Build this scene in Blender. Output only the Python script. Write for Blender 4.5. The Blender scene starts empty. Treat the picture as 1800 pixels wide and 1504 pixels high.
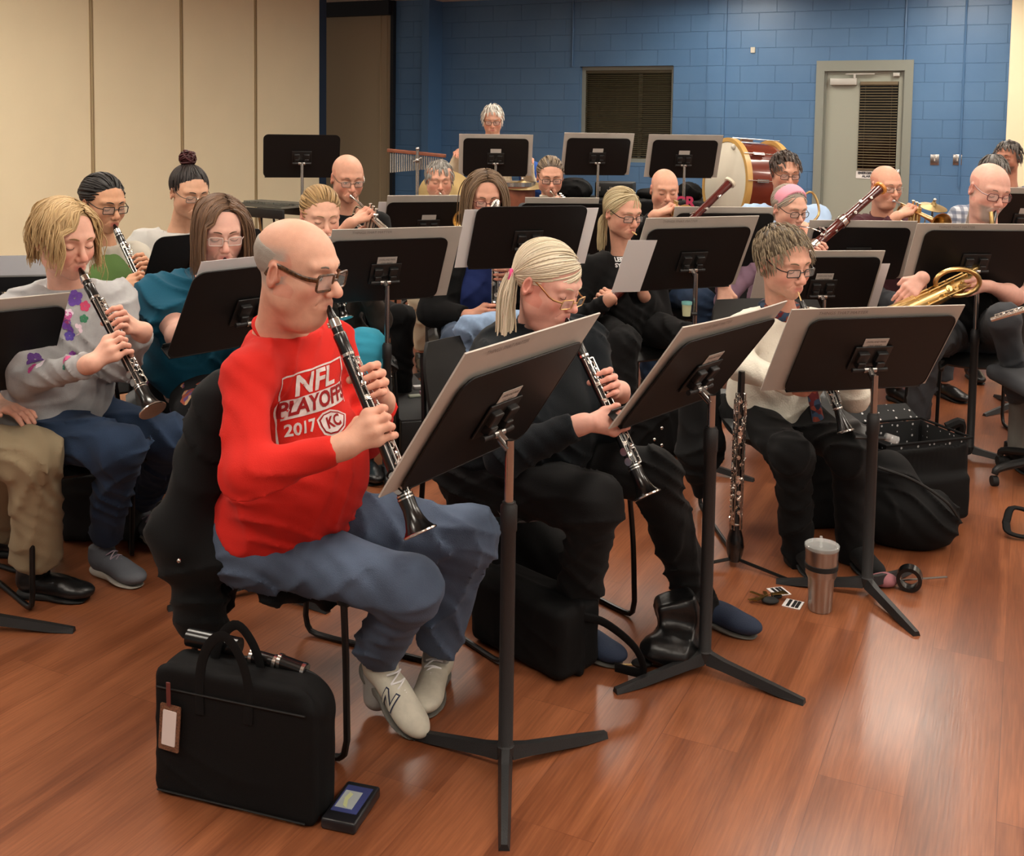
import bpy, bmesh, math, random
import numpy as np
from mathutils import Vector as V, Matrix, Euler
from mathutils.bvhtree import BVHTree

sc = bpy.context.scene
COL = sc.collection
rnd = random.Random(7)

# ---------------------------------------------------------------- camera
FPX, PX0, PY0, CAMH = 1900.0, 900.0, 360.0, 1.5
cam = bpy.data.cameras.new('camera')
cam.sensor_fit = 'HORIZONTAL'; cam.sensor_width = 36.0
cam.lens = 36.0 * FPX / 1800.0
cam.shift_y = -(752.0 - PY0) / 1800.0
cam.clip_start = 0.05; cam.clip_end = 60
cam_o = bpy.data.objects.new('camera', cam); COL.objects.link(cam_o)
PITCH, ROLL = math.radians(4.2), math.radians(0.8)
RC = (Matrix.Rotation(math.radians(90) - PITCH, 3, 'X') @ Matrix.Rotation(ROLL, 3, 'Z'))
cam_o.matrix_world = Matrix.Translation((0, 0, CAMH)) @ RC.to_4x4()
sc.camera = cam_o

def P(px, py, Y):
    "world point seen at pixel (px,py) of the photograph, Y metres in front of the camera"
    d = RC @ V(((px - PX0) / FPX, -(py - PY0) / FPX, -1.0))
    d = d * (Y / d.y)
    return V((d.x, d.y, d.z + CAMH))
def F(px, py, z=0.0):
    "world point seen at pixel on the horizontal plane of height z"
    d = RC @ V(((px - PX0) / FPX, -(py - PY0) / FPX, -1.0))
    k = (z - CAMH) / d.z
    return V((d.x * k, d.y * k, z))

# ---------------------------------------------------------------- world and exposure
w = bpy.data.worlds.new('world'); sc.world = w; w.use_nodes = True
w.node_tree.nodes['Background'].inputs[0].default_value = (1.0, 0.93, 0.84, 1)
w.node_tree.nodes['Background'].inputs[1].default_value = 0.27
sc.view_settings.view_transform = 'Standard'; sc.view_settings.look = 'None'
sc.view_settings.gamma = 1.0; sc.view_settings.use_curve_mapping = False
sc.view_settings.exposure = 0.0
LAMP = 22.5            # emission of the ceiling troffers
LIGHTS = [(u, d) for d in (-.3, 2.6, 5.5, 8.4, 11.3) for u in (-5.6, -3.15, -.7, 1.75, 4.2) if not (u < -5 and d > 8)]
RTH = math.radians(25.5)                     # the room is turned against the view
RD = V((math.sin(RTH), math.cos(RTH), 0))     # along the left wall, away
RR = V((math.cos(RTH), -math.sin(RTH), 0))    # along the back wall, to the right
BW0 = P(1500, 300, 12.2); BW0.z = 0           # a point at the foot of the back wall
LW0 = P(562, 300, 12.9); LW0.z = 0            # a point at the foot of the left wall (its far end)

# ---------------------------------------------------------------- tags
def tag(o, label=None, cat=None, group=None, kind=None):
    if label: o['label'] = label
    if cat: o['category'] = cat
    if group: o['group'] = group
    if kind: o['kind'] = kind
    return o
def thing(name, label, cat, loc=(0, 0, 0), rz=0.0, group=None):
    o = bpy.data.objects.new(name, None); COL.objects.link(o)
    o.empty_display_size = 0.1
    o.location = loc; o.rotation_euler = (0, 0, rz)
    return tag(o, label, cat, group)
def rootloc(o):
    l = V((0, 0, 0))
    while o is not None:
        l = l + V(o.location); o = o.parent
    return l
def copy_tree(o, parent=None):
    c = o.copy(); COL.objects.link(c)
    if parent: c.parent = parent
    for ch in [x for x in COL.objects if x.parent == o]:
        copy_tree(ch, c)
    return c

# ---------------------------------------------------------------- materials
def lin(c):
    if isinstance(c, str): c = tuple(int(c[i:i + 2], 16) / 255 for i in (0, 2, 4))
    return tuple(x / 12.92 if x <= 0.04045 else ((x + 0.055) / 1.055) ** 2.4 for x in c)
MATS = {}
def mat(name, col, rough=0.6, metal=0.0, bump=0.0, bscale=200.0, var=0.0, vscale=8.0, attr=False, spec=0.5,
        coat=0.0, sheen=0.0, stretch=None, alpha=1.0, trans=0.0, sss=0.0, emit=None):
    if name in MATS: return MATS[name]
    m = bpy.data.materials.new(name); m.use_nodes = True; MATS[name] = m
    nt = m.node_tree; b = nt.nodes['Principled BSDF']; N = nt.nodes.new; L = nt.links.new
    c = (*lin(col), 1)
    b.inputs['Base Color'].default_value = c
    b.inputs['Roughness'].default_value = rough; b.inputs['Metallic'].default_value = metal
    b.inputs['Specular IOR Level'].default_value = spec
    b.inputs['Coat Weight'].default_value = coat
    b.inputs['Sheen Weight'].default_value = sheen
    b.inputs['Alpha'].default_value = alpha
    b.inputs['Transmission Weight'].default_value = trans
    if sss:
        b.inputs['Subsurface Weight'].default_value = sss
        b.inputs['Subsurface Radius'].default_value = (0.012, 0.005, 0.003)
        b.inputs['Subsurface Scale'].default_value = 0.6
    if emit is not None:
        b.inputs['Emission Color'].default_value = c; b.inputs['Emission Strength'].default_value = emit
    tc = N('ShaderNodeTexCoord'); src = tc.outputs['Object']
    if stretch:
        mp = N('ShaderNodeMapping'); mp.inputs['Scale'].default_value = stretch; L(src, mp.inputs[0]); src = mp.outputs[0]
    base = None
    if attr:
        a = N('ShaderNodeAttribute'); a.attribute_name = 'Col'; base = a.outputs['Color']; L(base, b.inputs['Base Color'])
    if var:
        n = N('ShaderNodeTexNoise'); n.inputs['Scale'].default_value = vscale; n.inputs['Detail'].default_value = 4
        L(src, n.inputs['Vector'])
        r = N('ShaderNodeMapRange'); r.inputs[1].default_value = 0.3; r.inputs[2].default_value = 0.7
        r.inputs[3].default_value = 1 - var; r.inputs[4].default_value = 1 + var
        L(n.outputs[0], r.inputs[0])
        mx = N('ShaderNodeMix'); mx.data_type = 'RGBA'; mx.blend_type = 'MULTIPLY'; mx.inputs[0].default_value = 1
        if base is not None: L(base, mx.inputs[6])
        else: mx.inputs[6].default_value = c
        cb = N('ShaderNodeCombineColor')
        for i in range(3): L(r.outputs[0], cb.inputs[i])
        L(cb.outputs[0], mx.inputs[7]); L(mx.outputs[2], b.inputs['Base Color'])
    if bump:
        n = N('ShaderNodeTexNoise'); n.inputs['Scale'].default_value = bscale; n.inputs['Detail'].default_value = 3
        L(src, n.inputs['Vector'])
        bp = N('ShaderNodeBump'); bp.inputs['Strength'].default_value = min(1, bump); bp.inputs['Distance'].default_value = 0.002
        L(n.outputs[0], bp.inputs['Height']); L(bp.outputs[0], b.inputs['Normal'])
    return m

M_SKIN = mat('skin', 'd0a090', 0.55, attr=True, var=0.05, vscale=60, bump=0.12, bscale=500, sss=0.12, spec=0.4)
M_HAIR = mat('hair', '806040', 0.5, attr=True, bump=0.3, bscale=300, spec=0.4)
M_BLACK = mat('black_plastic', '141414', 0.42, bump=0.15, bscale=500)
M_DESK = mat('black_powder_coat', '0b0b0c', 0.5, bump=0.1, bscale=700, spec=0.35)
M_BASE = mat('textured_black_metal', '1a1a1b', 0.5, bump=0.35, bscale=400)
M_CHROME = mat('chrome_tube', 'b8b4b0', 0.22, 1.0)
M_SILVER = mat('silver_keywork', 'e0dcd6', 0.2, 1.0)
M_BRASS = mat('lacquered_brass', 'cfae74', 0.3, 1.0)
M_EBONY = mat('black_wood', '0c0b0b', 0.25, spec=0.6, coat=0.2)
M_MAROON = mat('maroon_wood', '4a120c', 0.25, coat=0.5, var=0.25, vscale=20)
M_PAPER = mat('white_paper', 'e2e0e0', 0.8)
M_FOLDER = mat('grey_board', 'b4ada4', 0.75, var=0.05, vscale=9)
M_LABEL = mat('label_card', 'b9b3ac', 0.7)
M_INK = mat('dark_ink', '4a4644', 0.8)
M_NYLON = mat('black_nylon', '09090a', 0.75, bump=0.6, bscale=900, spec=0.2)
M_GLASS = mat('spectacle_lens', 'dfe4e4', 0.03, alpha=0.16, spec=0.8)
M_CLEAR = mat('clear_plastic', 'e6eaea', 0.05, alpha=0.3, spec=0.7)
M_RUBBER = mat('black_rubber', '0c0c0c', 0.7)
M_FRAME = mat('black_steel_rod', '121212', 0.35, 0.3)

# ---------------------------------------------------------------- mesh output
def mesh_obj(name, verts, faces, m, parent=None, smooth=True, cols=None, local=False):
    me = bpy.data.meshes.new(name)
    vv = np.asarray(verts, dtype=np.float64).reshape(-1, 3)
    if not local and parent is not None:
        vv = vv - np.array(rootloc(parent))
    if isinstance(faces, np.ndarray):
        nf, k = faces.shape
        me.vertices.add(len(vv)); me.vertices.foreach_set('co', vv.astype(np.float32).ravel())
        me.loops.add(nf * k); me.loops.foreach_set('vertex_index', faces.astype(np.int32).ravel())
        me.polygons.add(nf); me.polygons.foreach_set('loop_start', np.arange(0, nf * k, k, dtype=np.int32))
        me.update(calc_edges=True); me.validate()
    else:
        me.from_pydata([tuple(v) for v in vv], [], faces)
    ms = m if isinstance(m, (list, tuple)) else [m]
    for x in ms: me.materials.append(x)
    if smooth:
        me.polygons.foreach_set('use_smooth', [True] * len(me.polygons))
    if cols is not None:
        ca = me.color_attributes.new('Col', 'FLOAT_COLOR', 'POINT')
        cc = np.ones((len(vv), 4), dtype=np.float32); cc[:, :3] = cols
        ca.data.foreach_set('color', cc.ravel())
    me.update()
    o = bpy.data.objects.new(name, me); COL.objects.link(o)
    if parent is not None: o.parent = parent
    return o

class MB:
    "collects simple shapes into one mesh; M is the frame the shapes are given in"
    def __init__(s, M=None): s.v = []; s.f = []; s.mi = []; s.M = M or Matrix.Identity(4); s.cur = 0
    def add(s, vs, fs):
        o = len(s.v); s.v += [s.M @ V(v) for v in vs]; s.f += [tuple(i + o for i in f) for f in fs]; s.mi += [s.cur] * len(fs); return s
    def box(s, c, h, R=None, bev=0.0):
        c = V(c); R = R or Matrix.Identity(3)
        if bev <= 0:
            vs = [c + R @ V((x * h[0], y * h[1], z * h[2])) for x in (-1, 1) for y in (-1, 1) for z in (-1, 1)]
            return s.add(vs, [(0, 1, 3, 2), (4, 6, 7, 5), (0, 4, 5, 1), (2, 3, 7, 6), (0, 2, 6, 4), (1, 5, 7, 3)])
        bm = bmesh.new(); bmesh.ops.create_cube(bm, size=2)
        for v in bm.verts: v.co = V((v.co.x * h[0], v.co.y * h[1], v.co.z * h[2]))
        bmesh.ops.bevel(bm, geom=list(bm.edges), offset=bev, segments=3, affect='EDGES', profile=0.5)
        bm.verts.index_update()
        s.add([c + R @ v.co for v in bm.verts], [tuple(v.index for v in f.verts) for f in bm.faces]); bm.free(); return s
    def tube(s, pts, r, n=10, cap=True, flat=None, closed=False):
        "r a radius or a list of them; flat = (axis, factor) squashes the section"
        pts = [V(p) for p in pts]; k = len(pts); rs = r if isinstance(r, (list, tuple)) else [r] * k
        vs = []; up = None
        for i, p in enumerate(pts):
            if closed: t = pts[(i + 1) % k] - pts[i - 1]
            else: t = pts[min(i + 1, k - 1)] - pts[max(i - 1, 0)]
            if t.length < 1e-9: t = V((0, 0, 1))
            t.normalize()
            if up is None:
                up = t.cross(V((0, 0, 1)))
                if up.length < 0.1: up = t.cross(V((1, 0, 0)))
            up = (up - t * up.dot(t)).normalized(); wv = t.cross(up)
            for j in range(n):
                a = 2 * math.pi * j / n
                d = (up * math.cos(a) + wv * math.sin(a)) * rs[i]
                if flat:
                    ax = V(flat[0]).normalized(); d = d - ax * (d.dot(ax) * (1 - flat[1]))
                vs.append(p + d)
        fs = []
        for i in range(k if closed else k - 1):
            a = i * n; b = ((i + 1) % k) * n
            for j in range(n):
                fs.append((a + j, a + (j + 1) % n, b + (j + 1) % n, b + j))
        if cap and not closed:
            fs.append(tuple(range(n - 1, -1, -1))); fs.append(tuple((k - 1) * n + j for j in range(n)))
        return s.add(vs, fs)
    def cyl(s, a, b, r, r2=None, n=16): return s.tube([a, b], [r, r if r2 is None else r2], n)
    def lathe(s, o, d, prof, n=20):
        "prof: (distance along d, radius)"
        d = V(d).normalized(); o = V(o)
        return s.tube([o + d * t for t, _ in prof], [max(r, 1e-4) for _, r in prof], n) if len(prof) < 2 else s._lathe(o, d, prof, n)
    def _lathe(s, o, d, prof, n):
        u = d.cross(V((0, 0, 1)));
        if u.length < 0.1: u = d.cross(V((1, 0, 0)))
        u.normalize(); w_ = d.cross(u); vs = []
        for t, r in prof:
            for j in range(n):
                a = 2 * math.pi * j / n
                vs.append(o + d * t + (u * math.cos(a) + w_ * math.sin(a)) * max(r, 1e-4))
        fs = [(i * n + j, i * n + (j + 1) % n, (i + 1) * n + (j + 1) % n, (i + 1) * n + j) for i in range(len(prof) - 1) for j in range(n)]
        fs += [tuple(range(n - 1, -1, -1)), tuple((len(prof) - 1) * n + j for j in range(n))]
        return s.add(vs, fs)
    def ring(s, o, d, prof, n=24):
        "closed ring: the profile is joined end to end, no caps"
        k0 = len(s.f); s._lathe(V(o), V(d).normalized(), prof, n); s.f = s.f[:-2]; s.mi = s.mi[:-2]; b0 = len(s.v) - len(prof) * n; e = b0 + (len(prof) - 1) * n
        s.f += [(e + j, e + (j + 1) % n, b0 + (j + 1) % n, b0 + j) for j in range(n)]; s.mi += [s.cur] * n; return s
    def sph(s, c, r, n=10, R=None):
        r = (r, r, r) if not isinstance(r, (tuple, list)) else r; R = R or Matrix.Identity(3); vs = []; c = V(c)
        for i in range(n + 1):
            th = math.pi * i / n
            for j in range(2 * n):
                a = math.pi * j / n
                vs.append(c + R @ V((r[0] * math.sin(th) * math.cos(a), r[1] * math.sin(th) * math.sin(a), r[2] * math.cos(th))))
        m_ = 2 * n
        return s.add(vs, [(i * m_ + j, (i + 1) * m_ + j, (i + 1) * m_ + (j + 1) % m_, i * m_ + (j + 1) % m_) for i in range(n) for j in range(m_)])
    def plate(s, outline, t, R=None, c=(0, 0, 0)):
        "extrude a 2-D outline (x,y) by +-t/2 along z of the frame R at c"
        R = R or Matrix.Identity(3); c = V(c); n = len(outline)
        vs = [c + R @ V((x, y, t / 2)) for x, y in outline] + [c + R @ V((x, y, -t / 2)) for x, y in outline]
        fs = [tuple(range(n)), tuple(range(2 * n - 1, n - 1, -1))] + [(i, i + n, (i + 1) % n + n, (i + 1) % n) for i in range(n)]
        return s.add(vs, fs)
    def grid(s, fn, nu, nv, thick=0.0):
        "fn(u,v)->point, u,v in 0..1; with thickness along the surface normal"
        pts = [[V(fn(i / nu, j / nv)) for j in range(nv + 1)] for i in range(nu + 1)]
        idx = lambda i, j: i * (nv + 1) + j
        if thick == 0:
            return s.add([p for r in pts for p in r], [(idx(i, j), idx(i + 1, j), idx(i + 1, j + 1), idx(i, j + 1)) for i in range(nu) for j in range(nv)])
        A = []; B = []
        for i in range(nu + 1):
            for j in range(nv + 1):
                du = pts[min(i + 1, nu)][j] - pts[max(i - 1, 0)][j]; dv = pts[i][min(j + 1, nv)] - pts[i][max(j - 1, 0)]
                n_ = du.cross(dv)
                if n_.length > 1e-12: n_.normalize()
                A.append(pts[i][j] + n_ * thick / 2); B.append(pts[i][j] - n_ * thick / 2)
        o = len(A)
        fs = [(idx(i, j), idx(i + 1, j), idx(i + 1, j + 1), idx(i, j + 1)) for i in range(nu) for j in range(nv)]
        fs += [tuple(o + q for q in reversed(f)) for f in fs]
        ring = [idx(i, 0) for i in range(nu + 1)] + [idx(nu, j) for j in range(1, nv + 1)] + [idx(i, nv) for i in range(nu - 1, -1, -1)] + [idx(0, j) for j in range(nv - 1, 0, -1)]
        for k in range(len(ring)):
            a, b = ring[k], ring[(k + 1) % len(ring)]
            fs.append((b, a, o + a, o + b))
        return s.add(A + B, fs)
    def out(s, name, m, parent=None, smooth=False, cols=None, auto=35):
        o = mesh_obj(name, s.v, s.f, m, parent, smooth=False, cols=cols)
        if isinstance(m, (list, tuple)) and len(m) > 1: o.data.polygons.foreach_set('material_index', s.mi)
        if smooth:
            o.data.polygons.foreach_set('use_smooth', [True] * len(o.data.polygons))
            try: o.data.set_sharp_from_angle(angle=math.radians(auto))
            except Exception: pass
        o.data.update()
        return o

def rrect(w_, h_, r, n=5):
    o = []
    for cx, cy, a0 in ((w_ - r, h_ - r, 0), (-w_ + r, h_ - r, 90), (-w_ + r, -h_ + r, 180), (w_ - r, -h_ + r, 270)):
        for i in range(n + 1):
            a = math.radians(a0 + 90 * i / n); o.append((cx + r * math.cos(a), cy + r * math.sin(a)))
    return o
def bez(pts, n=24):
    "smooth Catmull-Rom through points"
    pts = [V(p) for p in pts]; k = len(pts); o = []
    if k < 3:
        return [pts[0].lerp(pts[-1], i / n) for i in range(n + 1)]
    for q in range(n + 1):
        t = q / n * (k - 1); i = min(int(t), k - 2); t -= i
        p0 = pts[i - 1] if i > 0 else pts[0] * 2 - pts[1]
        p1, p2 = pts[i], pts[i + 1]
        p3 = pts[i + 2] if i + 2 < k else pts[-1] * 2 - pts[-2]
        o.append(0.5 * ((2 * p1) + (p2 - p0) * t + (2 * p0 - 5 * p1 + 4 * p2 - p3) * t * t + (3 * p1 - p0 - 3 * p2 + p3) * t ** 3))
    return o
def frame(x, z):
    "rotation with columns x, y, z; x kept, z made perpendicular"
    x = V(x).normalized(); z = V(z); z = (z - x * z.dot(x)).normalized(); y = z.cross(x)
    return Matrix((x, y, z)).transposed()

def text_mesh(s, size, bold=0.0, shear=0.0, width=1.0):
    "flat letters as (verts, faces), centred on the origin in x,y"
    cu = bpy.data.curves.new('t', 'FONT'); cu.body = s; cu.size = size; cu.align_x = 'CENTER'; cu.align_y = 'CENTER'
    cu.offset = bold; cu.shear = shear; cu.resolution_u = 3
    o = bpy.data.objects.new('t', cu); COL.objects.link(o)
    dg = bpy.context.evaluated_depsgraph_get(); ev = o.evaluated_get(dg); me = ev.to_mesh()
    vs = [V((v.co.x * width, v.co.y, 0)) for v in me.vertices]; fs = [tuple(p.vertices) for p in me.polygons]
    ev.to_mesh_clear(); bpy.data.objects.remove(o); bpy.data.curves.remove(cu)
    return vs, fs
def put_text(mb, s, size, R, c, bold=0.0, shear=0.0, width=1.0):
    vs, fs = text_mesh(s, size, bold, shear, width)
    return mb.add([V(c) + R @ v for v in vs], fs)

# ---------------------------------------------------------------- signed distance bodies
def cone(a, b, ra, rb=None, k=0.02, flat=None, cut=False, op='u'):
    return dict(t='c', a=np.array(a, float), b=np.array(b, float), ra=ra, rb=ra if rb is None else rb, k=k, flat=flat, cut=cut, op=op)
def ell(c, r, R=None, k=0.02, op='u'):
    r = (r, r, r) if not isinstance(r, (tuple, list)) else r
    return dict(t='e', c=np.array(c, float), r=np.array(r, float), R=np.array(R if R is not None else Matrix.Identity(3), float), k=k, op=op)
def rbx(c, h, rad=0.01, R=None, k=0.01, op='u'):
    return dict(t='b', c=np.array(c, float), r=np.array(h, float), rad=rad, R=np.array(R if R is not None else Matrix.Identity(3), float), k=k, op=op)
def half(c, n, op='s', k=0.004):
    "everything on the side n points to"
    return dict(t='h', c=np.array(c, float), n=np.array(V(n).normalized(), float), k=k, op=op)
def pbox(p):
    if p['t'] == 'c':
        r = max(p['ra'], p['rb']); return np.minimum(p['a'], p['b']) - r, np.maximum(p['a'], p['b']) + r
    r = p['r'].max() if p['t'] == 'e' else np.linalg.norm(p['r'])
    return p['c'] - r, p['c'] + r
def pdist(p, X):
    if p['t'] == 'c':
        ba = p['b'] - p['a']; L2 = max(ba @ ba, 1e-12)
        q = X - p['a'].astype(np.float32); t = np.clip(q @ (ba / L2).astype(np.float32), 0, 1)
        df = q - t[..., None] * ba.astype(np.float32)
        if p['flat'] is not None:
            ax = np.array(V(p['flat'][0]).normalized(), np.float32)
            df = df + (df @ ax)[..., None] * ax * (p['flat'][1] - 1)
        d = np.sqrt((df * df).sum(-1)) - (p['ra'] + (p['rb'] - p['ra']) * t)
        if p['cut']:
            d = np.maximum(d, (X - p['b'].astype(np.float32)) @ (ba / math.sqrt(L2)).astype(np.float32))
        return d
    if p['t'] == 'h': return -((X - p['c'].astype(np.float32)) @ p['n'].astype(np.float32))
    q = (X - p['c'].astype(np.float32)) @ p['R'].astype(np.float32)
    if p['t'] == 'e':
        r = p['r'].astype(np.float32)
        k0 = np.sqrt(((q / r) ** 2).sum(-1)); k1 = np.sqrt(((q / (r * r)) ** 2).sum(-1)) + 1e-6
        return k0 * (k0 - 1) / k1
    q = np.abs(q) - (p['r'] - p['rad']).astype(np.float32)
    return np.sqrt((np.maximum(q, 0) ** 2).sum(-1)) + np.minimum(q.max(-1), 0) - p['rad']
def smin(a, b, k):
    h = np.maximum(k - np.abs(a - b), 0) / k
    return np.minimum(a, b) - h * h * k * 0.25
def wrinkle(X, amp, f=1.0, seed=0.0):
    x, y, z = X[..., 0] * f + seed * 1.7, X[..., 1] * f + seed * .9, X[..., 2] * f
    w1 = np.sin(9 * x + 2 * np.sin(7 * z + seed)) + np.sin(11 * y + 5 * z + 1.3); w2 = np.sin(8 * z + 6 * x + 2.1 * np.sin(6 * y))
    p1 = 34 * (z + .45 * x + .25 * y) + 2.2 * w1 + 1.2 * w2; p2 = 30 * (.8 * x - .5 * z + .7 * y) + 2.6 * w2 + w1
    r1 = (1 - np.abs(np.sin(p1))) ** 2; r2 = (1 - np.abs(np.sin(p2))) ** 2
    m1 = np.clip(.55 + .6 * np.sin(6 * x + 9 * z + w2), 0, 1); m2 = np.clip(.35 + .6 * np.sin(10 * y + 5 * x - 4 * z + w1), 0, 1)
    return -amp * (1.1 * r1 * m1 + 1.0 * r2 * m2 - .35) - amp * .12 * np.sin(80 * z + 50 * x + 3 * w1)
def sdf(prims, h, wr=0.0, wf=1.0, seed=0.0):
    pos = [p for p in prims if p['op'] == 'u']
    lo = np.min([pbox(p)[0] for p in pos], axis=0) - 3 * h; hi = np.max([pbox(p)[1] for p in pos], axis=0) + 3 * h
    n = np.ceil((hi - lo) / h).astype(int) + 1
    ax = [(lo[i] + h * np.arange(n[i])).astype(np.float32) for i in range(3)]
    D = np.full(tuple(n), 0.15, np.float32)
    done = not wr
    for p in prims + [None]:
        if not done and (p is None or p['op'] == 's'):
            X = np.stack(np.meshgrid(*ax, indexing='ij'), -1); D += wrinkle(X, wr, wf, seed); done = True
            for c in prims:
                if c['t'] == 'c' and c['cut']:
                    dr_ = (c['b'] - c['a']) / np.linalg.norm(c['b'] - c['a']); cc = c['b'] + dr_ * c['rb'] * .9; rr_ = c['rb'] * 1.75; i0 = np.clip(((cc - rr_ - lo) / h).astype(int), 0, n - 1); i1 = np.clip(((cc + rr_ - lo) / h).astype(int) + 2, 1, n); sl = tuple(slice(i0[i], i1[i]) for i in range(3))
                    X = np.stack(np.meshgrid(ax[0][sl[0]], ax[1][sl[1]], ax[2][sl[2]], indexing='ij'), -1) - c['b'].astype(np.float32); A = D[sl]; g = X @ dr_.astype(np.float32)
                    D[sl] = np.where(((X - (dr_ * c['rb'] * .9).astype(np.float32)) ** 2).sum(-1) < rr_ ** 2, np.maximum(A, g), A)
        if p is None: break
        if p['t'] == 'h': l, u = lo, hi
        else:
            l, u = pbox(p); m_ = p['k'] + 3 * h; l = l - m_; u = u + m_
        i0 = np.clip(((l - lo) / h).astype(int), 0, n - 1); i1 = np.clip(((u - lo) / h).astype(int) + 2, 1, n)
        sl = tuple(slice(i0[i], i1[i]) for i in range(3))
        if any(s.stop <= s.start for s in sl): continue
        X = np.stack(np.meshgrid(ax[0][sl[0]], ax[1][sl[1]], ax[2][sl[2]], indexing='ij'), -1)
        d = pdist(p, X); A = D[sl]
        if p['op'] == 'u': D[sl] = smin(A, d, max(p['k'], 1e-4))
        elif p['op'] == 's': D[sl] = -smin(-A, d, max(p['k'], 1e-4))
    D[0] = D[-1] = 0.1; D[:, 0] = D[:, -1] = 0.1; D[:, :, 0] = D[:, :, -1] = 0.1
    return nets(D, lo, h)
def nets(D, lo, h):
    S = D < 0; nx, ny, nz = D.shape; cs = (nx - 1, ny - 1, nz - 1); NC = cs[0] * cs[1] * cs[2]
    cid = lambda i, j, k: (i * cs[1] + j) * cs[2] + k
    idxs = []; poss = []; quads = []
    for ax in range(3):
        A = [slice(None)] * 3; B = [slice(None)] * 3; A[ax] = slice(0, -1); B[ax] = slice(1, None)
        e = S[tuple(A)] != S[tuple(B)]
        I = np.array(np.nonzero(e)); d0 = D[tuple(A)][tuple(I)]; d1 = D[tuple(B)][tuple(I)]; s0 = S[tuple(A)][tuple(I)]
        t = d0 / (d0 - d1); p = I.T.astype(np.float64); p[:, ax] += t
        o1, o2 = (ax + 1) % 3, (ax + 2) % 3; q = []
        for a_, b_ in ((0, 0), (1, 0), (1, 1), (0, 1)):
            J = I.copy(); J[o1] -= a_; J[o2] -= b_
            c = cid(J[0], J[1], J[2]); q.append(c); idxs.append(c); poss.append(p)
        q = np.stack(q, 1); q[~s0] = q[~s0][:, ::-1]; quads.append(q)
    idx = np.concatenate(idxs); pos = np.concatenate(poss); quads = np.concatenate(quads)
    uq, inv = np.unique(idx, return_inverse=True); cnt = np.bincount(inv)
    vs = np.stack([np.bincount(inv, pos[:, i]) / cnt for i in range(3)], 1)
    fs = np.searchsorted(uq, quads)
    return lo + vs * h, fs
def T(M, vs):
    M = np.array(M); return vs @ M[:3, :3].T + M[:3, 3]
def merge(parts):
    vs = []; fs = []; cs = []; o = 0
    for v, f, c in parts:
        vs.append(v); fs.append(f + o); cs.append(np.broadcast_to(np.asarray(c, float), (len(v), 3))); o += len(v)
    return np.concatenate(vs), np.concatenate(fs), np.concatenate(cs)
def blob(name, prims, h, m, parent=None, wr=0.0, wf=1.0, seed=0.0):
    v, f = sdf(prims, h, wr, wf, seed)
    return mesh_obj(name, v, f[:, ::-1], m, parent)
# ---------------------------------------------------------------- room
BN = -RD                                       # back wall faces the viewer
def hit(px, py, p0, n):
    d = RC @ V(((px - PX0) / FPX, -(py - PY0) / FPX, -1.0)); o = V((0, 0, CAMH))
    return o + d * ((p0 - o).dot(n) / d.dot(n))
def bw(px, py, off=0.0): return hit(px, py, BW0 + BN * off, BN)
def bu(px, py=200): return (bw(px, py) - BW0).dot(RR)
def lt(px, py=200): return (hit(px, py, LW0, RR) - LW0).dot(RD)
CEIL = 3.12
MBW = Matrix.Translation(BW0) @ Matrix((( RR.x, RD.x, 0), (RR.y, RD.y, 0), (0, 0, 1))).to_4x4()   # x along wall, y into it
MLW = Matrix.Translation(LW0) @ Matrix((( RD.x, -RR.x, 0), (RD.y, -RR.y, 0), (0, 0, 1))).to_4x4() # x along left wall away, y into it

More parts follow.
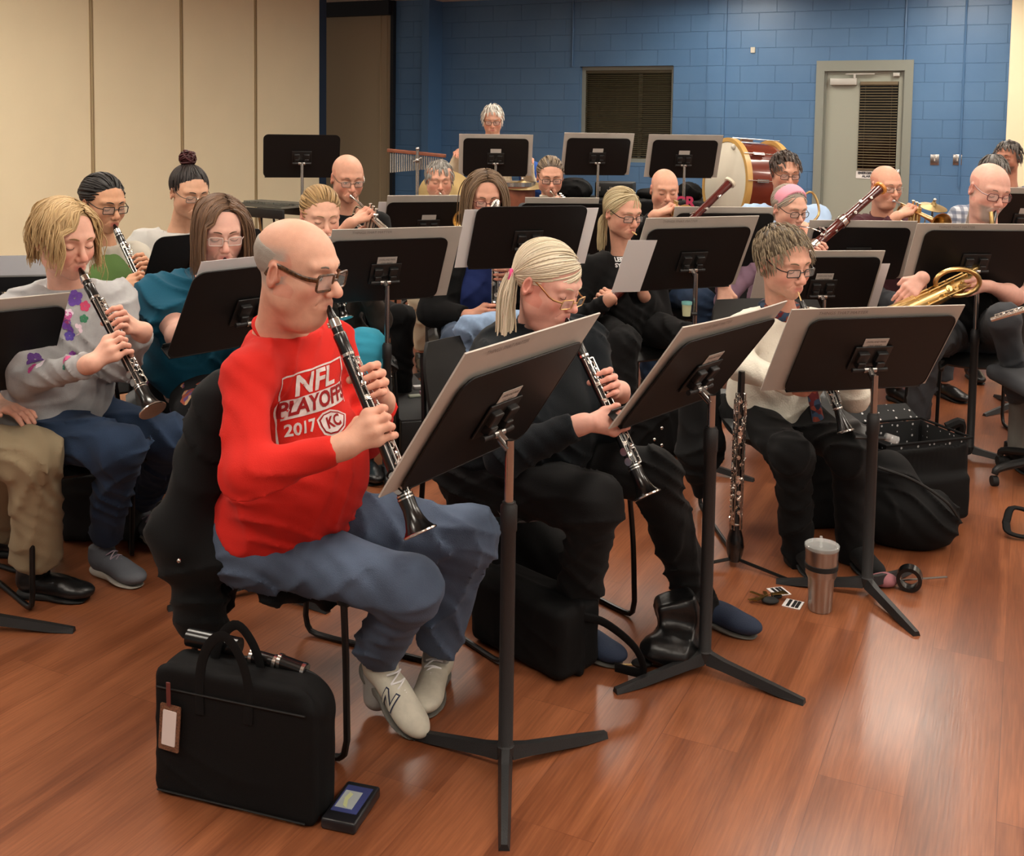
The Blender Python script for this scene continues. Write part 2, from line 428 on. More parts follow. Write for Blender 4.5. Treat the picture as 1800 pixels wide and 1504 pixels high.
def floor_mat():
    m = bpy.data.materials.new('cherry_laminate'); m.use_nodes = True; nt = m.node_tree; b = nt.nodes['Principled BSDF']
    N = nt.nodes.new; L = nt.links.new
    g = N('ShaderNodeTexCoord'); mp = N('ShaderNodeMapping'); mp.vector_type = 'POINT'
    mp.inputs['Rotation'].default_value = (0, 0, RTH - math.radians(90))
    L(g.outputs['Object'], mp.inputs[0])
    br = N('ShaderNodeTexBrick'); br.offset = 0.37; br.inputs['Scale'].default_value = 1
    br.inputs['Brick Width'].default_value = 1.25; br.inputs['Row Height'].default_value = 0.19
    br.inputs['Mortar Size'].default_value = 0.0012; br.inputs['Mortar Smooth'].default_value = 0.3
    br.inputs['Color1'].default_value = (0.1, 0.1, 0.1, 1); br.inputs['Color2'].default_value = (0.9, 0.9, 0.9, 1)
    L(mp.outputs[0], br.inputs[0])
    # stretched grain, shifted plank by plank
    m2 = N('ShaderNodeMapping'); m2.inputs['Scale'].default_value = (0.42, 6.0, 1); L(mp.outputs[0], m2.inputs[0])
    ad = N('ShaderNodeVectorMath'); ad.operation = 'MULTIPLY_ADD'; L(br.outputs['Color'], ad.inputs[0]); ad.inputs[1].default_value = (7, 3, 5); L(m2.outputs[0], ad.inputs[2])
    n1 = N('ShaderNodeTexNoise'); n1.inputs['Scale'].default_value = 1.3; n1.inputs['Detail'].default_value = 1.5; n1.inputs['Distortion'].default_value = 0.4; L(ad.outputs[0], n1.inputs[0])
    mu = N('ShaderNodeMath'); mu.operation = 'MULTIPLY'; mu.inputs[1].default_value = 7; L(n1.outputs[0], mu.inputs[0])
    sn = N('ShaderNodeMath'); sn.operation = 'SINE'; mu2 = N('ShaderNodeMath'); mu2.operation = 'MULTIPLY'; mu2.inputs[1].default_value = 2.2
    L(mu.outputs[0], mu2.inputs[0]); L(mu2.outputs[0], sn.inputs[0])
    m3 = N('ShaderNodeMapping'); m3.inputs['Scale'].default_value = (3, 60, 1); L(mp.outputs[0], m3.inputs[0])
    n2 = N('ShaderNodeTexNoise'); n2.inputs['Scale'].default_value = 2.5; n2.inputs['Detail'].default_value = 4; L(m3.outputs[0], n2.inputs[0])
    s1 = N('ShaderNodeMath'); s1.operation = 'MULTIPLY_ADD'; s1.inputs[1].default_value = 0.2; L(sn.outputs[0], s1.inputs[0]); L(n2.outputs[0], s1.inputs[2])
    s2 = N('ShaderNodeMath'); s2.operation = 'MULTIPLY_ADD'; s2.inputs[1].default_value = 0.22; L(br.outputs['Color'], s2.inputs[0]); L(s1.outputs[0], s2.inputs[2])
    cr = N('ShaderNodeValToRGB'); e = cr.color_ramp.elements
    e[0].position = 0.2; e[0].color = (*lin('62351f'), 1); e[1].position = 1.0; e[1].color = (*lin('955b3b'), 1)
    x = cr.color_ramp.elements.new(0.6); x.color = (*lin('7b472c'), 1)
    L(s2.outputs[0], cr.inputs[0])
    mx = N('ShaderNodeMix'); mx.data_type = 'RGBA'; mx.inputs[7].default_value = (*lin('5a2c18'), 1)
    fm = N('ShaderNodeMath'); fm.operation = 'MULTIPLY'; fm.inputs[1].default_value = 0.45; L(br.outputs['Fac'], fm.inputs[0])
    L(fm.outputs[0], mx.inputs[0]); L(cr.outputs[0], mx.inputs[6]); L(mx.outputs[2], b.inputs['Base Color'])
    n3 = N('ShaderNodeTexNoise'); n3.inputs['Scale'].default_value = 5; L(g.outputs['Object'], n3.inputs[0])
    rr_ = N('ShaderNodeMapRange'); rr_.inputs[3].default_value = 0.278; rr_.inputs[4].default_value = 0.315; L(n3.outputs[0], rr_.inputs[0]); L(rr_.outputs[0], b.inputs['Roughness'])
    b.inputs['Specular IOR Level'].default_value = 0.8
    bp = N('ShaderNodeBump'); bp.inputs['Strength'].default_value = 0.25; bp.inputs['Distance'].default_value = 0.001
    L(n2.outputs[0], bp.inputs['Height']); L(bp.outputs[0], b.inputs['Normal'])
    return m
def block_mat():
    m = bpy.data.materials.new('blue_painted_block'); m.use_nodes = True; nt = m.node_tree; b = nt.nodes['Principled BSDF']
    N = nt.nodes.new; L = nt.links.new
    g = N('ShaderNodeTexCoord'); mp = N('ShaderNodeMapping'); mp.inputs['Rotation'].default_value = (math.radians(90), 0, 0)
    mp.inputs['Location'].default_value = (0.1, 0, 0)
    L(g.outputs['Object'], mp.inputs[0])
    br = N('ShaderNodeTexBrick'); br.offset = 0.5; br.inputs['Scale'].default_value = 1
    br.inputs['Brick Width'].default_value = 0.4064; br.inputs['Row Height'].default_value = 0.2032
    br.inputs['Mortar Size'].default_value = 0.005; br.inputs['Mortar Smooth'].default_value = 0.6
    L(mp.outputs[0], br.inputs[0])
    n = N('ShaderNodeTexNoise'); n.inputs['Scale'].default_value = 1.4; n.inputs['Detail'].default_value = 5; L(g.outputs['Object'], n.inputs[0])
    cr = N('ShaderNodeValToRGB'); e = cr.color_ramp.elements; e[0].position = 0.3; e[0].color = (*lin('4a719b'), 1); e[1].position = 0.7; e[1].color = (*lin('557ca5'), 1)
    L(n.outputs[0], cr.inputs[0]); L(cr.outputs[0], b.inputs['Base Color']); b.inputs['Roughness'].default_value = 0.38
    n2 = N('ShaderNodeTexNoise'); n2.inputs['Scale'].default_value = 60; n2.inputs['Detail'].default_value = 3; L(g.outputs['Object'], n2.inputs[0])
    sb = N('ShaderNodeMath'); sb.operation = 'SUBTRACT'; sc_ = N('ShaderNodeMath'); sc_.operation = 'MULTIPLY'; sc_.inputs[1].default_value = 0.12
    L(n2.outputs[0], sc_.inputs[0]); L(sc_.outputs[0], sb.inputs[0]); L(br.outputs['Fac'], sb.inputs[1])
    bp = N('ShaderNodeBump'); bp.inputs['Strength'].default_value = 0.9; bp.inputs['Distance'].default_value = 0.006
    L(sb.outputs[0], bp.inputs['Height']); L(bp.outputs[0], b.inputs['Normal'])
    return m
M_FLOOR = floor_mat(); M_BLUE = block_mat()
M_BLUEP = mat('blue_paint', '4a719b', 0.38)
M_CREAM = mat('cream_vinyl_panel', 'f0e4c2', 0.6, bump=0.25, bscale=260, var=0.02, vscale=2)
M_TAN = mat('tan_vinyl_panel', 'a8977a', 0.6, bump=0.25, bscale=260)
M_SEAM = mat('seam_trim', 'a8946f', 0.5)
M_DARK = mat('dark_jamb', '0d131c', 0.6)
M_DOOR = mat('grey_door_paint', '9b9f93', 0.42)
M_DFRM = mat('grey_frame_paint', '858a82', 0.4)
M_BLIND = mat('brown_blind_slat', '6d6049', 0.5)
M_CEIL = mat('ceiling_tile', 'cfc8ba', 0.9)
M_NIGHT = mat('night_window', '050608', 0.1)

def struct(o, kind='structure'): o['kind'] = kind; return o
struct(MB().box((1.0, 6.0, -0.05), (9.0, 9.5, 0.05)).out('floor', M_FLOOR))
struct(MB().box((1.0, 6.0, CEIL + 0.05), (9.0, 9.5, 0.05)).out('ceiling', M_CEIL))

def lobj(name, mb, m, M, parent=None, kind=None, **k):
    "object kept in its wall's own frame, so that the wall textures line up"
    o = mb.out(name, m, None, **k); o.matrix_world = M
    if kind: o['kind'] = kind
    return o
# back wall with door and window openings
ul = bu(766); ur = bu(1790); wl, wr_ = bu(1018), bu(1182); wz0, wz1 = bw(1100, 285).z, bw(1100, 116).z
dl, dr = bu(1433), bu(1603); dz = bw(1520, 106).z
b = MB()
def seg(u0, u1, z0, z1, y0=0.0, y1=0.25): b.box(((u0 + u1) / 2, (y0 + y1) / 2, (z0 + z1) / 2), ((u1 - u0) / 2, (y1 - y0) / 2, (z1 - z0) / 2))
seg(bu(690), wl, 0, CEIL); seg(wl, wr_, 0, wz0); seg(wl, wr_, wz1, CEIL); seg(wr_, dl, 0, CEIL); seg(dl, dr, dz, CEIL); seg(dr, ur + 2.5, 0, CEIL)
lobj('wall_back', b, M_BLUE, MBW, kind='structure')
b = MB(); seg(bu(1243), bu(1274), 0, CEIL, -0.03, 0.0); lobj('trim_1', b, M_BLUE, MBW, kind='structure')
b = MB(); seg(bu(764), bu(776), 0, CEIL, -0.35, 0.0); lobj('trim_2', b, M_BLUEP, MBW, kind='structure')
b = MB(); seg(bu(715), bu(764), 0, CEIL, -0.3, -0.05); lobj('wall_corner', b, M_BLUE, MBW, kind='structure')
b = MB(); seg(bu(560) - 1.0, bu(715), 0, 2.93, -0.34, -0.28)
for px in (692, 703): seg(bu(px) - 0.008, bu(px) + 0.008, 0, 2.93, -0.352, -0.34)
lobj('wall_partition', b, M_TAN, MBW, kind='structure')
b = MB(); seg(bu(711), bu(716), 0, CEIL, -0.37, -0.28); lobj('trim_3', b, M_DARK, MBW, kind='structure')
b = MB(); seg(bu(560) - 1.0, bu(713), 2.93, CEIL, -0.45, -0.28); lobj('trim_4', b, M_DARK, MBW, kind='structure')
# left wall: a folding partition of wide vinyl panels
b = MB(); t0 = lt(-260); ts = [t0] + [lt(x) for x in (163, 320.5, 450)] + [0.0]
dlt = ts[2] - ts[1]; ts = [ts[1] - 3 * dlt, ts[1] - 2 * dlt, ts[1] - dlt] + ts[1:]
for a, c in zip(ts[:-1], ts[1:]):
    b.box(((a + c) / 2, 0.05, CEIL / 2 + 0.02), ((c - a) / 2 - 0.006, 0.05, CEIL / 2 - 0.02), bev=0.008)
lobj('wall_left', b, M_CREAM, MLW, kind='structure')
b = MB()
for t in ts[1:-1]:
    b.box((t - 0.02, -0.003, CEIL / 2), (0.007, 0.003, CEIL / 2 - 0.02)); b.box((t + 0.012, 0.0, CEIL / 2), (0.006, 0.004, CEIL / 2 - 0.02))
lobj('trim_5', b, M_SEAM, MLW, kind='structure')
b = MB(); b.box((ts[0] / 2, 0.12, CEIL / 2), (-ts[0] / 2, 0.02, CEIL / 2)); lobj('wall_left_core', b, M_SEAM, MLW, kind='structure')
b = MB(); b.box((0.07, 0.105, CEIL / 2), (0.07, 0.1, CEIL / 2)); lobj('trim_6', b, mat('shaded_blue_post', '1c2c42', 0.5), MLW, kind='structure')  # blue post at the partition's far end, its shade put into the dark colour
# right: the end of another folding partition, face on
b = MB()
p = bw(1770, 200, 0.12)
uu = (p - BW0).dot(RR)
for i in range(3): b.box((uu + 0.6 + 1.22 * i, -0.09, CEIL / 2), (0.6, 0.04, CEIL / 2 - 0.01), bev=0.01)
lobj('wall_right', b, M_CREAM, MBW, kind='structure')

# window_1 with closed blinds
wn = MB(); wn.cur = 0
def bx(mb, u0, u1, z0, z1, y0, y1): return mb.box(((u0 + u1) / 2, (y0 + y1) / 2, (z0 + z1) / 2), ((u1 - u0) / 2, (y1 - y0) / 2, (z1 - z0) / 2))
f = MB(); fw = 0.045
bx(f, wl, wl + fw, wz0, wz1, 0.08, 0.16); bx(f, wr_ - fw, wr_, wz0, wz1, 0.08, 0.16); bx(f, wl + fw, wr_ - fw, wz1 - fw, wz1, 0.08, 0.16); bx(f, wl + fw, wr_ - fw, wz0, wz0 + fw, 0.08, 0.16)
mid = wl + (wr_ - wl) * 0.62; bx(f, mid - 0.02, mid + 0.02, wz0 + fw, wz1 - fw, 0.14, 0.17)
lobj('window_1', f, M_DFRM, MBW, kind='structure')
f = MB(); bx(f, wl, wr_, wz0, wz1, 0.17, 0.18); lobj('window_1_pane', f, M_NIGHT, MBW, kind='structure')
def blinds(u0, u1, z0, z1, y, pitch, name, ang=55, m=None):
    s = MB(); z = z1 - 0.04; R = Matrix.Rotation(math.radians(ang), 3, 'X'); bx(s, u0, u1, z1 - 0.035, z1, y - 0.015, y + 0.015)
    while z > z0 + 0.02:
        s.box(((u0 + u1) / 2, y, z), ((u1 - u0) / 2, 0.0125, 0.0008), R); z -= pitch
    bx(s, u0, u1, z0, z0 + 0.015, y - 0.01, y + 0.01)
    for q in (0.15, 0.85):
        uq = u0 + (u1 - u0) * q; s.cyl((uq, y - 0.014, z0), (uq, y - 0.014, z1), 0.001, n=5)
    return lobj(name, s, m or M_BLIND, MBW, kind='structure')
blinds(wl + fw, wr_ - fw, wz0 + fw, wz1 - fw, 0.11, 0.024, 'window_1_blind', 40, mat('dark_blind_slat', '47412f', 0.5))
# door_1
f = MB(); jw = 0.09
bx(f, dl, dl + jw, 0, dz, -0.02, 0.12); bx(f, dr - jw, dr, 0, dz, -0.02, 0.12); bx(f, dl + jw, dr - jw, dz - jw * 1.3, dz, -0.02, 0.12)
bx(f, dl + jw, dl + jw + 0.02, 0, dz - 0.11, 0.03, 0.12); bx(f, dr - jw - 0.02, dr - jw, 0, dz - 0.11, 0.03, 0.12)
lobj('door_1_frame', f, M_DFRM, MBW, kind='structure', smooth=False)
f = MB(); gx0, gx1 = bu(1509), bu(1577); gz0, gz1 = bw(1540, 299).z, bw(1540, 143).z
L0, L1 = dl + jw + 0.02, dr - jw - 0.02
bx(f, L0, gx0, 0.01, dz - 0.12, 0.05, 0.09); bx(f, gx1, L1, 0.01, dz - 0.12, 0.05, 0.09); bx(f, gx0, gx1, gz1, dz - 0.12, 0.05, 0.09); bx(f, gx0, gx1, 0.01, gz0, 0.05, 0.09)
f.M = Matrix.Identity(4); dn = lobj('door_1', f, M_DOOR, MBW, kind='structure')
f = MB(); bx(f, gx0, gx1, gz0, gz1, 0.07, 0.08); lobj('door_1_glass', f, M_NIGHT, MBW, kind='structure')
blinds(gx0 + 0.005, gx1 - 0.005, gz0, gz1, 0.035, 0.03, 'door_1_blind', 25)
f = MB(); c0, c1 = bu(1457), bu(1504); cz0, cz1 = bw(1480, 149.5).z, bw(1480, 137.5).z
f.box(((c0 + c1) / 2, 0.02, (cz0 + cz1) / 2), ((c1 - c0) / 2, 0.03, (cz1 - cz0) / 2), bev=0.006)
za = bw(1500, 130).z
f.box(((bu(1484) + bu(1535)) / 2, 0.0, za), ((bu(1535) - bu(1484)) / 2, 0.008, 0.006)); f.box((bu(1500), 0.0, (za + cz1) / 2), (0.012, 0.01, 0.03))
f.box((bu(1573), 0.02, bw(1573, 131).z), (0.035, 0.03, 0.02), bev=0.004)
lobj('door_1_closer', f, mat('closer_grey', 'b9b8b2', 0.4, 0.3), MBW, kind='structure', smooth=True)
f = MB(); kz = bw(1581, 303).z; f._lathe(V((bu(1581), 0.05, kz)), V((0, -1, 0)), [(0, 0.033), (0.008, 0.033), (0.012, 0.012), (0.035, 0.012), (0.042, 0.027), (0.06, 0.027), (0.068, 0.014)], 20)
lobj('door_1_knob', f, M_CHROME, MBW, kind='structure', smooth=True)
# exit sign card on the door
sgn = MB(MBW); s0, s1 = bu(1507.5), bu(1549); sz0, sz1 = bw(1520, 314).z, bw(1520, 301).z
bx(sgn, s0, s1, sz0, sz1, 0.044, 0.049); so = sgn.out('door_sign', mat('sign_white', 'e4e4e2', 0.5))
tag(so, 'small white sign with two lines of capitals on the grey door', 'sign')
RB = Matrix((( RR.x, 0, -RD.x), (RR.y, 0, -RD.y), (0, 1, 0)))       # text frame on the back wall
lt_ = MB(); zz = (sz1 - sz0)
put_text(lt_, 'EMERGENCY', zz * 0.42, RB, MBW @ V(((s0 + s1) / 2, 0.042, sz0 + zz * 0.72)), bold=0.002, width=1.05)
put_text(lt_, 'ALARM', zz * 0.42, RB, MBW @ V(((s0 + s1) / 2, 0.042, sz0 + zz * 0.3)), bold=0.002, width=1.05)
lt_.out('lettering', mat('sign_ink', '2b2e38', 0.7), so)
# wall plates, conduits
for px, lab in ((1646.5, 'steel light switch plate on the blue wall, nearer the grey door'), (1686.5, 'steel light switch plate on the blue wall, nearer the cream partition')):
    t = MB(MBW); u = bu(px); z0, z1 = bw(px, 290).z, bw(px, 271.5).z
    t.box((u, -0.004, (z0 + z1) / 2), (0.045, 0.005, (z1 - z0) / 2), bev=0.003); o = t.out('light_switch', M_CHROME, smooth=True); tag(o, lab, 'light switch')
    t = MB(MBW); t.box((u, -0.014, (z0 + z1) / 2), (0.006, 0.007, 0.014)); t.out('toggle', M_LABEL, o)
t = MB(MBW); u = bu(1320.5); z0, z1 = bw(1320, 93).z, bw(1320, 83).z
t.box((u, -0.01, (z0 + z1) / 2), (0.026, 0.012, (z1 - z0) / 2), bev=0.004); tag(t.out('wall_sensor', mat('beige_plastic', 'c8c4b4', 0.5), smooth=True), 'small beige sensor box high on the blue wall left of the door', 'sensor')
for px, z0, z1, lab in ((1586, dz, CEIL, 'thin blue painted conduit running from the ceiling to the door frame'),
                        (1691, 0.9, CEIL, 'long blue painted conduit running down to the right switch plate'),
                        (1005, wz1, CEIL, 'thin blue painted conduit above the left corner of the window')):
    t = MB(MBW); u = bu(px); t.cyl((u, -0.012, z0), (u, -0.012, z1), 0.011, n=10)
    o = t.out('conduit', M_BLUEP, smooth=True); tag(o, lab, 'conduit')
    t = MB(MBW); t.cyl((u, -0.012, (z0 + z1) / 2), (u, -0.012, (z0 + z1) / 2 + 0.05), 0.016, n=10); t.out('coupling', M_BLUEP, o, smooth=True)

# ceiling troffers (above the frame; they are the light of the room)
M_LAMP = mat('lamp_diffuser', (1.0, 0.96, 0.90), 0.5, emit=LAMP)
def troffer(u, d, e=1):
    "u along the back wall from the camera's foot, d away along the left wall's direction"
    c = RR * u + RD * d
    t = thing('ceiling_light', 'recessed fluorescent ceiling light above the players', 'ceiling light', (c.x, c.y, CEIL - 0.03), -RTH, group='ceiling lights')
    R0 = Matrix.Translation(t.location) @ Matrix.Rotation(-RTH, 4, 'Z')
    f = MB(); 
    for sx in (-1, 1): f.box((sx * 0.31, 0, 0.02), (0.015, 0.62, 0.02)); f.box((0, sx * 0.605, 0.02), (0.295, 0.015, 0.02))
    o = mesh_obj('frame', f.v, f.f, M_DFRM, t, smooth=False, local=True)
    g = MB(); g.box((0, 0, 0.02), (0.295, 0.59, 0.008)); mesh_obj('diffuser', g.v, g.f, M_LAMP, t, smooth=False, local=True)
for u, d in LIGHTS: troffer(u, d)
# ---------------------------------------------------------------- music stands
def leg_mb(mb, ang, L=0.285, h0=0.05, w0=0.017):
    d = V((math.cos(ang), math.sin(ang), 0)); s = V((-d.y, d.x, 0)); vs = []
    prof = [(0.012, h0 - 0.022, h0 + 0.012, w0), (0.06, h0 - 0.026, h0, w0 * 0.95), (L * 0.75, 0.004, 0.026, w0 * 0.8), (L, 0.0, 0.014, w0 * 0.7)]
    for t, zb, zt, hw in prof:
        p = d * t
        vs += [p + s * hw + V((0, 0, zb)), p - s * hw + V((0, 0, zb)), p - s * hw * 0.55 + V((0, 0, zt)), p + s * hw * 0.55 + V((0, 0, zt))]
    fs = []
    for i in range(3):
        for j in range(4): fs.append((4 * i + j, 4 * i + (j + 1) % 4, 4 * i + 4 + (j + 1) % 4, 4 * i + 4 + j))
    fs += [(3, 2, 1, 0), (12, 13, 14, 15)]
    return mb.add(vs, fs)
def stand(label, base, rz, zc, tau=45, legrot=90, ztube=None, card=True, W=0.508, H=0.32, detail=True):
    """music stand; base = floor point, rz turns the desk (0: desk back faces the viewer), zc desk centre height"""
    t = thing('music_stand', label, 'music stand', (base[0], base[1], 0), rz, 'black music stands')
    tr = math.radians(tau); up = V((0, -math.sin(tr), math.cos(tr))); nn = V((0, math.cos(tr), math.sin(tr))); x = V((1, 0, 0))
    R = Matrix((x, up, x.cross(up))).transposed(); nb = -nn if (x.cross(up)).dot(nn) < 0 else nn
    c = V((0, 0.035, zc)); Z = x.cross(up)                    # Z = panel normal of R
    def o(mb, name, m, parent=t, smooth=True): return mesh_obj2(mb, name, m, parent, smooth)
    b = MB(); b.plate(rrect(W / 2, H / 2, 0.035), 0.003, R, c)
    b.box(c - up * (H / 2) + nn * 0.025, (W / 2 - 0.01, 0.0015, 0.026), R); b.box(c - up * (H / 2 - 0.008) + nn * 0.05, (W / 2 - 0.012, 0.009, 0.0015), R)
    desk = o(b, 'desk', M_DESK)
    if detail:
        b = MB(); b.tube([c + R @ V((px_, py_, 0)) for px_, py_ in rrect(W / 2, H / 2, 0.035)], 0.0028, 6, closed=True); o(b, 'rolled_edge', M_DESK, desk)
    zt = c.z - 0.03; b = MB()
    cb = c - nn * 0.012 - up * 0.005
    for sx in (-1, 1):
        b.box(cb + x * 0.033 * sx + up * 0.008, (0.019, 0.019, 0.012), R, bev=0.004)
        b.box(cb + x * 0.033 * sx - up * 0.022 - nn * 0.006, (0.014, 0.014, 0.012), R, bev=0.003)
    b.box(cb - up * 0.005 + nn * 0.006, (0.066, 0.05, 0.003), R, bev=0.002)
    o(b, 'bracket', M_BLACK)
    rp = cb - up * 0.036 - nn * 0.016
    b = MB(); b.cyl(rp - x * 0.062, rp + x * 0.062, 0.0075, n=12); hr = o(b, 'hinge_rod', M_BASE)
    b = MB(); b.cyl(rp - x * 0.022, rp + x * 0.022, 0.0105, n=14); b.tube([rp, V((0, 0, rp.z - 0.03))], 0.012, 12); o(b, 'swivel', M_CHROME, hr)
    zo = ztube if ztube else zc * 0.66
    b = MB(); b.cyl((0, 0, zo - 0.05), (0, 0, rp.z - 0.01), 0.0108, n=16); o(b, 'inner_tube', M_CHROME)
    b = MB(); b.lathe((0, 0, 0.03), (0, 0, 1), [(0, 0.019), (0.03, 0.021), (0.035, 0.0175), (zo - 0.10, 0.0175), (zo - 0.095, 0.020), (zo - 0.04, 0.020), (zo - 0.035, 0.0165), (zo - 0.03, 0.016)], 18); o(b, 'outer_tube', M_BASE)
    for i in range(3):
        b = MB(); leg_mb(b, math.radians(legrot + 120 * i) - rz); o(b, 'leg', M_BASE, smooth=False)
    if card:
        b = MB(); cc = c - nn * 0.0035 + up * 0.052; b.box(cc, (0.042, 0.021, 0.0006), R)
        lab = o(b, 'name_card', M_LABEL, smooth=False)
        if detail:
            RT = Matrix((x, up, -nn)).transposed()
            b = MB(); put_text(b, 'OVERLAND PARK', 0.0125, RT, cc - nn * 0.0012 + up * 0.007, width=0.72); put_text(b, 'CIVIC BAND', 0.0125, RT, cc - nn * 0.0012 - up * 0.009, width=0.72)
            o(b, 'lettering', M_INK, lab, False)
    t['_f'] = [*c, *up, *nn]
    return t
def mesh_obj2(mb, name, m, parent, smooth=True):
    o = mesh_obj(name, mb.v, mb.f, m, parent, smooth=False, local=True)
    if smooth:
        o.data.polygons.foreach_set('use_smooth', [True] * len(o.data.polygons)); o.data.set_sharp_from_angle(angle=math.radians(35)); o.data.update()
    return o
def board(st, label, w_=0.60, h_=0.37, dx=0.0, dz=0.0, roll=0.0, gap=0.012, m=None, name='music_folder', cat='folder', txt='THINGS THAT MATTER', curl=0.0, group=None, thick=0.004, tx=-0.12):
    "a folder or sheet standing on the shelf of stand st"
    f = list(st['_f']); c, up, nn = V(f[0:3]), V(f[3:6]), V(f[6:9]); x = V((1, 0, 0))
    t = thing(name, label, cat, st.location, st.rotation_euler.z, group)
    q = Matrix.Rotation(math.radians(roll), 3, nn); X = q @ x; U = q @ up
    o0 = c + nn * gap + x * dx + up * (dz - 0.16)
    b = MB(); fn = lambda u, v: o0 + X * (u - 0.5) * w_ + U * v * h_ + nn * (curl * ((u - 0.5) * 2) ** 2 * (v ** 2))
    b.grid(fn, 10, 6, thick); p = mesh_obj2(b, 'board' if cat == 'folder' else 'page', m or M_FOLDER, t, False)
    if cat == 'folder':
        b = MB(); b.grid(lambda u, v: o0 + nn * 0.0045 + X * (u - 0.5) * w_ * 0.92 + U * (0.008 + v * (h_ - 0.03)) + nn * (curl * ((u - 0.5) * 2) ** 2 * (v ** 2)), 8, 3, 0.002); mesh_obj2(b, 'pages', M_PAPER, t, False)
    if txt:
        RT = Matrix((X, U, -nn)).transposed(); b = MB()
        cc = o0 + X * (tx * w_ / 0.6) + U * (h_ - 0.018) - nn * (thick / 2 + 0.001) + nn * curl * 0.15
        put_text(b, txt, 0.017, RT, cc, width=0.95); mesh_obj2(b, 'lettering', mat('faint_print', '857e78', 0.8), t, False)
    return t
for_del = []

# ---------------------------------------------------------------- chair
CHAIR = []
def chair(label, loc, f, seatm=None, group='black stacking chairs', back=True):
    rz = math.atan2(-f.x, f.y)
    t = thing('stacking_chair', label, 'chair', (loc[0], loc[1], 0), rz, group)
    if not CHAIR:
        def seat(u, v):
            x = (u - 0.5) * 2; y = -0.21 + v * 0.45
            z = 0.452 - 0.012 * (1 - x * x) + 0.012 * x ** 4
            if v > 0.82: q = (v - 0.82) / 0.18; z -= 0.045 * q * q; y -= 0.01 * q
            if abs(x) > 0.9: z -= 0.03 * ((abs(x) - 0.9) / 0.1) ** 2
            if v < 0.15: z += 0.03 * ((0.15 - v) / 0.15) ** 2
            return V((x * 0.245, y, z))
        def bk(u, v):
            x = (u - 0.5) * 2; z = 0.56 + v * 0.27; y = -0.215 - 0.07 * v + 0.035 * x * x
            wd = 0.225 * (1 - 0.10 * (abs(v - 0.5) * 2) ** 3); return V((x * wd, y, z))
        A = MB(); A.grid(seat, 16, 14, 0.014)
        for sx in (-1, 1): A.box((sx * 0.235, 0.205, 0.405), (0.012, 0.018, 0.03), bev=0.008)
        B = MB(); B.grid(bk, 14, 8, 0.012)
        fr = []
        for sx in (-1, 1):
            c_ = MB(); pts = bez([(sx * 0.235, 0.2, 0.43), (sx * 0.245, 0.215, 0.25), (sx * 0.25, 0.222, 0.06)], 6) + bez([(sx * 0.25, 0.215, 0.025), (sx * 0.25, 0.18, 0.0095), (sx * 0.25, 0, 0.0095), (sx * 0.25, -0.2, 0.0095), (sx * 0.25, -0.235, 0.03)], 12) + bez([(sx * 0.248, -0.24, 0.06), (sx * 0.235, -0.215, 0.42), (sx * 0.22, -0.235, 0.6), (sx * 0.205, -0.268, 0.78)], 8)
            c_.tube(pts, 0.0085, 9); fr.append(c_)
        D = MB(); D.cyl((-0.24, -0.1, 0.425), (0.24, -0.1, 0.425), 0.008, n=8); D.cyl((-0.24, 0.15, 0.42), (0.24, 0.15, 0.42), 0.008, n=8)
        CHAIR.extend([('seat', A, M_BLACK), ('backrest', B, M_BLACK), ('sled_leg', fr[0], M_FRAME), ('sled_leg', fr[1], M_FRAME), ('cross_bar', D, M_FRAME)])
    for n_, mb, m in CHAIR:
        if n_ == 'backrest' and not back: continue
        if n_ in ('seat', 'backrest') and seatm: m = seatm
        mesh_obj2(mb, n_, m, t)
    return t

# ---------------------------------------------------------------- wind instruments
def perp(a, n):
    a = V(a).normalized(); n = V(n); n = (n - a * n.dot(a)); return n.normalized()
def keywork(mb, a, d, n, s, r, t0, t1, L, step=0.028, seed=1, dens=1.0, rr=1.0, rods=3):
    q = random.Random(seed)
    for so, ro in ((0.55, 1.25), (-0.6, 1.3), (1.1, 1.2))[:rods]:
        dirv = (n * math.cos(so) + s * math.sin(so)).normalized()
        k = t0
        while k < t1 - 0.03:
            e = min(t1, k + q.uniform(0.06, 0.14)); o = a + dirv * (r * ro + 0.003)
            mb.tube([o + d * k, o + d * e], 0.0017 * rr, 6)
            for z in (k, e): mb.tube([a + d * z + dirv * r * 0.7, o + d * z], 0.0022 * rr, 6)
            k = e + 0.006
    k = t0 + 0.012
    while k < t1 - 0.01:
        an = q.uniform(-0.9, 0.9); dirv = (n * math.cos(an) + s * math.sin(an)).normalized(); p = a + d * k + dirv * (r + 0.003)
        mb.cyl(p - dirv * 0.002, p + dirv * 0.0025, 0.0062 * rr, n=10)
        sd = dirv.cross(d); mb.tube([p + dirv * 0.0025, p + dirv * 0.004 + d * q.uniform(-0.02, 0.02) + sd * q.uniform(-0.012, 0.012)], 0.0018 * rr, 5)
        k += step / dens * q.uniform(0.7, 1.2)
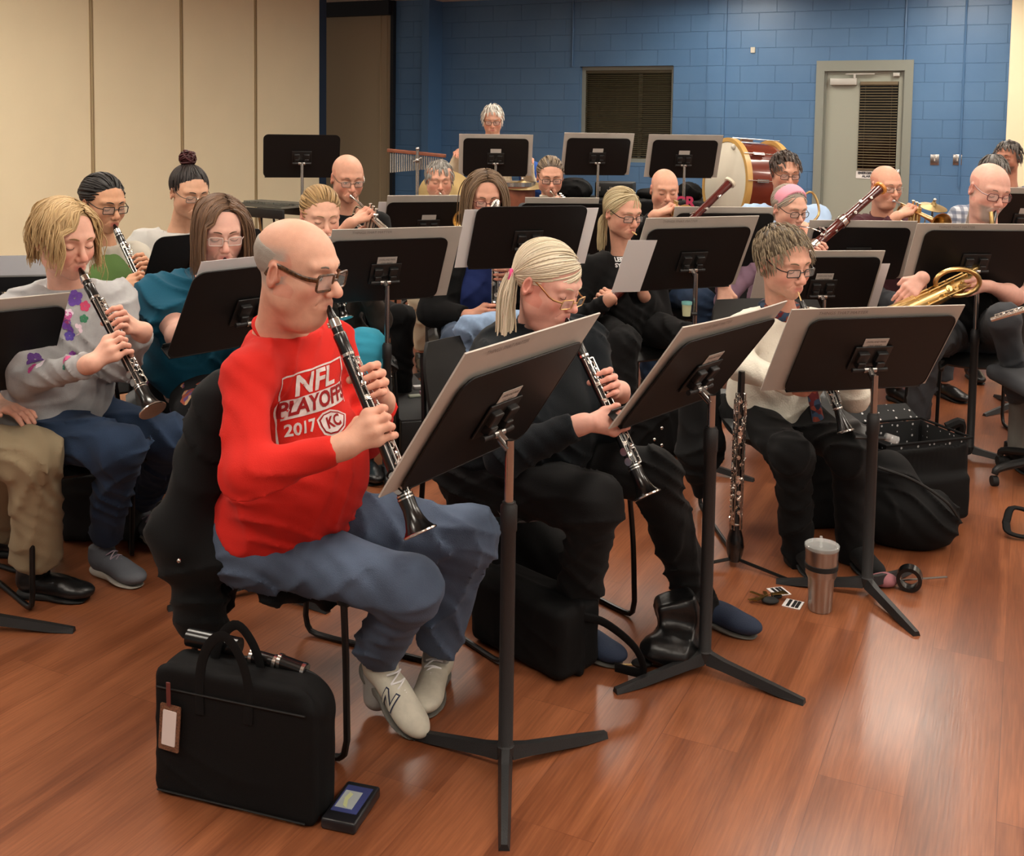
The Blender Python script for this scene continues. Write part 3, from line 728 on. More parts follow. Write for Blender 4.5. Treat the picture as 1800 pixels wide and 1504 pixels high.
def clarinet(label, a, b, n, seed=1, name='clarinet', h=1.0, detail=True, group='clarinets being played'):
    a, b = V(a), V(b); d = (b - a).normalized(); L = (b - a).length; k = L / 0.66; n = perp(d, n); s = d.cross(n)
    t = thing(name, label, 'clarinet', b, group=group); x = lambda v: v * k
    m = MB(); m.lathe(a, d, [(0, 0.004), (0.004, 0.006), (x(0.045), 0.0115), (x(0.075), 0.0125), (x(0.085), 0.0125)], 16); m.out('mouthpiece', M_EBONY, t, smooth=True)
    m = MB(); m.lathe(a, d, [(x(0.085), 0.0135), (x(0.09), 0.0155), (x(0.12), 0.0145), (x(0.145), 0.0155), (x(0.15), 0.0145), (x(0.36), 0.0138), (x(0.365), 0.0155), (x(0.385), 0.0155), (x(0.39), 0.0145), (x(0.555), 0.0155)], 18)
    body = m.out('body', M_EBONY, t, smooth=True)
    m = MB(); e = L - x(0.555); m.lathe(a + d * x(0.555), d, [(0, 0.018), (0.012, 0.0185), (e * 0.35, 0.0175), (e * 0.6, 0.021), (e * 0.8, 0.027), (e * 0.93, 0.035), (e * 0.985, 0.0385), (e, 0.038), (e * 0.99, 0.032), (e * 0.9, 0.024)], 28); m.out('bell', M_EBONY, t, smooth=True)
    m = MB()
    for z, r in ((0.052, 0.0128), (0.088, 0.0148), (0.148, 0.016), (0.152, 0.0158), (0.362, 0.0158), (0.388, 0.016), (0.553, 0.0185), (0.562, 0.0192)):
        m.lathe(a + d * x(z), d, [(-0.002, r * 0.96), (-0.0016, r), (0.0016, r), (0.002, r * 0.96)], 18)
    m.lathe(b - d * 0.004, d, [(-0.0015, 0.0375), (0, 0.0392), (0.003, 0.0395), (0.0042, 0.038)], 28)
    m.lathe(a + d * x(0.042), d, [(0, 0.0125), (0.001, 0.0133), (0.02, 0.0138), (0.021, 0.0128)], 16)
    for z in (0.048, 0.056): m.sph(a + d * x(z) - n * 0.017, 0.0035, 5)
    m.out('rings', M_SILVER, t, smooth=True)
    m = MB(); keywork(m, a, d, n, s, 0.0145, x(0.165), x(0.355), L, seed=seed); keywork(m, a, d, n, s, 0.015, x(0.395), x(0.55), L, seed=seed + 5)
    for z in (0.19, 0.225, 0.26, 0.42, 0.455, 0.49):
        c = a + d * x(z) + n * 0.0165; m.tube([c + (d * math.cos(q) + s * math.sin(q)) * 0.0085 for q in [i * math.pi / 4 for i in range(8)]], 0.0016, 5, closed=True)
    for z in (0.50, 0.535): m.cyl(a + d * x(z) + s * 0.016, a + d * x(z) + s * 0.019, 0.011, n=12); m.cyl(a + d * x(z) - s * 0.016 + n * 0.006, a + d * x(z) - s * 0.02 + n * 0.006, 0.009, n=12)
    m.out('keys', M_SILVER, t, smooth=True)
    return t
def oboe(label, a, b, n, cor=False, seed=3):
    a, b = V(a), V(b); d = (b - a).normalized(); L = (b - a).length; n = perp(d, n); s = d.cross(n)
    t = thing('cor_anglais' if cor else 'oboe', label, 'cor anglais' if cor else 'oboe', b)
    k = L / (0.80 if cor else 0.62); x = lambda v: v * k
    if not cor:
        m = MB(); m.tube([a, a + d * 0.03, a + d * 0.06], [0.0035, 0.0028, 0.004], 8, flat=(n, 0.5)); m.out('reed', mat('reed_cane', 'd8b27a', 0.6), t, smooth=True)
    m = MB(); s0 = 0.0 if cor else x(0.055)
    if cor: prof = [(0, 0.011), (0.02, 0.012), (x(0.3), 0.013), (x(0.31), 0.0155), (x(0.33), 0.014), (x(0.62), 0.0165), (x(0.63), 0.019), (x(0.66), 0.018), (x(0.70), 0.027), (x(0.735), 0.0315), (x(0.77), 0.027), (L, 0.019)]
    else: prof = [(s0, 0.008), (s0 + 0.02, 0.0115), (x(0.1), 0.0105), (x(0.29), 0.0115), (x(0.3), 0.0145), (x(0.32), 0.012), (x(0.5), 0.0135), (x(0.51), 0.0165), (x(0.53), 0.0145), (x(0.58), 0.019), (L, 0.029)]
    m.lathe(a, d, prof, 20); m.out('body', M_EBONY, t, smooth=True)
    m = MB(); r = 0.0145 if cor else 0.0118
    e1 = x(0.66) if cor else x(0.5)
    keywork(m, a, d, n, s, r, x(0.09), e1, L, step=0.013 if cor else .016, seed=seed, rr=1.25 if cor else 1); keywork(m, a, d, s, n, r, x(0.12), e1, L, step=0.018, seed=seed + 2, rr=1.25 if cor else 1); keywork(m, a, d, -s, n, r, x(0.12), e1, L, step=0.03, seed=seed + 4)
    for z in ((0.315, 0.64, 0.79) if cor else (0.31, 0.52, 0.615)):
        rr = (0.0165 if z < 0.4 else 0.0195) if cor else (0.0148 if z < 0.4 else (0.0168 if z < 0.6 else 0.029)); m.lathe(a + d * x(z), d, [(-0.003, rr * 0.97), (-0.002, rr), (0.002, rr), (0.003, rr * 0.97)], 20)
    m.out('keys', M_SILVER, t, smooth=True)
    return t
def tframe(a, d, up):
    d = V(d).normalized(); u = perp(d, up); return Matrix.Translation(V(a)) @ Matrix((d.cross(u), d, u)).transposed().to_4x4()
def trumpet(label, a, d, up, metal, name='trumpet', L=0.50, group='trumpets being played'):
    "a mouth, d bell direction"
    F_ = tframe(a, d, up); t = thing(name, label, 'trumpet', V(a) + V(d).normalized() * 0.3, group=group)
    m = MB(F_); m._lathe(V((0, 0, 0)), V((0, 1, 0)), [(0, 0.0135), (0.006, 0.0135), (0.02, 0.009), (0.035, 0.0055), (0.085, 0.0048)], 16); m.out('mouthpiece', M_SILVER, t, smooth=True)
    m = MB(F_)
    m.tube(bez([(0, 0.08, 0), (0, 0.30, 0), (0, 0.40, 0), (0, 0.435, -0.02), (0, 0.435, -0.075), (0, 0.40, -0.098), (0, 0.28, -0.098), (0, 0.22, -0.098)], 40), 0.0062, 10)
    m.tube(bez([(0.02, 0.24, -0.03), (0.04, 0.16, -0.03), (0.04, 0.12, -0.045), (0.03, 0.12, -0.08), (0.02, 0.2, -0.085)], 16), 0.0058, 8)
    m.tube([(0, 0.33, 0), (0, 0.33, -0.098)], 0.003, 6); m.tube([(0, 0.41, 0), (0, 0.41, -0.098)], 0.003, 6)
    m.out('tuning_slide', metal, t, smooth=True)
    m = MB(F_); pts = bez([(0.022, 0.24, -0.098), (0.022, 0.15, -0.098), (0.022, 0.105, -0.085), (0.022, 0.09, -0.05), (0.022, 0.105, -0.012), (0.022, 0.15, 0.0), (0.022, 0.3, 0.0)], 30); m.tube(pts, 0.0065, 10)
    pr = [(0, 0.0065), (0.06, 0.009), (0.11, 0.013), (0.15, 0.019), (0.18, 0.028), (0.2, 0.042), (0.21, 0.058), (0.213, 0.061), (0.2125, 0.057), (0.19, 0.033), (0.15, 0.017), (0.12, 0.011)]
    m._lathe(V((0.022, 0.3, 0)), V((0, 1, 0)), pr, 32); m.out('bell', metal, t, smooth=True)
    for i in range(3):
        m = MB(F_); y = 0.205 + 0.032 * i; m._lathe(V((0.006, y, -0.125)), V((0, 0, 1)), [(0, 0.008), (0.005, 0.0145), (0.012, 0.0145), (0.14, 0.0145), (0.15, 0.0145), (0.152, 0.006), (0.17, 0.004), (0.171, 0.0085), (0.176, 0.0085)], 16)
        m.out('valve', metal, t, smooth=True)
    return t
# ---------------------------------------------------------------- people
def lerp3(a, b, t): return np.asarray(a) * (1 - t[:, None]) + np.asarray(b) * t[:, None]
def sm(x, a, b): t = np.clip((x - a) / (b - a), 0, 1); return t * t * (3 - 2 * t)
def head_field(o):
    w_ = o.get('w', 1.0); fat = o.get('fat', 0.0); fem = o.get('fem', False); P_ = []
    P_ += [ell((0, -.014, .036), (.074 * w_, .096, .080)), ell((0, .022, -.002), (.066 * w_, .070, .088), k=.03),
           ell((0, .028, -.062), (.050 * w_ + fat * .012, .052, .042), k=.03), ell((0, .070, -.094), (.020, .018, .017) if not fem else (.017, .016, .015), k=.03)]
    for s in (-1, 1):
        P_ += [ell((s * .040, .052, -.028), (.024 + fat * .004, .028, .026), k=.02), ell((s * .044 * w_, .010, -.056), (.019 + fat * .007, .028, .026 + fat * .006), k=.035),
               cone((s * .012, .088, .026), (s * .044, .074, .026), .0085 if not fem else .006, .006, k=.02)]
    if fat: P_ += [ell((0, .030, -.108), (.046, .044, .026 + .01 * fat), k=.03)]
    nl = o.get('nose', 1.0)
    P_ += [cone((0, .084, .012), (0, .098 + .012 * nl, -.026), .0075, .0105 * nl, k=.014), ell((0, .100 + .013 * nl, -.032), (.0105 * nl, .0105, .009), k=.008)]
    for s in (-1, 1):
        P_ += [ell((s * .0115 * nl, .094 + .006 * nl, -.036), (.0078, .010, .0075), k=.008),
               ell((s * .033, .094, .001), (.021, .012, .013), k=.016, op='s'), ell((s * .0315, .0745, .000), (.0145, .0135, .0125), k=.004)]
    pu = o.get('purse', 1.0)
    P_ += [ell((0, .080, -.064), (.026, .016, .020), k=.02), cone((-.017 * pu, .0905, -.0585), (.017 * pu, .0905, -.0585), .0055, k=.006), cone((-.015 * pu, .0905, -.0695), (.015 * pu, .0905, -.0695), .0065, k=.006),
           cone((-.018 * pu, .099, -.0640), (.018 * pu, .099, -.0640), .0016, k=.003, op='s')]
    for s in (-1, 1):
        R = Euler((math.radians(-12), 0, math.radians(-22 * s))).to_matrix()
        P_ += [ell((s * .0765 * w_, -.012, -.006), (.0075, .0185, .031), R=R, k=.008), ell((s * .0825 * w_, -.006, -.002), (.006, .0105, .019), R=R, k=.004, op='s'), ell((s * .076 * w_, .002, -.012), (.006, .006, .008), k=.005)]
    for s in (-1, 1): P_.append(cone((s * .0175, .097, -.040), (s * .029, .080, -.064), .0012, k=.006, op='s'))
    return P_
def head_cols(v, o):
    base = np.array(lin(o.get('skin', 'd9a890'))); rosy = np.array(lin(o.get('rosy', 'd08878'))); n = len(v)
    c = np.tile(base, (n, 1)); x, y, z = v[:, 0], v[:, 1], v[:, 2]; ax = np.abs(x)
    g = np.exp(-(((ax - .045) / .022) ** 2 + ((z + .035) / .022) ** 2)) * (y > .02) * .7; c = lerp3(c, rosy, g) if False else c * (1 - g[:, None]) + rosy * g[:, None]
    g = np.exp(-((x / .014) ** 2 + ((z + .03) / .014) ** 2)) * (y > .09) * .6; c = c * (1 - g[:, None]) + rosy * g[:, None]
    g = (ax > .072) * .5 * (np.abs(z) < .05); c = c * (1 - g[:, None]) + rosy * g[:, None]
    lip = np.array(lin(o.get('lip', 'b86a62'))); g = np.exp(-((x / .0185) ** 4 + ((z + .064) / .0095) ** 4)) * (y > .085) * .85; c = c * (1 - g[:, None]) + lip * g[:, None]
    if o.get('beard'):
        bc, ext = o['beard']; b_ = np.array(lin(bc))
        g = sm(-z, .045, .06) * sm(y, ext, ext + .025) * (1 - sm(-z, .135, .15)); g = g * (1 - np.exp(-((x / .02) ** 4 + ((z + .064) / .008) ** 4))) * .8
        c = c * (1 - g[:, None]) + b_ * g[:, None]
    if o.get('stub'):
        sc_, lo_ = o['stub']; g = sm(-y, -.030, -.005) * sm(z, -.055, -.02) * (1 - sm(z, lo_ - .02, lo_ + .01)) * .85; g = np.where((ax > .073) & (z < .03) & (y > -.04), 0, g)
        c = c * (1 - g[:, None]) + np.array(lin(sc_)) * g[:, None]
    return c
SC, SR = V((0, -.014, .036)), V((.074, .096, .080))
def out_of_skull(p, lift):
    q = p - SC; r = V((SR.x + lift, SR.y + lift, SR.z + lift)); k = math.sqrt((q.x / r.x) ** 2 + (q.y / r.y) ** 2 + (q.z / r.z) ** 2)
    if k < 1: q = q / max(k, 1e-3); return SC + q, True
    return p, False
def locks(n, rootf, initf, Lf, r=.0045, lift=.008, grav=None, gat=None, gst=.35, wave=0, seed=0, col='8a6a40', col2=None, taper=.3, seg=14, neck=True, fl=.55, facegap=True):
    q = random.Random(seed); vs = []; fs = []; cs = []; A = np.array(lin(col)); B = np.array(lin(col2 or col)); g = grav or V((0, 0, -1))
    for i in range(n):
        p, tag_ = rootf(q); L = Lf(q, tag_); d = initf(p, tag_).normalized(); st = L / seg; lf = lift * q.uniform(.6, 1.05); pts = []; ph = q.uniform(0, 6.28)
        for k in range(seg + 1):
            p, on = out_of_skull(p, lf); pts.append(p.copy())
            if gat is not None:
                tg = (gat - p); 
                if tg.length < st * 1.2: pts.append(gat.copy()); break
                d = (d * .45 + tg.normalized() * gst).normalized()
            else: d = (d * .72 + g * .36 + V((math.sin(ph + k * .9), math.cos(ph * 1.7 + k * .8), 0)) * wave).normalized()
            nx = p + d * st; m_, on2 = out_of_skull(nx, lf)
            if on2: d = (m_ - p).normalized()
            p = p + d * st
            if neck and p.z < -.085:
                rr = math.hypot(p.x, p.y + .015)
                if rr < .066: f_ = .066 / max(rr, 1e-3); p.x *= f_; p.y = (p.y + .015) * f_ - .015
            if facegap and p.z < .05 and p.y > .035 and abs(p.x) < .064: p.x = .064 if p.x > 0 else -.064
        m = len(pts)
        if m < 3: continue
        rs = [r * (1 - (1 - taper) * (k / (m - 1)) ** 2) * (0.55 + .45 * min(1, k / 2)) for k in range(m)]
        mb = MB(); c0 = SC
        up = None
        nn_ = 5; base = len(vs)
        for k, pp in enumerate(pts):
            tt = (pts[min(k + 1, m - 1)] - pts[max(k - 1, 0)]).normalized(); ou = (pp - V((0, -.01, min(pp.z, .036)))).normalized()
            sd = tt.cross(ou)
            if sd.length < .05: sd = tt.cross(V((0, 1, 0)))
            sd.normalize(); ou = sd.cross(tt)
            for j in range(nn_):
                an = 2 * math.pi * j / nn_; vs.append(pp + sd * math.cos(an) * rs[k] + ou * math.sin(an) * rs[k] * fl)
        for k in range(m - 1):
            for j in range(nn_): fs.append((base + k * nn_ + j, base + k * nn_ + (j + 1) % nn_, base + (k + 1) * nn_ + (j + 1) % nn_, base + (k + 1) * nn_ + j))
        t = q.random(); t = .5 + (t - .5) * .7; cc = (A * (1 - t) + B * t) * q.uniform(.88, 1.1); cs += [cc] * (m * nn_)
    return (np.array([tuple(v) for v in vs]), np.array(fs), np.array(cs)) if vs else None
def cap(th, planes, extra=(), h=.004):
    P_ = [ell(tuple(SC), (SR.x + th, SR.y + th, SR.z + th))] + list(extra)
    for c, n in planes: P_.append(half(c, n, k=.012))
    return P_, h
def hair(kind, o, G, near):
    "hair in the head's own frame; G = world down in that frame"
    col = o.get('hair_col', '6b5136'); col2 = o.get('hair_col2', col); N = {0: 2.6, 1: 1.2, 2: .55}[near]; parts = []; sd = o.get('seed', 1)
    rr = {0: .0028, 1: .0044, 2: .0066}[near]
    FP = ((0, .074, .074), (0, .86, -.50)); NP = ((0, -.06, -.062), (0, -.25, -1))
    def addcap(th, planes, extra=(), c=None):
        P_, h = cap(th, planes, extra); v, f = sdf(P_, .0045, .0008 if th < .004 else .0012, 3.0, sd); parts.append((v, f, np.array(lin(c or col)) * .85))
    def root_all(zmin=.0, ymax=.065):
        def f(q):
            while True:
                u = V((q.gauss(0, 1), q.gauss(0, 1), q.gauss(0, 1))).normalized(); p = SC + V((u.x * SR.x, u.y * SR.y, u.z * SR.z))
                if p.z > zmin and (p - V(FP[0])).dot(V(FP[1])) < -.002 and (p - V(NP[0])).dot(V(NP[1])) < 0 and p.y < ymax: return p, 0
        return f
    if kind == 'short':
        addcap(.004, [FP, NP]); cr = V(o.get('crown', (0.01, -.06, .11)))
        parts.append(locks(int(330 * N), root_all(-.05), lambda p, t: (p - cr) + V((0, o.get('fwd', 0), 0)), lambda q, t: q.uniform(.03, .055) * o.get('len', 1), r=rr, lift=.010 * o.get('vol', 1), grav=V((0, o.get('fwd', 0) * 2, -.6)), seed=sd, col=col, col2=col2, seg=6, neck=False, facegap=False))
    elif kind == 'fringe':
        top = o.get('top', .05); addcap(.0024, [((0, .03, .02), (0, 1, -.25)), NP, ((0, 0, top), (0, .25, 1))])
    elif kind in ('long', 'bob'):
        pl = o.get('length', .30); px = o.get('part', .0); addcap(.005, [((0, .058, .080), (0, .80, -.60)), NP])
        def rt(q):
            y = q.uniform(-.09, o.get('fronty', .052)); side = 1 if q.random() < .5 else -1; x = px + side * abs(q.gauss(0, .018)); zz = 1 - ((x) / SR.x) ** 2 - ((y - SC.y) / SR.y) ** 2
            p = SC + V((x, y - SC.y, SR.z * math.sqrt(max(zz, .02)))); return p, side
        parts.append(locks(int(300 * N), rt, lambda p, s: V((s * 1.0, -.25 - (.35 if p.y < -.03 else .0) + o.get('sweep', 0), .1)), lambda q, t: pl * q.uniform(.85, 1.05) + .06, r=rr * 1.15, lift=.013, grav=G, wave=o.get('wave', .03), seed=sd, col=col, col2=col2, seg=18 if pl > .2 else 14))
        def rb(q):
            u = V((q.uniform(-1, 1), -1, q.uniform(-.2, .5))).normalized(); return SC + V((u.x * SR.x, u.y * SR.y, u.z * SR.z)), 0
        parts.append(locks(int(110 * N), rb, lambda p, t: V((p.x * 3, -.2, -1)), lambda q, t: pl * q.uniform(.75, .95), r=rr * 1.3, lift=.012, grav=G, wave=o.get('wave', .03), seed=sd + 3, col=col, col2=col2, seg=14))
    elif kind in ('tail', 'bun'):
        gp = V(o.get('gather', (0, -.115, .0))); addcap(.004, [FP, NP])
        parts.append(locks(int(330 * N), root_all(-.055), lambda p, t: (gp - p).normalized() + (p - SC).normalized() * .3, lambda q, t: .30, r=rr, lift=.009, gat=gp, gst=.8, fl=.4, seed=sd, col=col, col2=col2, seg=18, taper=.8, neck=False, facegap=False))
        if kind == 'tail':
            sp = o.get('spread', .012); pl = o.get('length', .25); td = V(o.get('taild', (0, -.6, -.1)))
            parts.append(locks(int(120 * N) + 20, lambda q: (gp + V((q.gauss(0, .006), q.gauss(0, .006), q.gauss(0, .006))), 0), lambda p, t: td + (p - gp) * 18, lambda q, t: pl * q.uniform(.75, 1.1), r=rr * 1.2, lift=.012, grav=G, wave=o.get('wave', .05), seed=sd + 2, col=col, col2=col2, seg=14))
        else:
            q = random.Random(sd); R_ = o.get('bunr', .032); c0 = gp + (gp - SC).normalized() * R_ * .6; mb = MB()
            v, f = sdf([ell(tuple(c0), R_ * .9)], .004, .001, 3); parts.append((v, f, np.array(lin(o.get('bun_col', col)))))
            for i in range(16):
                ax_ = V((q.gauss(0, 1), q.gauss(0, 1), q.gauss(0, 1))).normalized(); e1 = perp(ax_, (0.3, .5, 1)); e2 = ax_.cross(e1); pts = [c0 + ax_ * R_ * .35 + (e1 * math.cos(t) + e2 * math.sin(t)) * R_ * q.uniform(.85, 1.02) for t in np.linspace(0, 4.5, 12)]
                m_ = MB(); m_.tube(pts, .0042, 6); parts.append((np.array([tuple(v) for v in m_.v]), np.array([f for f in m_.f if len(f) == 4]), np.array(lin(o.get('bun_col', col))) * q.uniform(.7, 1.3)))
    return [p for p in parts if p is not None and len(p[0])]
def lens_pts(c, R, w_, h_, r, n=5): return [c + R @ V((x, 0, z)) for x, z in rrect(w_, h_, r, n)]
def glasses(parent, HM, g):
    fm = g['m']; r = g.get('r', .0016); w_, h_ = g.get('w', .024), g.get('h', .016); z0 = g.get('z', -.004); y0 = g.get('y', .100); tiltv = g.get('drop', 0)
    M = HM; fr = MB(M); ln = MB(M); R0 = Matrix.Rotation(math.radians(-g.get('ang', 6)), 3, 'X')
    for s in (-1, 1):
        R = Matrix.Rotation(math.radians(-9 * s), 3, 'Z') @ R0; c = V((s * .0325, y0 - .002, z0))
        pts = lens_pts(c, R, w_, h_, g.get('rad', .009))
        if g.get('halfrim'): pts_ = [p for p in pts if (R.inverted() @ (p - c)).z > -.002]; fr.tube(pts_[:], r, 7)
        else: fr.tube(pts, r, 7, closed=True)
        n_ = len(pts); ln.add(pts, [tuple(range(n_))])
        hx = c + R @ V((s * w_, 0, h_ * .45)); ear = V((s * .078, -.008, .018)); fr.tube(bez([hx, V((s * .068, .07, z0 + h_ * .45)), V((s * .0765, .03, .012)), ear, V((s * .077, -.03, -.008))], 10), [r * g.get('tr', 1.1)] * 11, 7, flat=((1, 0, 0), .5) if g.get('tr', 1) > 1.3 else None)
    fr.tube(bez([V((-.0325 + w_, y0 + .001, z0 + .003)), V((0, y0 + .006, z0 + .006)), V((.0325 - w_, y0 + .001, z0 + .003))], 6), r, 7)
    o = fr.out('glasses', fm, parent, smooth=True); l = ln.out('lenses', M_GLASS, o); return o
def face_parts(parent, HM, o):
    b = MB(HM); bc = o.get('brow', o.get('hair_col', '5a4634')); 
    for s in (-1, 1):
        b.tube(bez([(s * .012, .0975, .0235), (s * .028, .0940, .0285), (s * .048, .0785, .0235)], 6), [.0016, .0025, .0026, .0024, .002, .0016, .001], 6, flat=((0, 1, 0), .6))
    b.out('eyebrows', mat('brow_' + bc, bc, .8), parent, smooth=True)
    if o.get('eyes', 'down') == 'down':
        b = MB(HM)
        for s in (-1, 1): b.tube(bez([(s * .0315 - .0135, .0835, -.001), (s * .0315 - .006, .0882, -.0052), (s * .0315 + .006, .0882, -.0052), (s * .0315 + .0135, .0835, -.001)], 8), .0009, 5)
        b.out('eyelashes', mat('lash', '3a2a24', .8), parent, smooth=True)
    else:
        b = MB(HM)
        for s in (-1, 1): b.sph((s * .0315, .0850, -.0005), (.0105, .0040, .0040), 8)
        e = b.out('eyes', mat('eye_white', 'cdc4bd', .25), parent, smooth=True)
        b = MB(HM)
        for s in (-1, 1): b.sph((s * .0315 + o.get('look', 0), .0876, -.0012), (.0042, .0022, .0036), 6)
        b.out('irises', mat('iris_' + o.get('iris', '3b2c22'), o.get('iris', '3b2c22'), .15), e, smooth=True)
        b = MB(HM)
        for s in (-1, 1): b.tube(bez([(s * .0315 - .0125, .084, .0005), (s * .0315, .0890, .0045), (s * .0315 + .0125, .084, .0005)], 8), .0010, 5)
        b.out('eyelashes', mat('lash', '3a2a24', .8), parent, smooth=True)
def ik(a, c, l1, l2, hint):
    a, c = V(a), V(c); d = c - a; L = min(d.length, (l1 + l2) * .995); u = d.normalized(); x = (l1 * l1 - l2 * l2 + L * L) / (2 * L); h = math.sqrt(max(l1 * l1 - x * x, 0)); return a + u * x + perp(u, hint) * h
def grasp(G, a, s, n, rt=.014, W=None, fs=1.0, spread=1.0, wdir=None):
    "hand closed round a tube at G: a along the tube (index side), s towards the palm, n the side the finger tips press on"
    G, a = V(G), V(a).normalized(); n = perp(a, n); s = V(s); s = (s - a * s.dot(a)); s = (s - n * s.dot(n)).normalized(); P_ = []; K = []
    offs = [.033 * spread, .011 * spread, -.011 * spread, -.031 * spread]; LN = [.95, 1.05, 1.0, .8]
    for i, of in enumerate(offs):
        tip = G + a * of + n * (rt + .005) - s * .004; k_ = G + a * of * .95 + s * (.056 * LN[i]) * fs + n * (.018 - (.006 if i == 3 else 0)); K.append(k_)
        pip = k_.lerp(tip, .42) + n * .026 * LN[i]; dip = k_.lerp(tip, .80) + n * .019; r0 = .0098 * fs if i < 3 else .0085 * fs
        P_ += [cone(k_, pip, r0, r0 * .92, k=.006), cone(pip, dip, r0 * .92, r0 * .84, k=.004), cone(dip, tip, r0 * .84, r0 * .72, k=.004)]
    mk = sum(K, V()) / 4
    if W is None:
        wd = V(wdir) if wdir else (s * .9 - n * .35 - a * .25); W = mk + wd.normalized() * .085 * fs
    W = V(W)
    for i, k_ in enumerate(K): P_.append(cone(W.lerp(k_, .15), k_, .0155 * fs, .0115 * fs, k=.014))
    tb = W.lerp(K[0], .35) - n * .018; tm = G + s * .034 + a * .030 - n * .020; tt = G + a * .026 - n * (rt + .007) + s * .004
    P_ += [cone(tb, tm, .014 * fs, .0115 * fs, k=.012), cone(tm, tt, .0108 * fs, .009 * fs, k=.005)]
    return P_, W
def rest_hand(W, d, n, s, curl=.5, fs=1.0):
    "open hand: W wrist, d pointing to the fingers, n back of the hand, s thumb side"
    W, d = V(W), V(d).normalized(); n = perp(d, n); s = perp(d, s); s = (s - n * s.dot(n)).normalized(); P_ = []
    for i, of in enumerate((.030, .010, -.010, -.029)):
        k_ = W + d * .088 + s * of; ln = (.040, .045, .042, .032)[i]; p1 = k_ + (d - n * curl * .5).normalized() * ln; p2 = p1 + (d - n * curl * 1.3).normalized() * ln * .6; p3 = p2 + (d - n * curl * 2.0).normalized() * ln * .5; r0 = .0095 if i < 3 else .008
        P_ += [cone(k_, p1, r0, r0 * .92, k=.006), cone(p1, p2, r0 * .92, r0 * .84, k=.004), cone(p2, p3, r0 * .84, r0 * .7, k=.004), cone(W + s * of * .4, k_, .016, .0115, k=.014)]
    tb = W + d * .03 + s * .025; P_ += [cone(tb, tb + d * .035 + s * .028, .013, .011, k=.012), cone(tb + d * .035 + s * .028, tb + d * .065 + s * .03 - n * .01, .0105, .008, k=.005)]
    return P_
def shoe(parent, ank, d, upper, sole, name='shoe', L=.29, h=.005, roll=0.0, pitch=0.0, sz=1.0, zf=None, simple=False, accent=None):
    d = V(d).normalized(); z = V((0, 0, 1)); base = V((ank[0], ank[1], 0 if zf is None else zf)); s = d.cross(z).normalized(); R = Matrix((s, d, z)).transposed()
    R = R @ Matrix.Rotation(math.radians(pitch), 3, 'X') @ Matrix.Rotation(math.radians(roll), 3, 'Y')
    q = lambda x, y, zz: base + R @ V((x * sz, y * sz, zz * sz)); S_ = (L / .29)
    up = [ell(q(0, -.025, .058), (.034, .045, .042), R, k=.03), ell(q(0, .05 * S_, .046), (.038, .075, .034), R, k=.03), ell(q(0, .125 * S_, .034), (.042, .065, .027), R, k=.025), cone(q(0, -.02, .06), q(0, -.025, .098), .040, .040, k=.02, cut=True)]
    o = blob(name, up, h, upper, parent)
    so = [ell(q(0, -.02, .014), (.036, .052, .017), R, k=.02), ell(q(0, .11 * S_, .014), (.046, .085, .017), R, k=.03), cone(q(0, -.02, .014), q(0, .12, .014), .016, .018, k=.03), half(q(0, 0, 0.001), R @ V((0, 0, -1)), k=.003), half(q(0, 0, .026), R @ V((0, .12, 1)), k=.003)]
    blob('sole', so, h, sole, o)
    if not simple:
        b = MB()
        for i in range(5):
            y = (.030 + i * .022) * S_; zz = .090 - i * .0085
            b.tube(bez([q(-.022, y, zz - .008), q(0, y + .008, zz + .002), q(.022, y, zz - .008)], 6), .0026 * sz, 6)
            b.tube(bez([q(-.022, y, zz - .008), q(.0, y + .014, zz + .001), q(.022, y + .022, zz - .014)], 6), .0022 * sz, 6)
        b.out('laces', accent or M_PAPER, o, smooth=True)
    return o, q
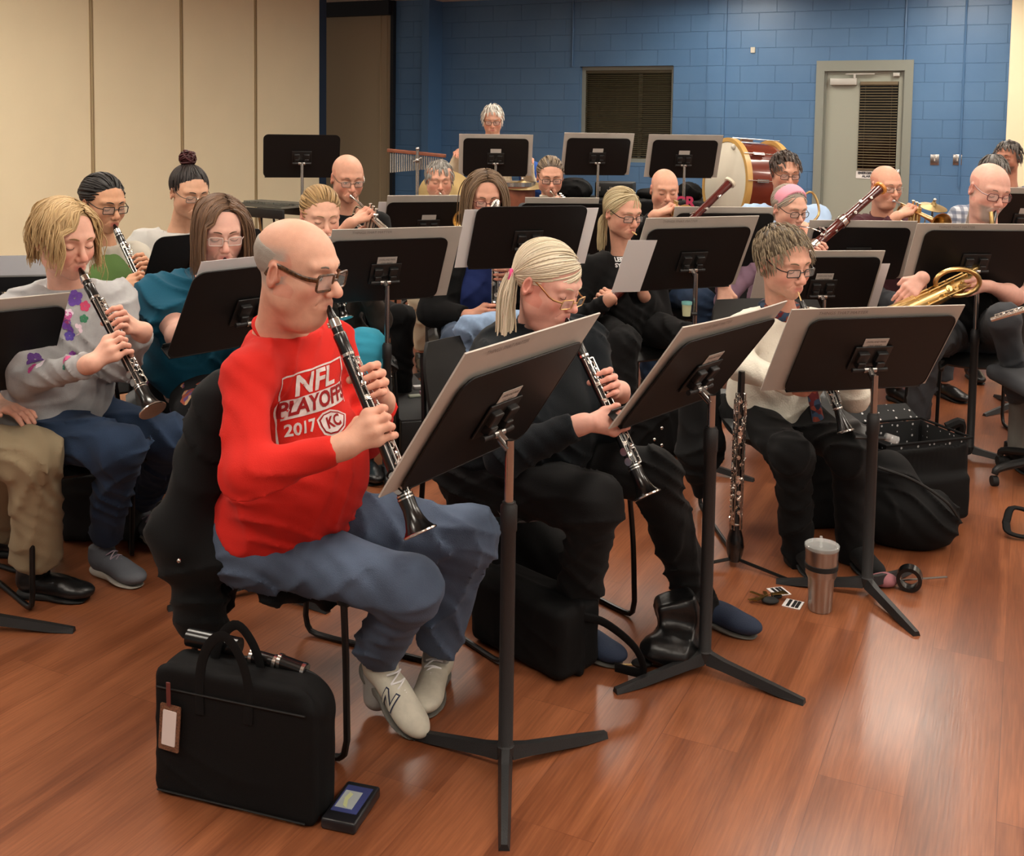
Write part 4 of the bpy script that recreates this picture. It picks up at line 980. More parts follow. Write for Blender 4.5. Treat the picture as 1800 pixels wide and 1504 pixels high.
def person(name_label, hd, by=0, fy=None, pitch=12, tilt=0, near=1, shirt=None, sleeve='long', pants=None, head={}, J={}, w=1.0, belly=0.0, fem=False,
           drop=.235, lean=.06, arms=None, legs=True, shoes=None, neckr=None, collar=None, hem=.02, socks=None, standing=False, hs=1.0, shwr=.011, cloth_name='shirt', knees=None, chair_=True, chairlab=None, headpos=None, sitz=.52, thigh=.42, armr=1.0, cuffm=None):
    shoes = shoes or (SH_BLK, SOLE_BLK, 0)
    C = V(headpos) if headpos else P(*hd); fy = by if fy is None else fy
    f = V((math.sin(math.radians(by)), -math.cos(math.radians(by)), 0)); r = V((f.y, -f.x, 0)); fh = V((math.sin(math.radians(fy)), -math.cos(math.radians(fy)), 0)); Z = V((0, 0, 1))
    rzh = math.atan2(-fh.x, fh.y)
    HM = Matrix.Translation(C) @ Matrix.Rotation(rzh, 4, 'Z') @ Matrix.Rotation(math.radians(-pitch), 4, 'X') @ Matrix.Rotation(math.radians(tilt), 4, 'Y') @ Matrix.Scale(hs, 4)
    head = dict(head); head.setdefault('fem', fem)
    S = J.get('S') or (C - Z * drop - f * .045)
    Pv = J.get('P') or V((S.x - f.x * lean, S.y - f.y * lean, .92 if standing else sitz)); U = (S - Pv).normalized(); R3 = Matrix((r, f, U)).transposed()
    sw = (.158 if fem else .178) * w
    sh = {'R': J.get('RS') or S + r * sw - Z * .03, 'L': J.get('LS') or S - r * sw - Z * .03}
    lab = name_label
    root = thing('person', lab, 'person', (Pv.x, Pv.y, 0))
    skin = head.get('skin', 'd9a890'); sk = np.array(lin(skin)); hh = {0: .0021, 1: .0029, 2: .0038}[near]; bh = {0: .008, 1: .011, 2: .014}[near]
    parts = []
    # head and neck
    NB = S + Z * .015; nb = HM.inverted() @ NB; nr = neckr or (.047 if fem else .057)
    hp = head_field(head) + [cone((0, -.022, -.045), tuple(nb), nr, nr * 1.08, k=.025), cone(tuple(nb), tuple(HM.inverted() @ (S - Z * .04)), nr * 1.08, nr * 1.4, k=.03)]
    v, fc = sdf(hp, hh); parts.append((T(HM, v), fc, head_cols(v, head)))
    # arms
    W = {}; E = {}; hands = {}
    arms = arms or {}
    for sd in 'RL':
        g = arms.get(sd)
        if g is None:
            Wp = J.get(sd + 'W') or (Pv + f * .30 + (r if sd == 'R' else -r) * .10 + Z * .10); hands[sd] = rest_hand(Wp, f, Z, (-r if sd == 'R' else r)) ; W[sd] = V(Wp)
        elif g.get('rest'): hands[sd] = rest_hand(g['W'], g['d'], g['n'], g['s'], g.get('curl', .5)); W[sd] = V(g['W'])
        else:
            hands[sd], W[sd] = grasp(g['G'], g['a'], g['s'], g['n'], g.get('rt', .014), g.get('W'), g.get('fs', 1.0 if not fem else .92), g.get('spread', 1), g.get('wdir'))
        hint = J.get(sd + 'H') or ((r if sd == 'R' else -r) * .55 - Z - f * .25)
        E[sd] = J.get(sd + 'E') or ik(sh[sd], W[sd], .285, .255, hint)
        fl = (W[sd] - E[sd]).normalized()
        rr = .040 * armr * (.84 if (sleeve == 'long' and shirt) else 1.0)
        hp = hands[sd] + [cone(E[sd], E[sd].lerp(W[sd], .3), rr * .95, rr, k=.02), cone(E[sd].lerp(W[sd], .3), W[sd] - fl * .01, rr, .0235, k=.02), cone(W[sd] - fl * .015, W[sd] + fl * .012, .0235, .021, k=.02)]
        v, fc = sdf(hp, {0: .0026, 1: .0034, 2: .0044}[near]); cc = np.tile(sk, (len(v), 1)); d = np.linalg.norm(v - np.array(W[sd]), axis=1); g_ = sm(d, .07, .13) * .35 * (np.array((v - np.array(W[sd])) @ np.array(fl)) > 0)
        cc = cc * (1 - g_[:, None]) + np.array(lin(head.get('rosy', 'd08878'))) * g_[:, None]; parts.append((v, fc, cc))
    # inner trunk, upper arms and legs
    hips = {'R': Pv + r * .085 * w, 'L': Pv - r * .085 * w}
    if standing: K = {sd: hips[sd] - Z * .44 + f * .02 for sd in 'RL'}; A = {sd: K[sd] - Z * .39 for sd in 'RL'}
    else:
        K = {sd: J.get(sd + 'K') or hips[sd] + f * thigh + (r if sd == 'R' else -r) * .07 + Z * .01 for sd in 'RL'}
        A = {sd: J.get(sd + 'A') or V((K[sd].x + f.x * .02, K[sd].y + f.y * .02, .09)) for sd in 'RL'}
    core = [ell(S - U * .14, (.12, .08, .16), R3, k=.04), ell(Pv + U * .14, (.12, .08, .16), R3, k=.05), ell(Pv + U * .02, (.13, .09, .09), R3, k=.04), cone(S - U * .05, S + Z * .02, .07, .05)]
    for sd in 'RL':
        core += [cone(sh[sd], E[sd], .036 * armr, .034 * armr, k=.03), cone(sh[sd], S - U * .05, .04, .05, k=.03), cone(hips[sd], K[sd], .07, .048, k=.03), cone(K[sd], A[sd], .048, .032, k=.03)]
        if shoes is None: core += [cone(A[sd], A[sd] + f * .12 - Z * .05, .035, .03, k=.02)]
    v, fc = sdf(core, .013); parts.append((v, fc, sk))
    bv, bf, bc = merge(parts); body = mesh_obj('body', bv, bf[:, ::-1], M_SKIN, root, cols=bc)
    face_parts(body, HM, head)
    # hair
    if head.get('hair'):
        Gd = (HM.to_3x3().inverted() @ V((0, 0, -1))).normalized(); hpz = hair(head['hair'], head, Gd, near)
        if head.get('hair2'): hpz += hair(head['hair2'][0], dict(head, **head['hair2'][1]), Gd, near)
        v, fc, cc = merge(hpz); ho = mesh_obj('hair', T(HM, v), fc[:, ::-1], M_HAIR, root, cols=cc)
    if head.get('glasses'): glasses(root, HM, head['glasses'])
    # shirt
    if shirt:
        b_ = belly
        sp = [ell(S - U * .13 + f * .008, (.150 * w, .112 * w, .175), R3, k=.05), cone(sh['R'] * .8 + S * .2 - Z * .022, sh['L'] * .8 + S * .2 - Z * .022, .058 * w, k=.05),
              ell(S.lerp(Pv, .62) + f * (.015 + b_ * .05), (.152 * w + b_ * .02, .118 * w + b_ * .05, .17), R3, k=.07), ell(Pv + U * .05 + f * .01, (.172 * w, .140 * w + b_ * .02, .13), R3, k=.06),
              cone(S + Z * .012, S + Z * .028, nr * 1.28, nr * 1.12, k=.03, cut=True)]
        for sd in 'RL': sp.append(cone(S + Z * .03, sh[sd] * .85 + S * .15 - Z * .002, .048, .040 * w, k=.05))
        if fem:
            for q in (-1, 1): sp.append(ell(S - U * .20 + r * q * .072 + f * .085 * w, (.068 * w, .058 * w, .066), R3, k=.05))
        sp.append(half(Pv + U * hem - f * .0, (Pv - S).normalized() * 1.0 + f * J.get('hemtilt', -.15), k=.01))
        sa = []
        ar = .052 * armr
        for sd in 'RL':
            if sleeve == 'long':
                sa += [cone(sh[sd], E[sd], ar * 1.02, ar, k=.05), cone(E[sd], E[sd].lerp(W[sd], .93), ar, ar * .72, k=.03, cut=True)]
            elif sleeve == 'roll': sa += [cone(sh[sd], E[sd], ar * 1.08, ar * 1.02, k=.05), cone(E[sd], E[sd].lerp(W[sd], .25), ar, ar * .95, k=.03, cut=True)]
            elif sleeve == 'short': sa += [cone(sh[sd], sh[sd].lerp(E[sd], .72), ar * 1.12, ar * 1.12, k=.05, cut=True)]
        so_ = blob(cloth_name, sp[:-1] + sa + sp[-1:], bh, shirt, root, wr=shwr, wf=1.25, seed=head.get('seed', 1))
        if collar is not False:
            mb = MB(); cb = S + Z * .030; R_ = Matrix((r, f, Z)).transposed()
            c2 = (C - NB); cen = NB + c2.normalized() * .012
            rad = nr * 1.12; tl = perp(c2, f)
            mb.tube([cen + r * math.cos(a) * rad + perp(c2, f) * math.sin(a) * rad * 1.04 - Z * .006 * math.sin(a) for a in np.linspace(0, 2 * math.pi, 28)[:-1]], .0065, 8, closed=True); mb.out('collar', collar or shirt, so_, smooth=True)
    # trousers
    if pants:
        pp = [ell(Pv - f * .01, (.168 * w, .140 * w, .115), R3, k=.05)]
        for sd in 'RL':
            ls = (A[sd] - K[sd]).normalized(); pp += [cone(hips[sd], K[sd], .092 * w, .066 * J.get('kr', 1), k=.05), cone(K[sd], A[sd] - ls * .005, .063 * J.get('kr', 1), J.get('ar', .052), k=.04, cut=True), ell(K[sd], .061 * J.get('kr', 1), k=.03)]
        if standing: pp[0] = ell(Pv, (.16 * w, .12, .13), R3, k=.05)
        blob(J.get('pname', 'trousers'), pp, bh, pants, root, wr=.012, wf=1.2, seed=head.get('seed', 1) + 4)
    if shoes:
        for sd in 'RL':
            dv = J.get(sd + 'F') or f
            if socks: blob('sock', [cone(A[sd] + Z * .06, V((A[sd].x, A[sd].y, .05)), .038, .036)], .006, socks, root)
            shoe(root, A[sd], dv, shoes[0], shoes[1], h=.004 if near == 0 else .007, simple=near == 2 or (len(shoes) > 2 and shoes[2] == 0), accent=shoes[3] if len(shoes) > 3 else None, pitch=J.get(sd + 'SP', 0), zf=J.get(sd + 'SZ', None))
    cen = V((Pv.x, Pv.y, 0)) + f * .02
    if chair_ and not standing:
        cl = chair_ if isinstance(chair_, tuple) else (cen, f); chair(chairlab or ('black chair under the ' + ' '.join(lab.split(' playing')[0].split()[:12])), cl[0], cl[1])
    return dict(root=root, body=body, HM=HM, S=S, Pv=Pv, f=f, r=r, E=E, W=W, K=K, A=A, mouth=HM @ V((0, .098, -.064)), U=U, C=C)
def clar_arms(a, b, f, r, tl=.36, tr=.60, n=None, W=None):
    "both hands on a clarinet from mouth a to bell b"
    a, b = V(a), V(b); d = (b - a); ax = -d.normalized(); n = n or f
    return {'L': dict(G=a + d * tl, a=ax, s=-r * 1.0, n=n), 'R': dict(G=a + d * tr, a=ax, s=r * 1.0, n=n)}
def mouth_at(hd, fy, pitch, tilt=0, hs=1.0):
    C = P(*hd); fh = V((math.sin(math.radians(fy)), -math.cos(math.radians(fy)), 0)); rzh = math.atan2(-fh.x, fh.y)
    HM = Matrix.Translation(C) @ Matrix.Rotation(rzh, 4, 'Z') @ Matrix.Rotation(math.radians(-pitch), 4, 'X') @ Matrix.Rotation(math.radians(tilt), 4, 'Y') @ Matrix.Scale(hs, 4)
    return HM @ V((0, .094, -.064))
def fdir(by): return V((math.sin(math.radians(by)), -math.cos(math.radians(by)), 0))
# ---------------------------------------------------------------- clothing colours
def cloth(n, c, **k): k.setdefault('bump', .35); k.setdefault('bscale', 420); k.setdefault('var', .05); return mat(n, c, k.pop('rough', .85), sheen=k.pop('sheen', .03), spec=.2, **k)
C_RED = cloth('red_jersey', 'c4241c', vscale=14); C_JEAN = cloth('blue_denim', '505d72', var=.16, vscale=9, bump=.5); C_JEAN2 = cloth('dark_blue_denim', '27374f', var=.2, vscale=8, bump=.5)
C_NAVY = cloth('midnight_knit', '0b1116'); C_BLK = cloth('black_cloth', '0b0b0c'); C_BLK2 = cloth('black_trouser', '0f0f10'); C_WHITE = cloth('ivory_knit', 'd9d4c6', bump=.8, bscale=160)
C_GREY = cloth('heather_grey_fleece', 'a3a3a4', var=.07, vscale=40); C_TEAL = cloth('teal_jersey', '0f4a60'); C_GREEN = cloth('green_jersey', '56733f'); C_TEE = cloth('pale_grey_jersey', 'b9b8b4')
C_KHAKI = cloth('khaki_twill', '9a8b70', var=.04); C_CREAMP = cloth('cream_twill', 'c9c0a8'); C_CYAN = cloth('cyan_cloth', '3fa6c4'); C_BROWN = cloth('dark_brown_knit', '3a322c')
C_BLUE = cloth('royal_blue_jersey', '1c2a5c'); C_CHAR = cloth('charcoal_knit', '3a3c40'); C_CREAM = cloth('cream_shirting', 'd8cbb0'); C_SKY = cloth('sky_blue_jersey', 'a9c4e4'); C_LAV = cloth('mauve_jersey', '8f7386')
C_MAR = cloth('maroon_shirting', '47262d'); C_PINK = cloth('pink_jersey', 'd993a4')
def plaid(n, c1, c2, c3, s=28):
    m = mat(n, c1, .85); nt = m.node_tree; N = nt.nodes.new; L = nt.links.new; g = N('ShaderNodeTexCoord'); sp = N('ShaderNodeSeparateXYZ'); L(g.outputs['Object'], sp.inputs[0]); last = None
    for ax, c in (('X', c2), ('Z', c3)):
        mu = N('ShaderNodeMath'); mu.operation = 'MULTIPLY'; mu.inputs[1].default_value = s; L(sp.outputs[ax], mu.inputs[0]); fr = N('ShaderNodeMath'); fr.operation = 'FRACT'; L(mu.outputs[0], fr.inputs[0])
        gt = N('ShaderNodeMath'); gt.operation = 'GREATER_THAN'; gt.inputs[1].default_value = .55; L(fr.outputs[0], gt.inputs[0]); h = N('ShaderNodeMath'); h.operation = 'MULTIPLY'; h.inputs[1].default_value = .6; L(gt.outputs[0], h.inputs[0])
        mx = N('ShaderNodeMix'); mx.data_type = 'RGBA'; L(h.outputs[0], mx.inputs[0]); mx.inputs[7].default_value = (*lin(c), 1)
        if last: L(last, mx.inputs[6])
        else: mx.inputs[6].default_value = (*lin(c1), 1)
        last = mx.outputs[2]
    L(last, nt.nodes['Principled BSDF'].inputs['Base Color']); return m
C_PLTEAL = plaid('teal_plaid', '4f7f92', '9fb6bd', '243f55'); C_PLWHITE = plaid('white_plaid', 'c6cad2', '3c4a66', '56627c', 22)
SH_BLK = mat('black_leather', '0f0f10', .35, bump=.4, bscale=120); SOLE_BLK = mat('black_sole', '1a1a1a', .7)
SH_WHITE = mat('scuffed_white_leather', 'b8b2a2', .6, var=.12, vscale=30, bump=.3, bscale=80); SOLE_GREY = mat('grey_rubber_sole', '5d5a54', .8, var=.2, vscale=30)
SH_GREY = mat('grey_mesh_shoe', '5c5f66', .7, bump=.5, bscale=500); SOLE_WHITE = mat('white_sole', 'bdb8ae', .6); SH_NAVY = mat('navy_canvas', '1c2940', .8, bump=.5, bscale=500)
G_TORT = mat('tortoiseshell', '4a2e18', .3, var=.95, vscale=170); G_BLACK = mat('black_acetate', '16120f', .3); G_GOLD = mat('gold_wire', 'b89560', .3, 1.0); G_WIRE = mat('grey_wire', '8d8780', .3, 1.0); G_CLEAR = mat('clear_acetate', 'c8b4ac', .2)

X3 = V((1, 0, 0)); Z3 = V((0, 0, 1))
if 1:
    # ---- man in the red shirt
    hd = (522, 474, 2.48); fy, pt = 66, 8
    M0 = mouth_at(hd, fy, pt); bell = P(739, 938, 2.27); f = fdir(58); r = V((f.y, -f.x, 0))
    arms = clar_arms(M0, bell, f, r, .37, .555)
    cd = (bell - M0).normalized(); nf = perp(cd, fdir(72) + Z3 * .4)
    arms['R'].update(n=nf, s=-X3 - V((0, .35, 0)), W=P(604, 786, 2.28)); arms['L'].update(n=nf, s=V((.35, .9, -.1)), W=P(676, 708, 2.57))
    p1 = person('bald man in a red football playoffs shirt playing clarinet at the front', hd, 58, fy, pt, 0, near=0, shirt=C_RED, pants=C_JEAN, w=1.06, belly=1.0,
        head=dict(skin='cf9d86', rosy='c77f6c', hair='fringe', hair_col='a39a90', stub=('a1988e', .058), brow='6e6258', fat=1.0, w=1.02, nose=1.25, lip='b0705f', purse=.8, eyes='open', seed=3,
                  glasses=dict(m=G_TORT, r=.0030, w=.0255, h=.0190, rad=.008, tr=1.9, y=.103, z=-.006)),
        arms=arms, J=dict(S=P(494, 603, 2.57), P=P(490, 928, 2.68), RS=P(432, 662, 2.40), RE=P(438, 832, 2.26), LE=P(642, 770, 2.80), RK=P(722, 1035, 2.43), LK=P(822, 945, 2.70), RA=V((-.325, 2.65, .17)), LA=V((-.185, 2.80, .11)),
                          kr=1.08, ar=.066, RF=V((.72, -.70, 0)), LF=V((-.12, -1, 0)), RSP=-27, RSZ=.075), hem=-.035,
        shoes=(SH_WHITE, SOLE_GREY), socks=cloth('grey_sock', '8d8a86'), chair_=(V((-.47, 2.75, 0)), fdir(66)), chairlab='black stacking chair of the man in red, near the front', cloth_name='shirt', lean=.05, shwr=.011)
    clarinet('black clarinet with silver keys played by the man in red', M0, bell, nf, 11)
# ---------------------------------------------------------------- the front rows
def mat_floral():
    m = cloth('dark_floral', '0d0d10'); nt = m.node_tree; N = nt.nodes.new; L = nt.links.new; g = N('ShaderNodeTexCoord')
    v = N('ShaderNodeTexVoronoi'); v.inputs['Scale'].default_value = 45; n = N('ShaderNodeTexNoise'); n.inputs['Scale'].default_value = 7; L(g.outputs['Object'], v.inputs[0]); L(g.outputs['Object'], n.inputs[0])
    cr = N('ShaderNodeValToRGB'); cr.color_ramp.interpolation = 'CONSTANT'; e = cr.color_ramp.elements; e[0].color = (*lin('a5503a'), 1); e[1].position = .7; e[1].color = (*lin('6a4a80'), 1); x = e.new(.4); x.color = (*lin('c8a078'), 1)
    sp = N('ShaderNodeSeparateColor'); L(v.outputs['Color'], sp.inputs[0]); L(sp.outputs[0], cr.inputs[0]); gt = N('ShaderNodeMath'); gt.operation = 'GREATER_THAN'; gt.inputs[1].default_value = .58; L(n.outputs[0], gt.inputs[0])
    mx = N('ShaderNodeMix'); mx.data_type = 'RGBA'; L(gt.outputs[0], mx.inputs[0]); mx.inputs[6].default_value = (*lin('0d0d10'), 1); L(cr.outputs[0], mx.inputs[7]); L(mx.outputs[2], nt.nodes['Principled BSDF'].inputs['Base Color']); return m
def clar_set(M0, bell, f, r, tl, tr, az, WR=None, WL=None, sR=None, sL=None, up=.4):
    A_ = clar_arms(M0, bell, f, r, tl, tr); cd = (bell - M0).normalized(); nf = perp(cd, fdir(az) + Z3 * up)
    A_['R'].update(n=nf); A_['L'].update(n=nf)
    if WR: A_['R']['W'] = WR
    if WL: A_['L']['W'] = WL
    if sR: A_['R']['s'] = sR
    if sL: A_['L']['s'] = sL
    return A_, nf
# woman with the blond ponytail
hd = (962, 497, 3.05); fy, pt = 52, 20; M0 = mouth_at(hd, fy, pt); bell = P(1139, 872, 2.80); f = fdir(40); r = V((f.y, -f.x, 0))
A_, nf = clar_set(M0, bell, f, r, .41, .60, 55, WR=P(1022, 745, 2.78), sR=V((-.9, -.3, 0)), sL=V((.7, .7, 0)))
p2 = person('woman with a pale blond ponytail and gold glasses in a dark knit sweater playing clarinet', hd, 38, fy, pt, 0, near=0, shirt=C_NAVY, pants=C_BLK2, w=1.25, belly=.9, fem=True,
    head=dict(skin='cf9c8c', rosy='c97868', hair='tail', hair_col='d8cdb8', hair_col2='b9a98c', gather=(.072, -.075, -.005), taild=(.30, .05, -1), length=.30, spread=.02, wave=.06, brow='b8a58c', fat=1.0, w=1.04, nose=.9, lip='b4605a', purse=.7, seed=5,
              glasses=dict(m=G_GOLD, r=.0016, w=.022, h=.0145, rad=.006, z=-.014, y=.106, tr=1.6)),
    arms=A_, J=dict(S=P(942, 588, 3.12), P=P(885, 815, 3.15), RS=P(868, 650, 2.98), RE=P(888, 800, 2.80), LE=P(1075, 745, 3.12), RK=P(1046, 885, 2.83), LK=P(1148, 835, 3.03), RA=P(1005, 1118, 3.02), LA=P(1236, 1082, 3.19), kr=1.1, ar=.060, LF=V((.8, -.6, 0)), RF=V((.75, -.65, 0))),
    hem=-.02, shoes=(SH_NAVY, SOLE_GREY, 0), chair_=(V((F(905, 1040).x + .03, 3.22, 0)), fdir(38)), chairlab='black stacking chair under the woman with the blond ponytail', cloth_name='sweater', armr=1.08)
clarinet('black clarinet played by the woman with the blond ponytail', M0, bell, nf, 21)
# oboe player in white
hd = (1377, 461, 3.78); fy, pt = 24, 12; M0 = mouth_at(hd, fy, pt); bell = P(1487, 760, 3.53); f = fdir(20); r = V((f.y, -f.x, 0))
A_, nf = clar_set(M0, bell, f, r, .38, .62, 30)
p3 = person('woman with short grey brown hair and glasses in an ivory sweater playing oboe', hd, 20, fy, pt, 2, near=0, shirt=C_WHITE, pants=C_BLK, w=1.02, belly=.2, fem=True,
    head=dict(skin='cf9a84', rosy='c67d6c', hair='short', hair_col='5d4e3c', hair_col2='8f7d62', fwd=.15, vol=1.9, len=.62, crown=(0, -.05, .12), brow='6a5440', lip='b0665c', purse=.55, seed=6, w=.98,
              glasses=dict(m=G_BLACK, r=.0018, w=.0235, h=.0135, rad=.006, y=.103, z=-.004)),
    arms=A_, J=dict(S=P(1372, 560, 3.88), P=P(1350, 722, 3.95), RE=P(1300, 640, 3.70), RK=P(1392, 800, 3.57), LK=P(1492, 795, 3.60), RA=P(1404, 990, 3.65), LA=P(1497, 985, 3.67), kr=1.0, ar=.055, RF=V((.2, -1, 0)), LF=V((.2, -1, 0))),
    shwr=.007, hs=1.03, hem=-.02, shoes=(cloth('black_suede', '0e0e0f'), SOLE_BLK, 0), chair_=(V((F(1310, 960).x + .17, 3.97, 0)), fdir(4)), chairlab='black stacking chair under the oboe player in ivory', cloth_name='sweater')
oboe('black oboe with a cane reed played by the woman in ivory', M0, bell, nf)
# woman in the grey flowered sweatshirt
hd = (113, 420, 3.28); fy, pt = 54, 12; M0 = mouth_at(hd, fy, pt); bell = P(269, 722, 2.98); f = fdir(45); r = V((f.y, -f.x, 0))
A_, nf = clar_set(M0, bell, f, r, .42, .60, 60, WR=P(160, 640, 3.02), sR=V((-.9, -.3, 0)), sL=V((.6, .8, 0)))
p4 = person('woman with wavy blond bob in a grey sweatshirt with embroidered flowers playing clarinet', hd, 45, fy, pt, 0, near=0, shirt=C_GREY, pants=C_JEAN2, w=1.08, belly=.3, fem=True,
    head=dict(skin='dba893', rosy='d08270', hair='bob', hair_col='9b7d53', hair_col2='c9ac7c', length=.15, wave=.2, part=-.02, sweep=-.35, brow='8a6a48', lip='c06c64', purse=.6, seed=7),
    arms=A_, J=dict(S=P(118, 520, 3.38), P=P(85, 742, 3.45), RE=P(46, 668, 3.24), LE=P(215, 640, 3.35), RK=P(212, 788, 3.20), LK=P(302, 770, 3.42), RA=P(186, 945, 3.47), LA=P(250, 880, 3.80), kr=1.06, ar=.052, RF=V((.82, -.55, 0)), LF=V((.8, -.6, 0))),
    hem=-.02, shoes=(SH_GREY, SOLE_WHITE, 1, cloth('mauve_lace', '9a8a96')), chair_=(V((-1.42, 3.52, 0)), fdir(45)), chairlab='black stacking chair under the woman in the flowered sweatshirt', cloth_name='sweatshirt')
clarinet('black clarinet played by the woman in the flowered sweatshirt', M0, bell, nf, 31)
# seated man cut by the left edge
person('seated person in khaki trousers and black shoes cut off by the left edge', None, 62, 62, 5, 0, near=1, headpos=(-1.95, 3.38, 1.2), shirt=C_BLUE, pants=C_KHAKI, w=1.05, belly=.4, head=dict(hair='short', hair_col='5a4634'),
    J=dict(P=V((-1.90, 3.34, .52)), RK=P(62, 800, 3.16), LK=P(20, 790, 3.42), RA=P(66, 985, 3.30), LA=V((-1.72, 3.62, .1)), kr=1.15, ar=.080, RF=V((1, -.15, 0)), LF=V((1, -.2, 0))), shoes=(SH_BLK, SOLE_BLK, 0), socks=C_BLK, chairlab='black stacking chair at the left edge under the khaki trousers')
# woman in teal
hd = (386, 406, 3.75); fy, pt = 27, 14; M0 = mouth_at(hd, fy, pt); bell = P(452, 640, 3.50); f = fdir(22); r = V((f.y, -f.x, 0))
A_, nf = clar_set(M0, bell, f, r, .45, .66, 30)
p6 = person('woman with brown shoulder length hair and clear glasses in a teal top playing clarinet', hd, 22, fy, pt, 0, near=0, shirt=C_TEAL, sleeve='short', pants=None, w=1.22, belly=.5, fem=True, armr=1.35,
    head=dict(skin='dbab9a', rosy='d08a7c', hair='long', hair_col='4a3424', hair_col2='6f5037', length=.24, part=-.015, wave=.04, brow='5a4030', lip='b66a66', purse=.6, seed=8, fat=.6,
              glasses=dict(m=G_CLEAR, r=.0018, w=.023, h=.015, rad=.006, z=-.004)),
    arms=A_, J=dict(S=P(372, 502, 3.83), P=P(350, 660, 3.92), RE=P(316, 588, 3.62), RK=P(380, 760, 3.55), LK=P(440, 750, 3.6)), chairlab='black stacking chair under the woman in teal')
sk_ = blob('skirt', [ell(P(350, 672, 3.92), (.20, .17, .12), k=.05), cone(P(345, 680, 3.9), P(372, 735, 3.58), .12, .11, k=.05), cone(P(355, 680, 3.9), P(435, 730, 3.62), .12, .11, k=.05), cone(P(372, 745, 3.58), P(385, 900, 3.6), .11, .12, k=.06), cone(P(425, 745, 3.6), P(430, 900, 3.62), .11, .12, k=.06)], .011, mat_floral(), p6['root'], wr=.008)
clarinet('black clarinet played by the woman in teal', M0, bell, nf, 41)
# ---------------------------------------------------------------- stands and folders
def zc_at(px, py, Y): return P(px, py, Y).z
ST = {}
def mkst(key, label, px, py, hubx, huby, psi, **k):
    "px,py: centre of the desk; hub: where the pole meets the floor"
    b = F(hubx, huby); ST[key] = stand(label, b, math.radians(psi), zc_at(px, py, b.y - .03), **k); return ST[key]
mkst('a', 'tall music stand nearest the viewer, standing before the man in red', 885, 734, 888, 1352, 58, ztube=.64, legrot=-90, tau=33)
board(ST['a'], 'grey folder on the nearest music stand', dx=-.015, dz=-.005, curl=0.0, w_=.58, h_=.40)
board(ST['a'], 'white sheet behind the grey folder on the nearest stand', .30, .30, dx=-.13, dz=-.02, gap=.022, m=M_PAPER, name='sheet_music', cat='sheet music', txt=None, thick=.001)
mkst('b', 'music stand with tilted desk before the blond ponytail woman', 1228, 660, 1238, 1180, 50, tau=37, legrot=205, ztube=.69)
board(ST['b'], 'grey folder curling on the stand before the ponytail woman', w_=.57, h_=.365, dx=-.0, curl=.006)
mkst('c', 'music stand with label card before the oboe player', 1538, 630, 1523, 1046, 13, tau=33, legrot=-78, ztube=.60)
board(ST['c'], 'grey folder on the stand before the oboe player', w_=.60, h_=.355, dx=-.03)
board(ST['c'], 'white sheet sticking out right of the folder before the oboe player', .28, .26, dx=.14, dz=0, gap=.022, m=M_PAPER, name='sheet_music', cat='sheet music', txt=None, thick=.001, roll=-6)
mkst('d', 'music stand with label card right behind the head of the man in red', 690, 479, 679, 842, 24, tau=30, legrot=-80)
board(ST['d'], 'grey folder on the stand right behind the man in red', w_=.56, h_=.37, dx=.03)

def fold(k, lab, **kw): return board(ST[k], lab, **kw)
def sheet(k, lab, w_, h_, dx, **kw): return board(ST[k], lab, w_, h_, dx=dx, gap=kw.pop('gap', .022), m=M_PAPER, name='sheet_music', cat='sheet music', txt=None, thick=.001, **kw)
sheet('d', 'white sheet edge showing above the folder right behind the man in red', .22, .33, -.2)
mkst('e', 'music stand between the bassoonist in black and the oboe player', 1220, 458, 1214, 826, 22, tau=28, card=False)
fold('e', 'grey folder before the bassoonist in the black sweatshirt', w_=.56, h_=.37, dx=-.0); sheet('e', 'white sheet hanging out left of the folder before the bassoonist in black', .14, .27, -.285, roll=2, gap=-.004)
mkst('f', 'music stand with desk just above the head of the ponytail woman', 925, 420, 926, 820, 20, tau=28, card=False)
for dx_, lab in ((-.215, 'white sheet sticking out left of the desk above the ponytail woman'), (.225, 'white sheet sticking out right of the desk above the ponytail woman')): sheet('f', lab, .18, .30, dx_, gap=.015)
mkst('g', 'music stand at the back before the standing white haired man', 866, 277, 868, 556, 4, tau=22, detail=False); fold('g', 'grey folder before the standing white haired man', w_=.575, h_=.35, dx=0, txt=None)
mkst('h', 'back row music stand in front of the dark window', 1050, 276, 1046, 556, 9, tau=24, detail=False); fold('h', 'grey folder on the back row stand in front of the window', w_=.56, h_=.36, dx=0, txt=None)
mkst('i', 'back row music stand left of the bass drum', 1198, 280, 1196, 566, 6, tau=24, detail=False); fold('i', 'grey folder on the stand left of the bass drum', w_=.58, h_=.36, dx=0, txt=None)
mkst('j', 'empty music stand in front of the cream partition above the vibraphone', 528, 275, 531, 603, 14, tau=24, card=False, detail=False)
mkst('k', 'music stand before the trumpet player in a plaid shirt', 752, 397, 752, 668, 17, tau=30, detail=False); fold('k', 'grey folder before the plaid shirted trumpet player', w_=.55, h_=.36, dx=.02, txt=None); sheet('k', 'white sheet edge left of the folder before the plaid shirted player', .2, .31, -.2)
mkst('m', 'music stand cut by the left edge in front of the flowered sweatshirt', -22, 634, -40, 1108, 43, tau=33, legrot=0, card=False); fold('m', 'grey folder on the stand cut by the left edge', w_=.54, h_=.36, dx=-.01, txt=None)
mkst('m2', 'music stand at the left edge turned to face the viewer', 26, 486, 10, 930, 196, tau=79, card=False); fold('m2', 'grey binder lying on the stand that faces the viewer at the left edge', w_=.52, h_=.36, dx=0, txt=None, name='binder', cat='binder', m=mat('binder_grey', '5f5f64', .6))
mkst('n', 'black music stand right in front of the woman in teal', 462, 545, 455, 1040, 50, tau=30, card=False); sheet('n', 'white sheets rising above the desk before the woman in teal', .30, .345, -.08)
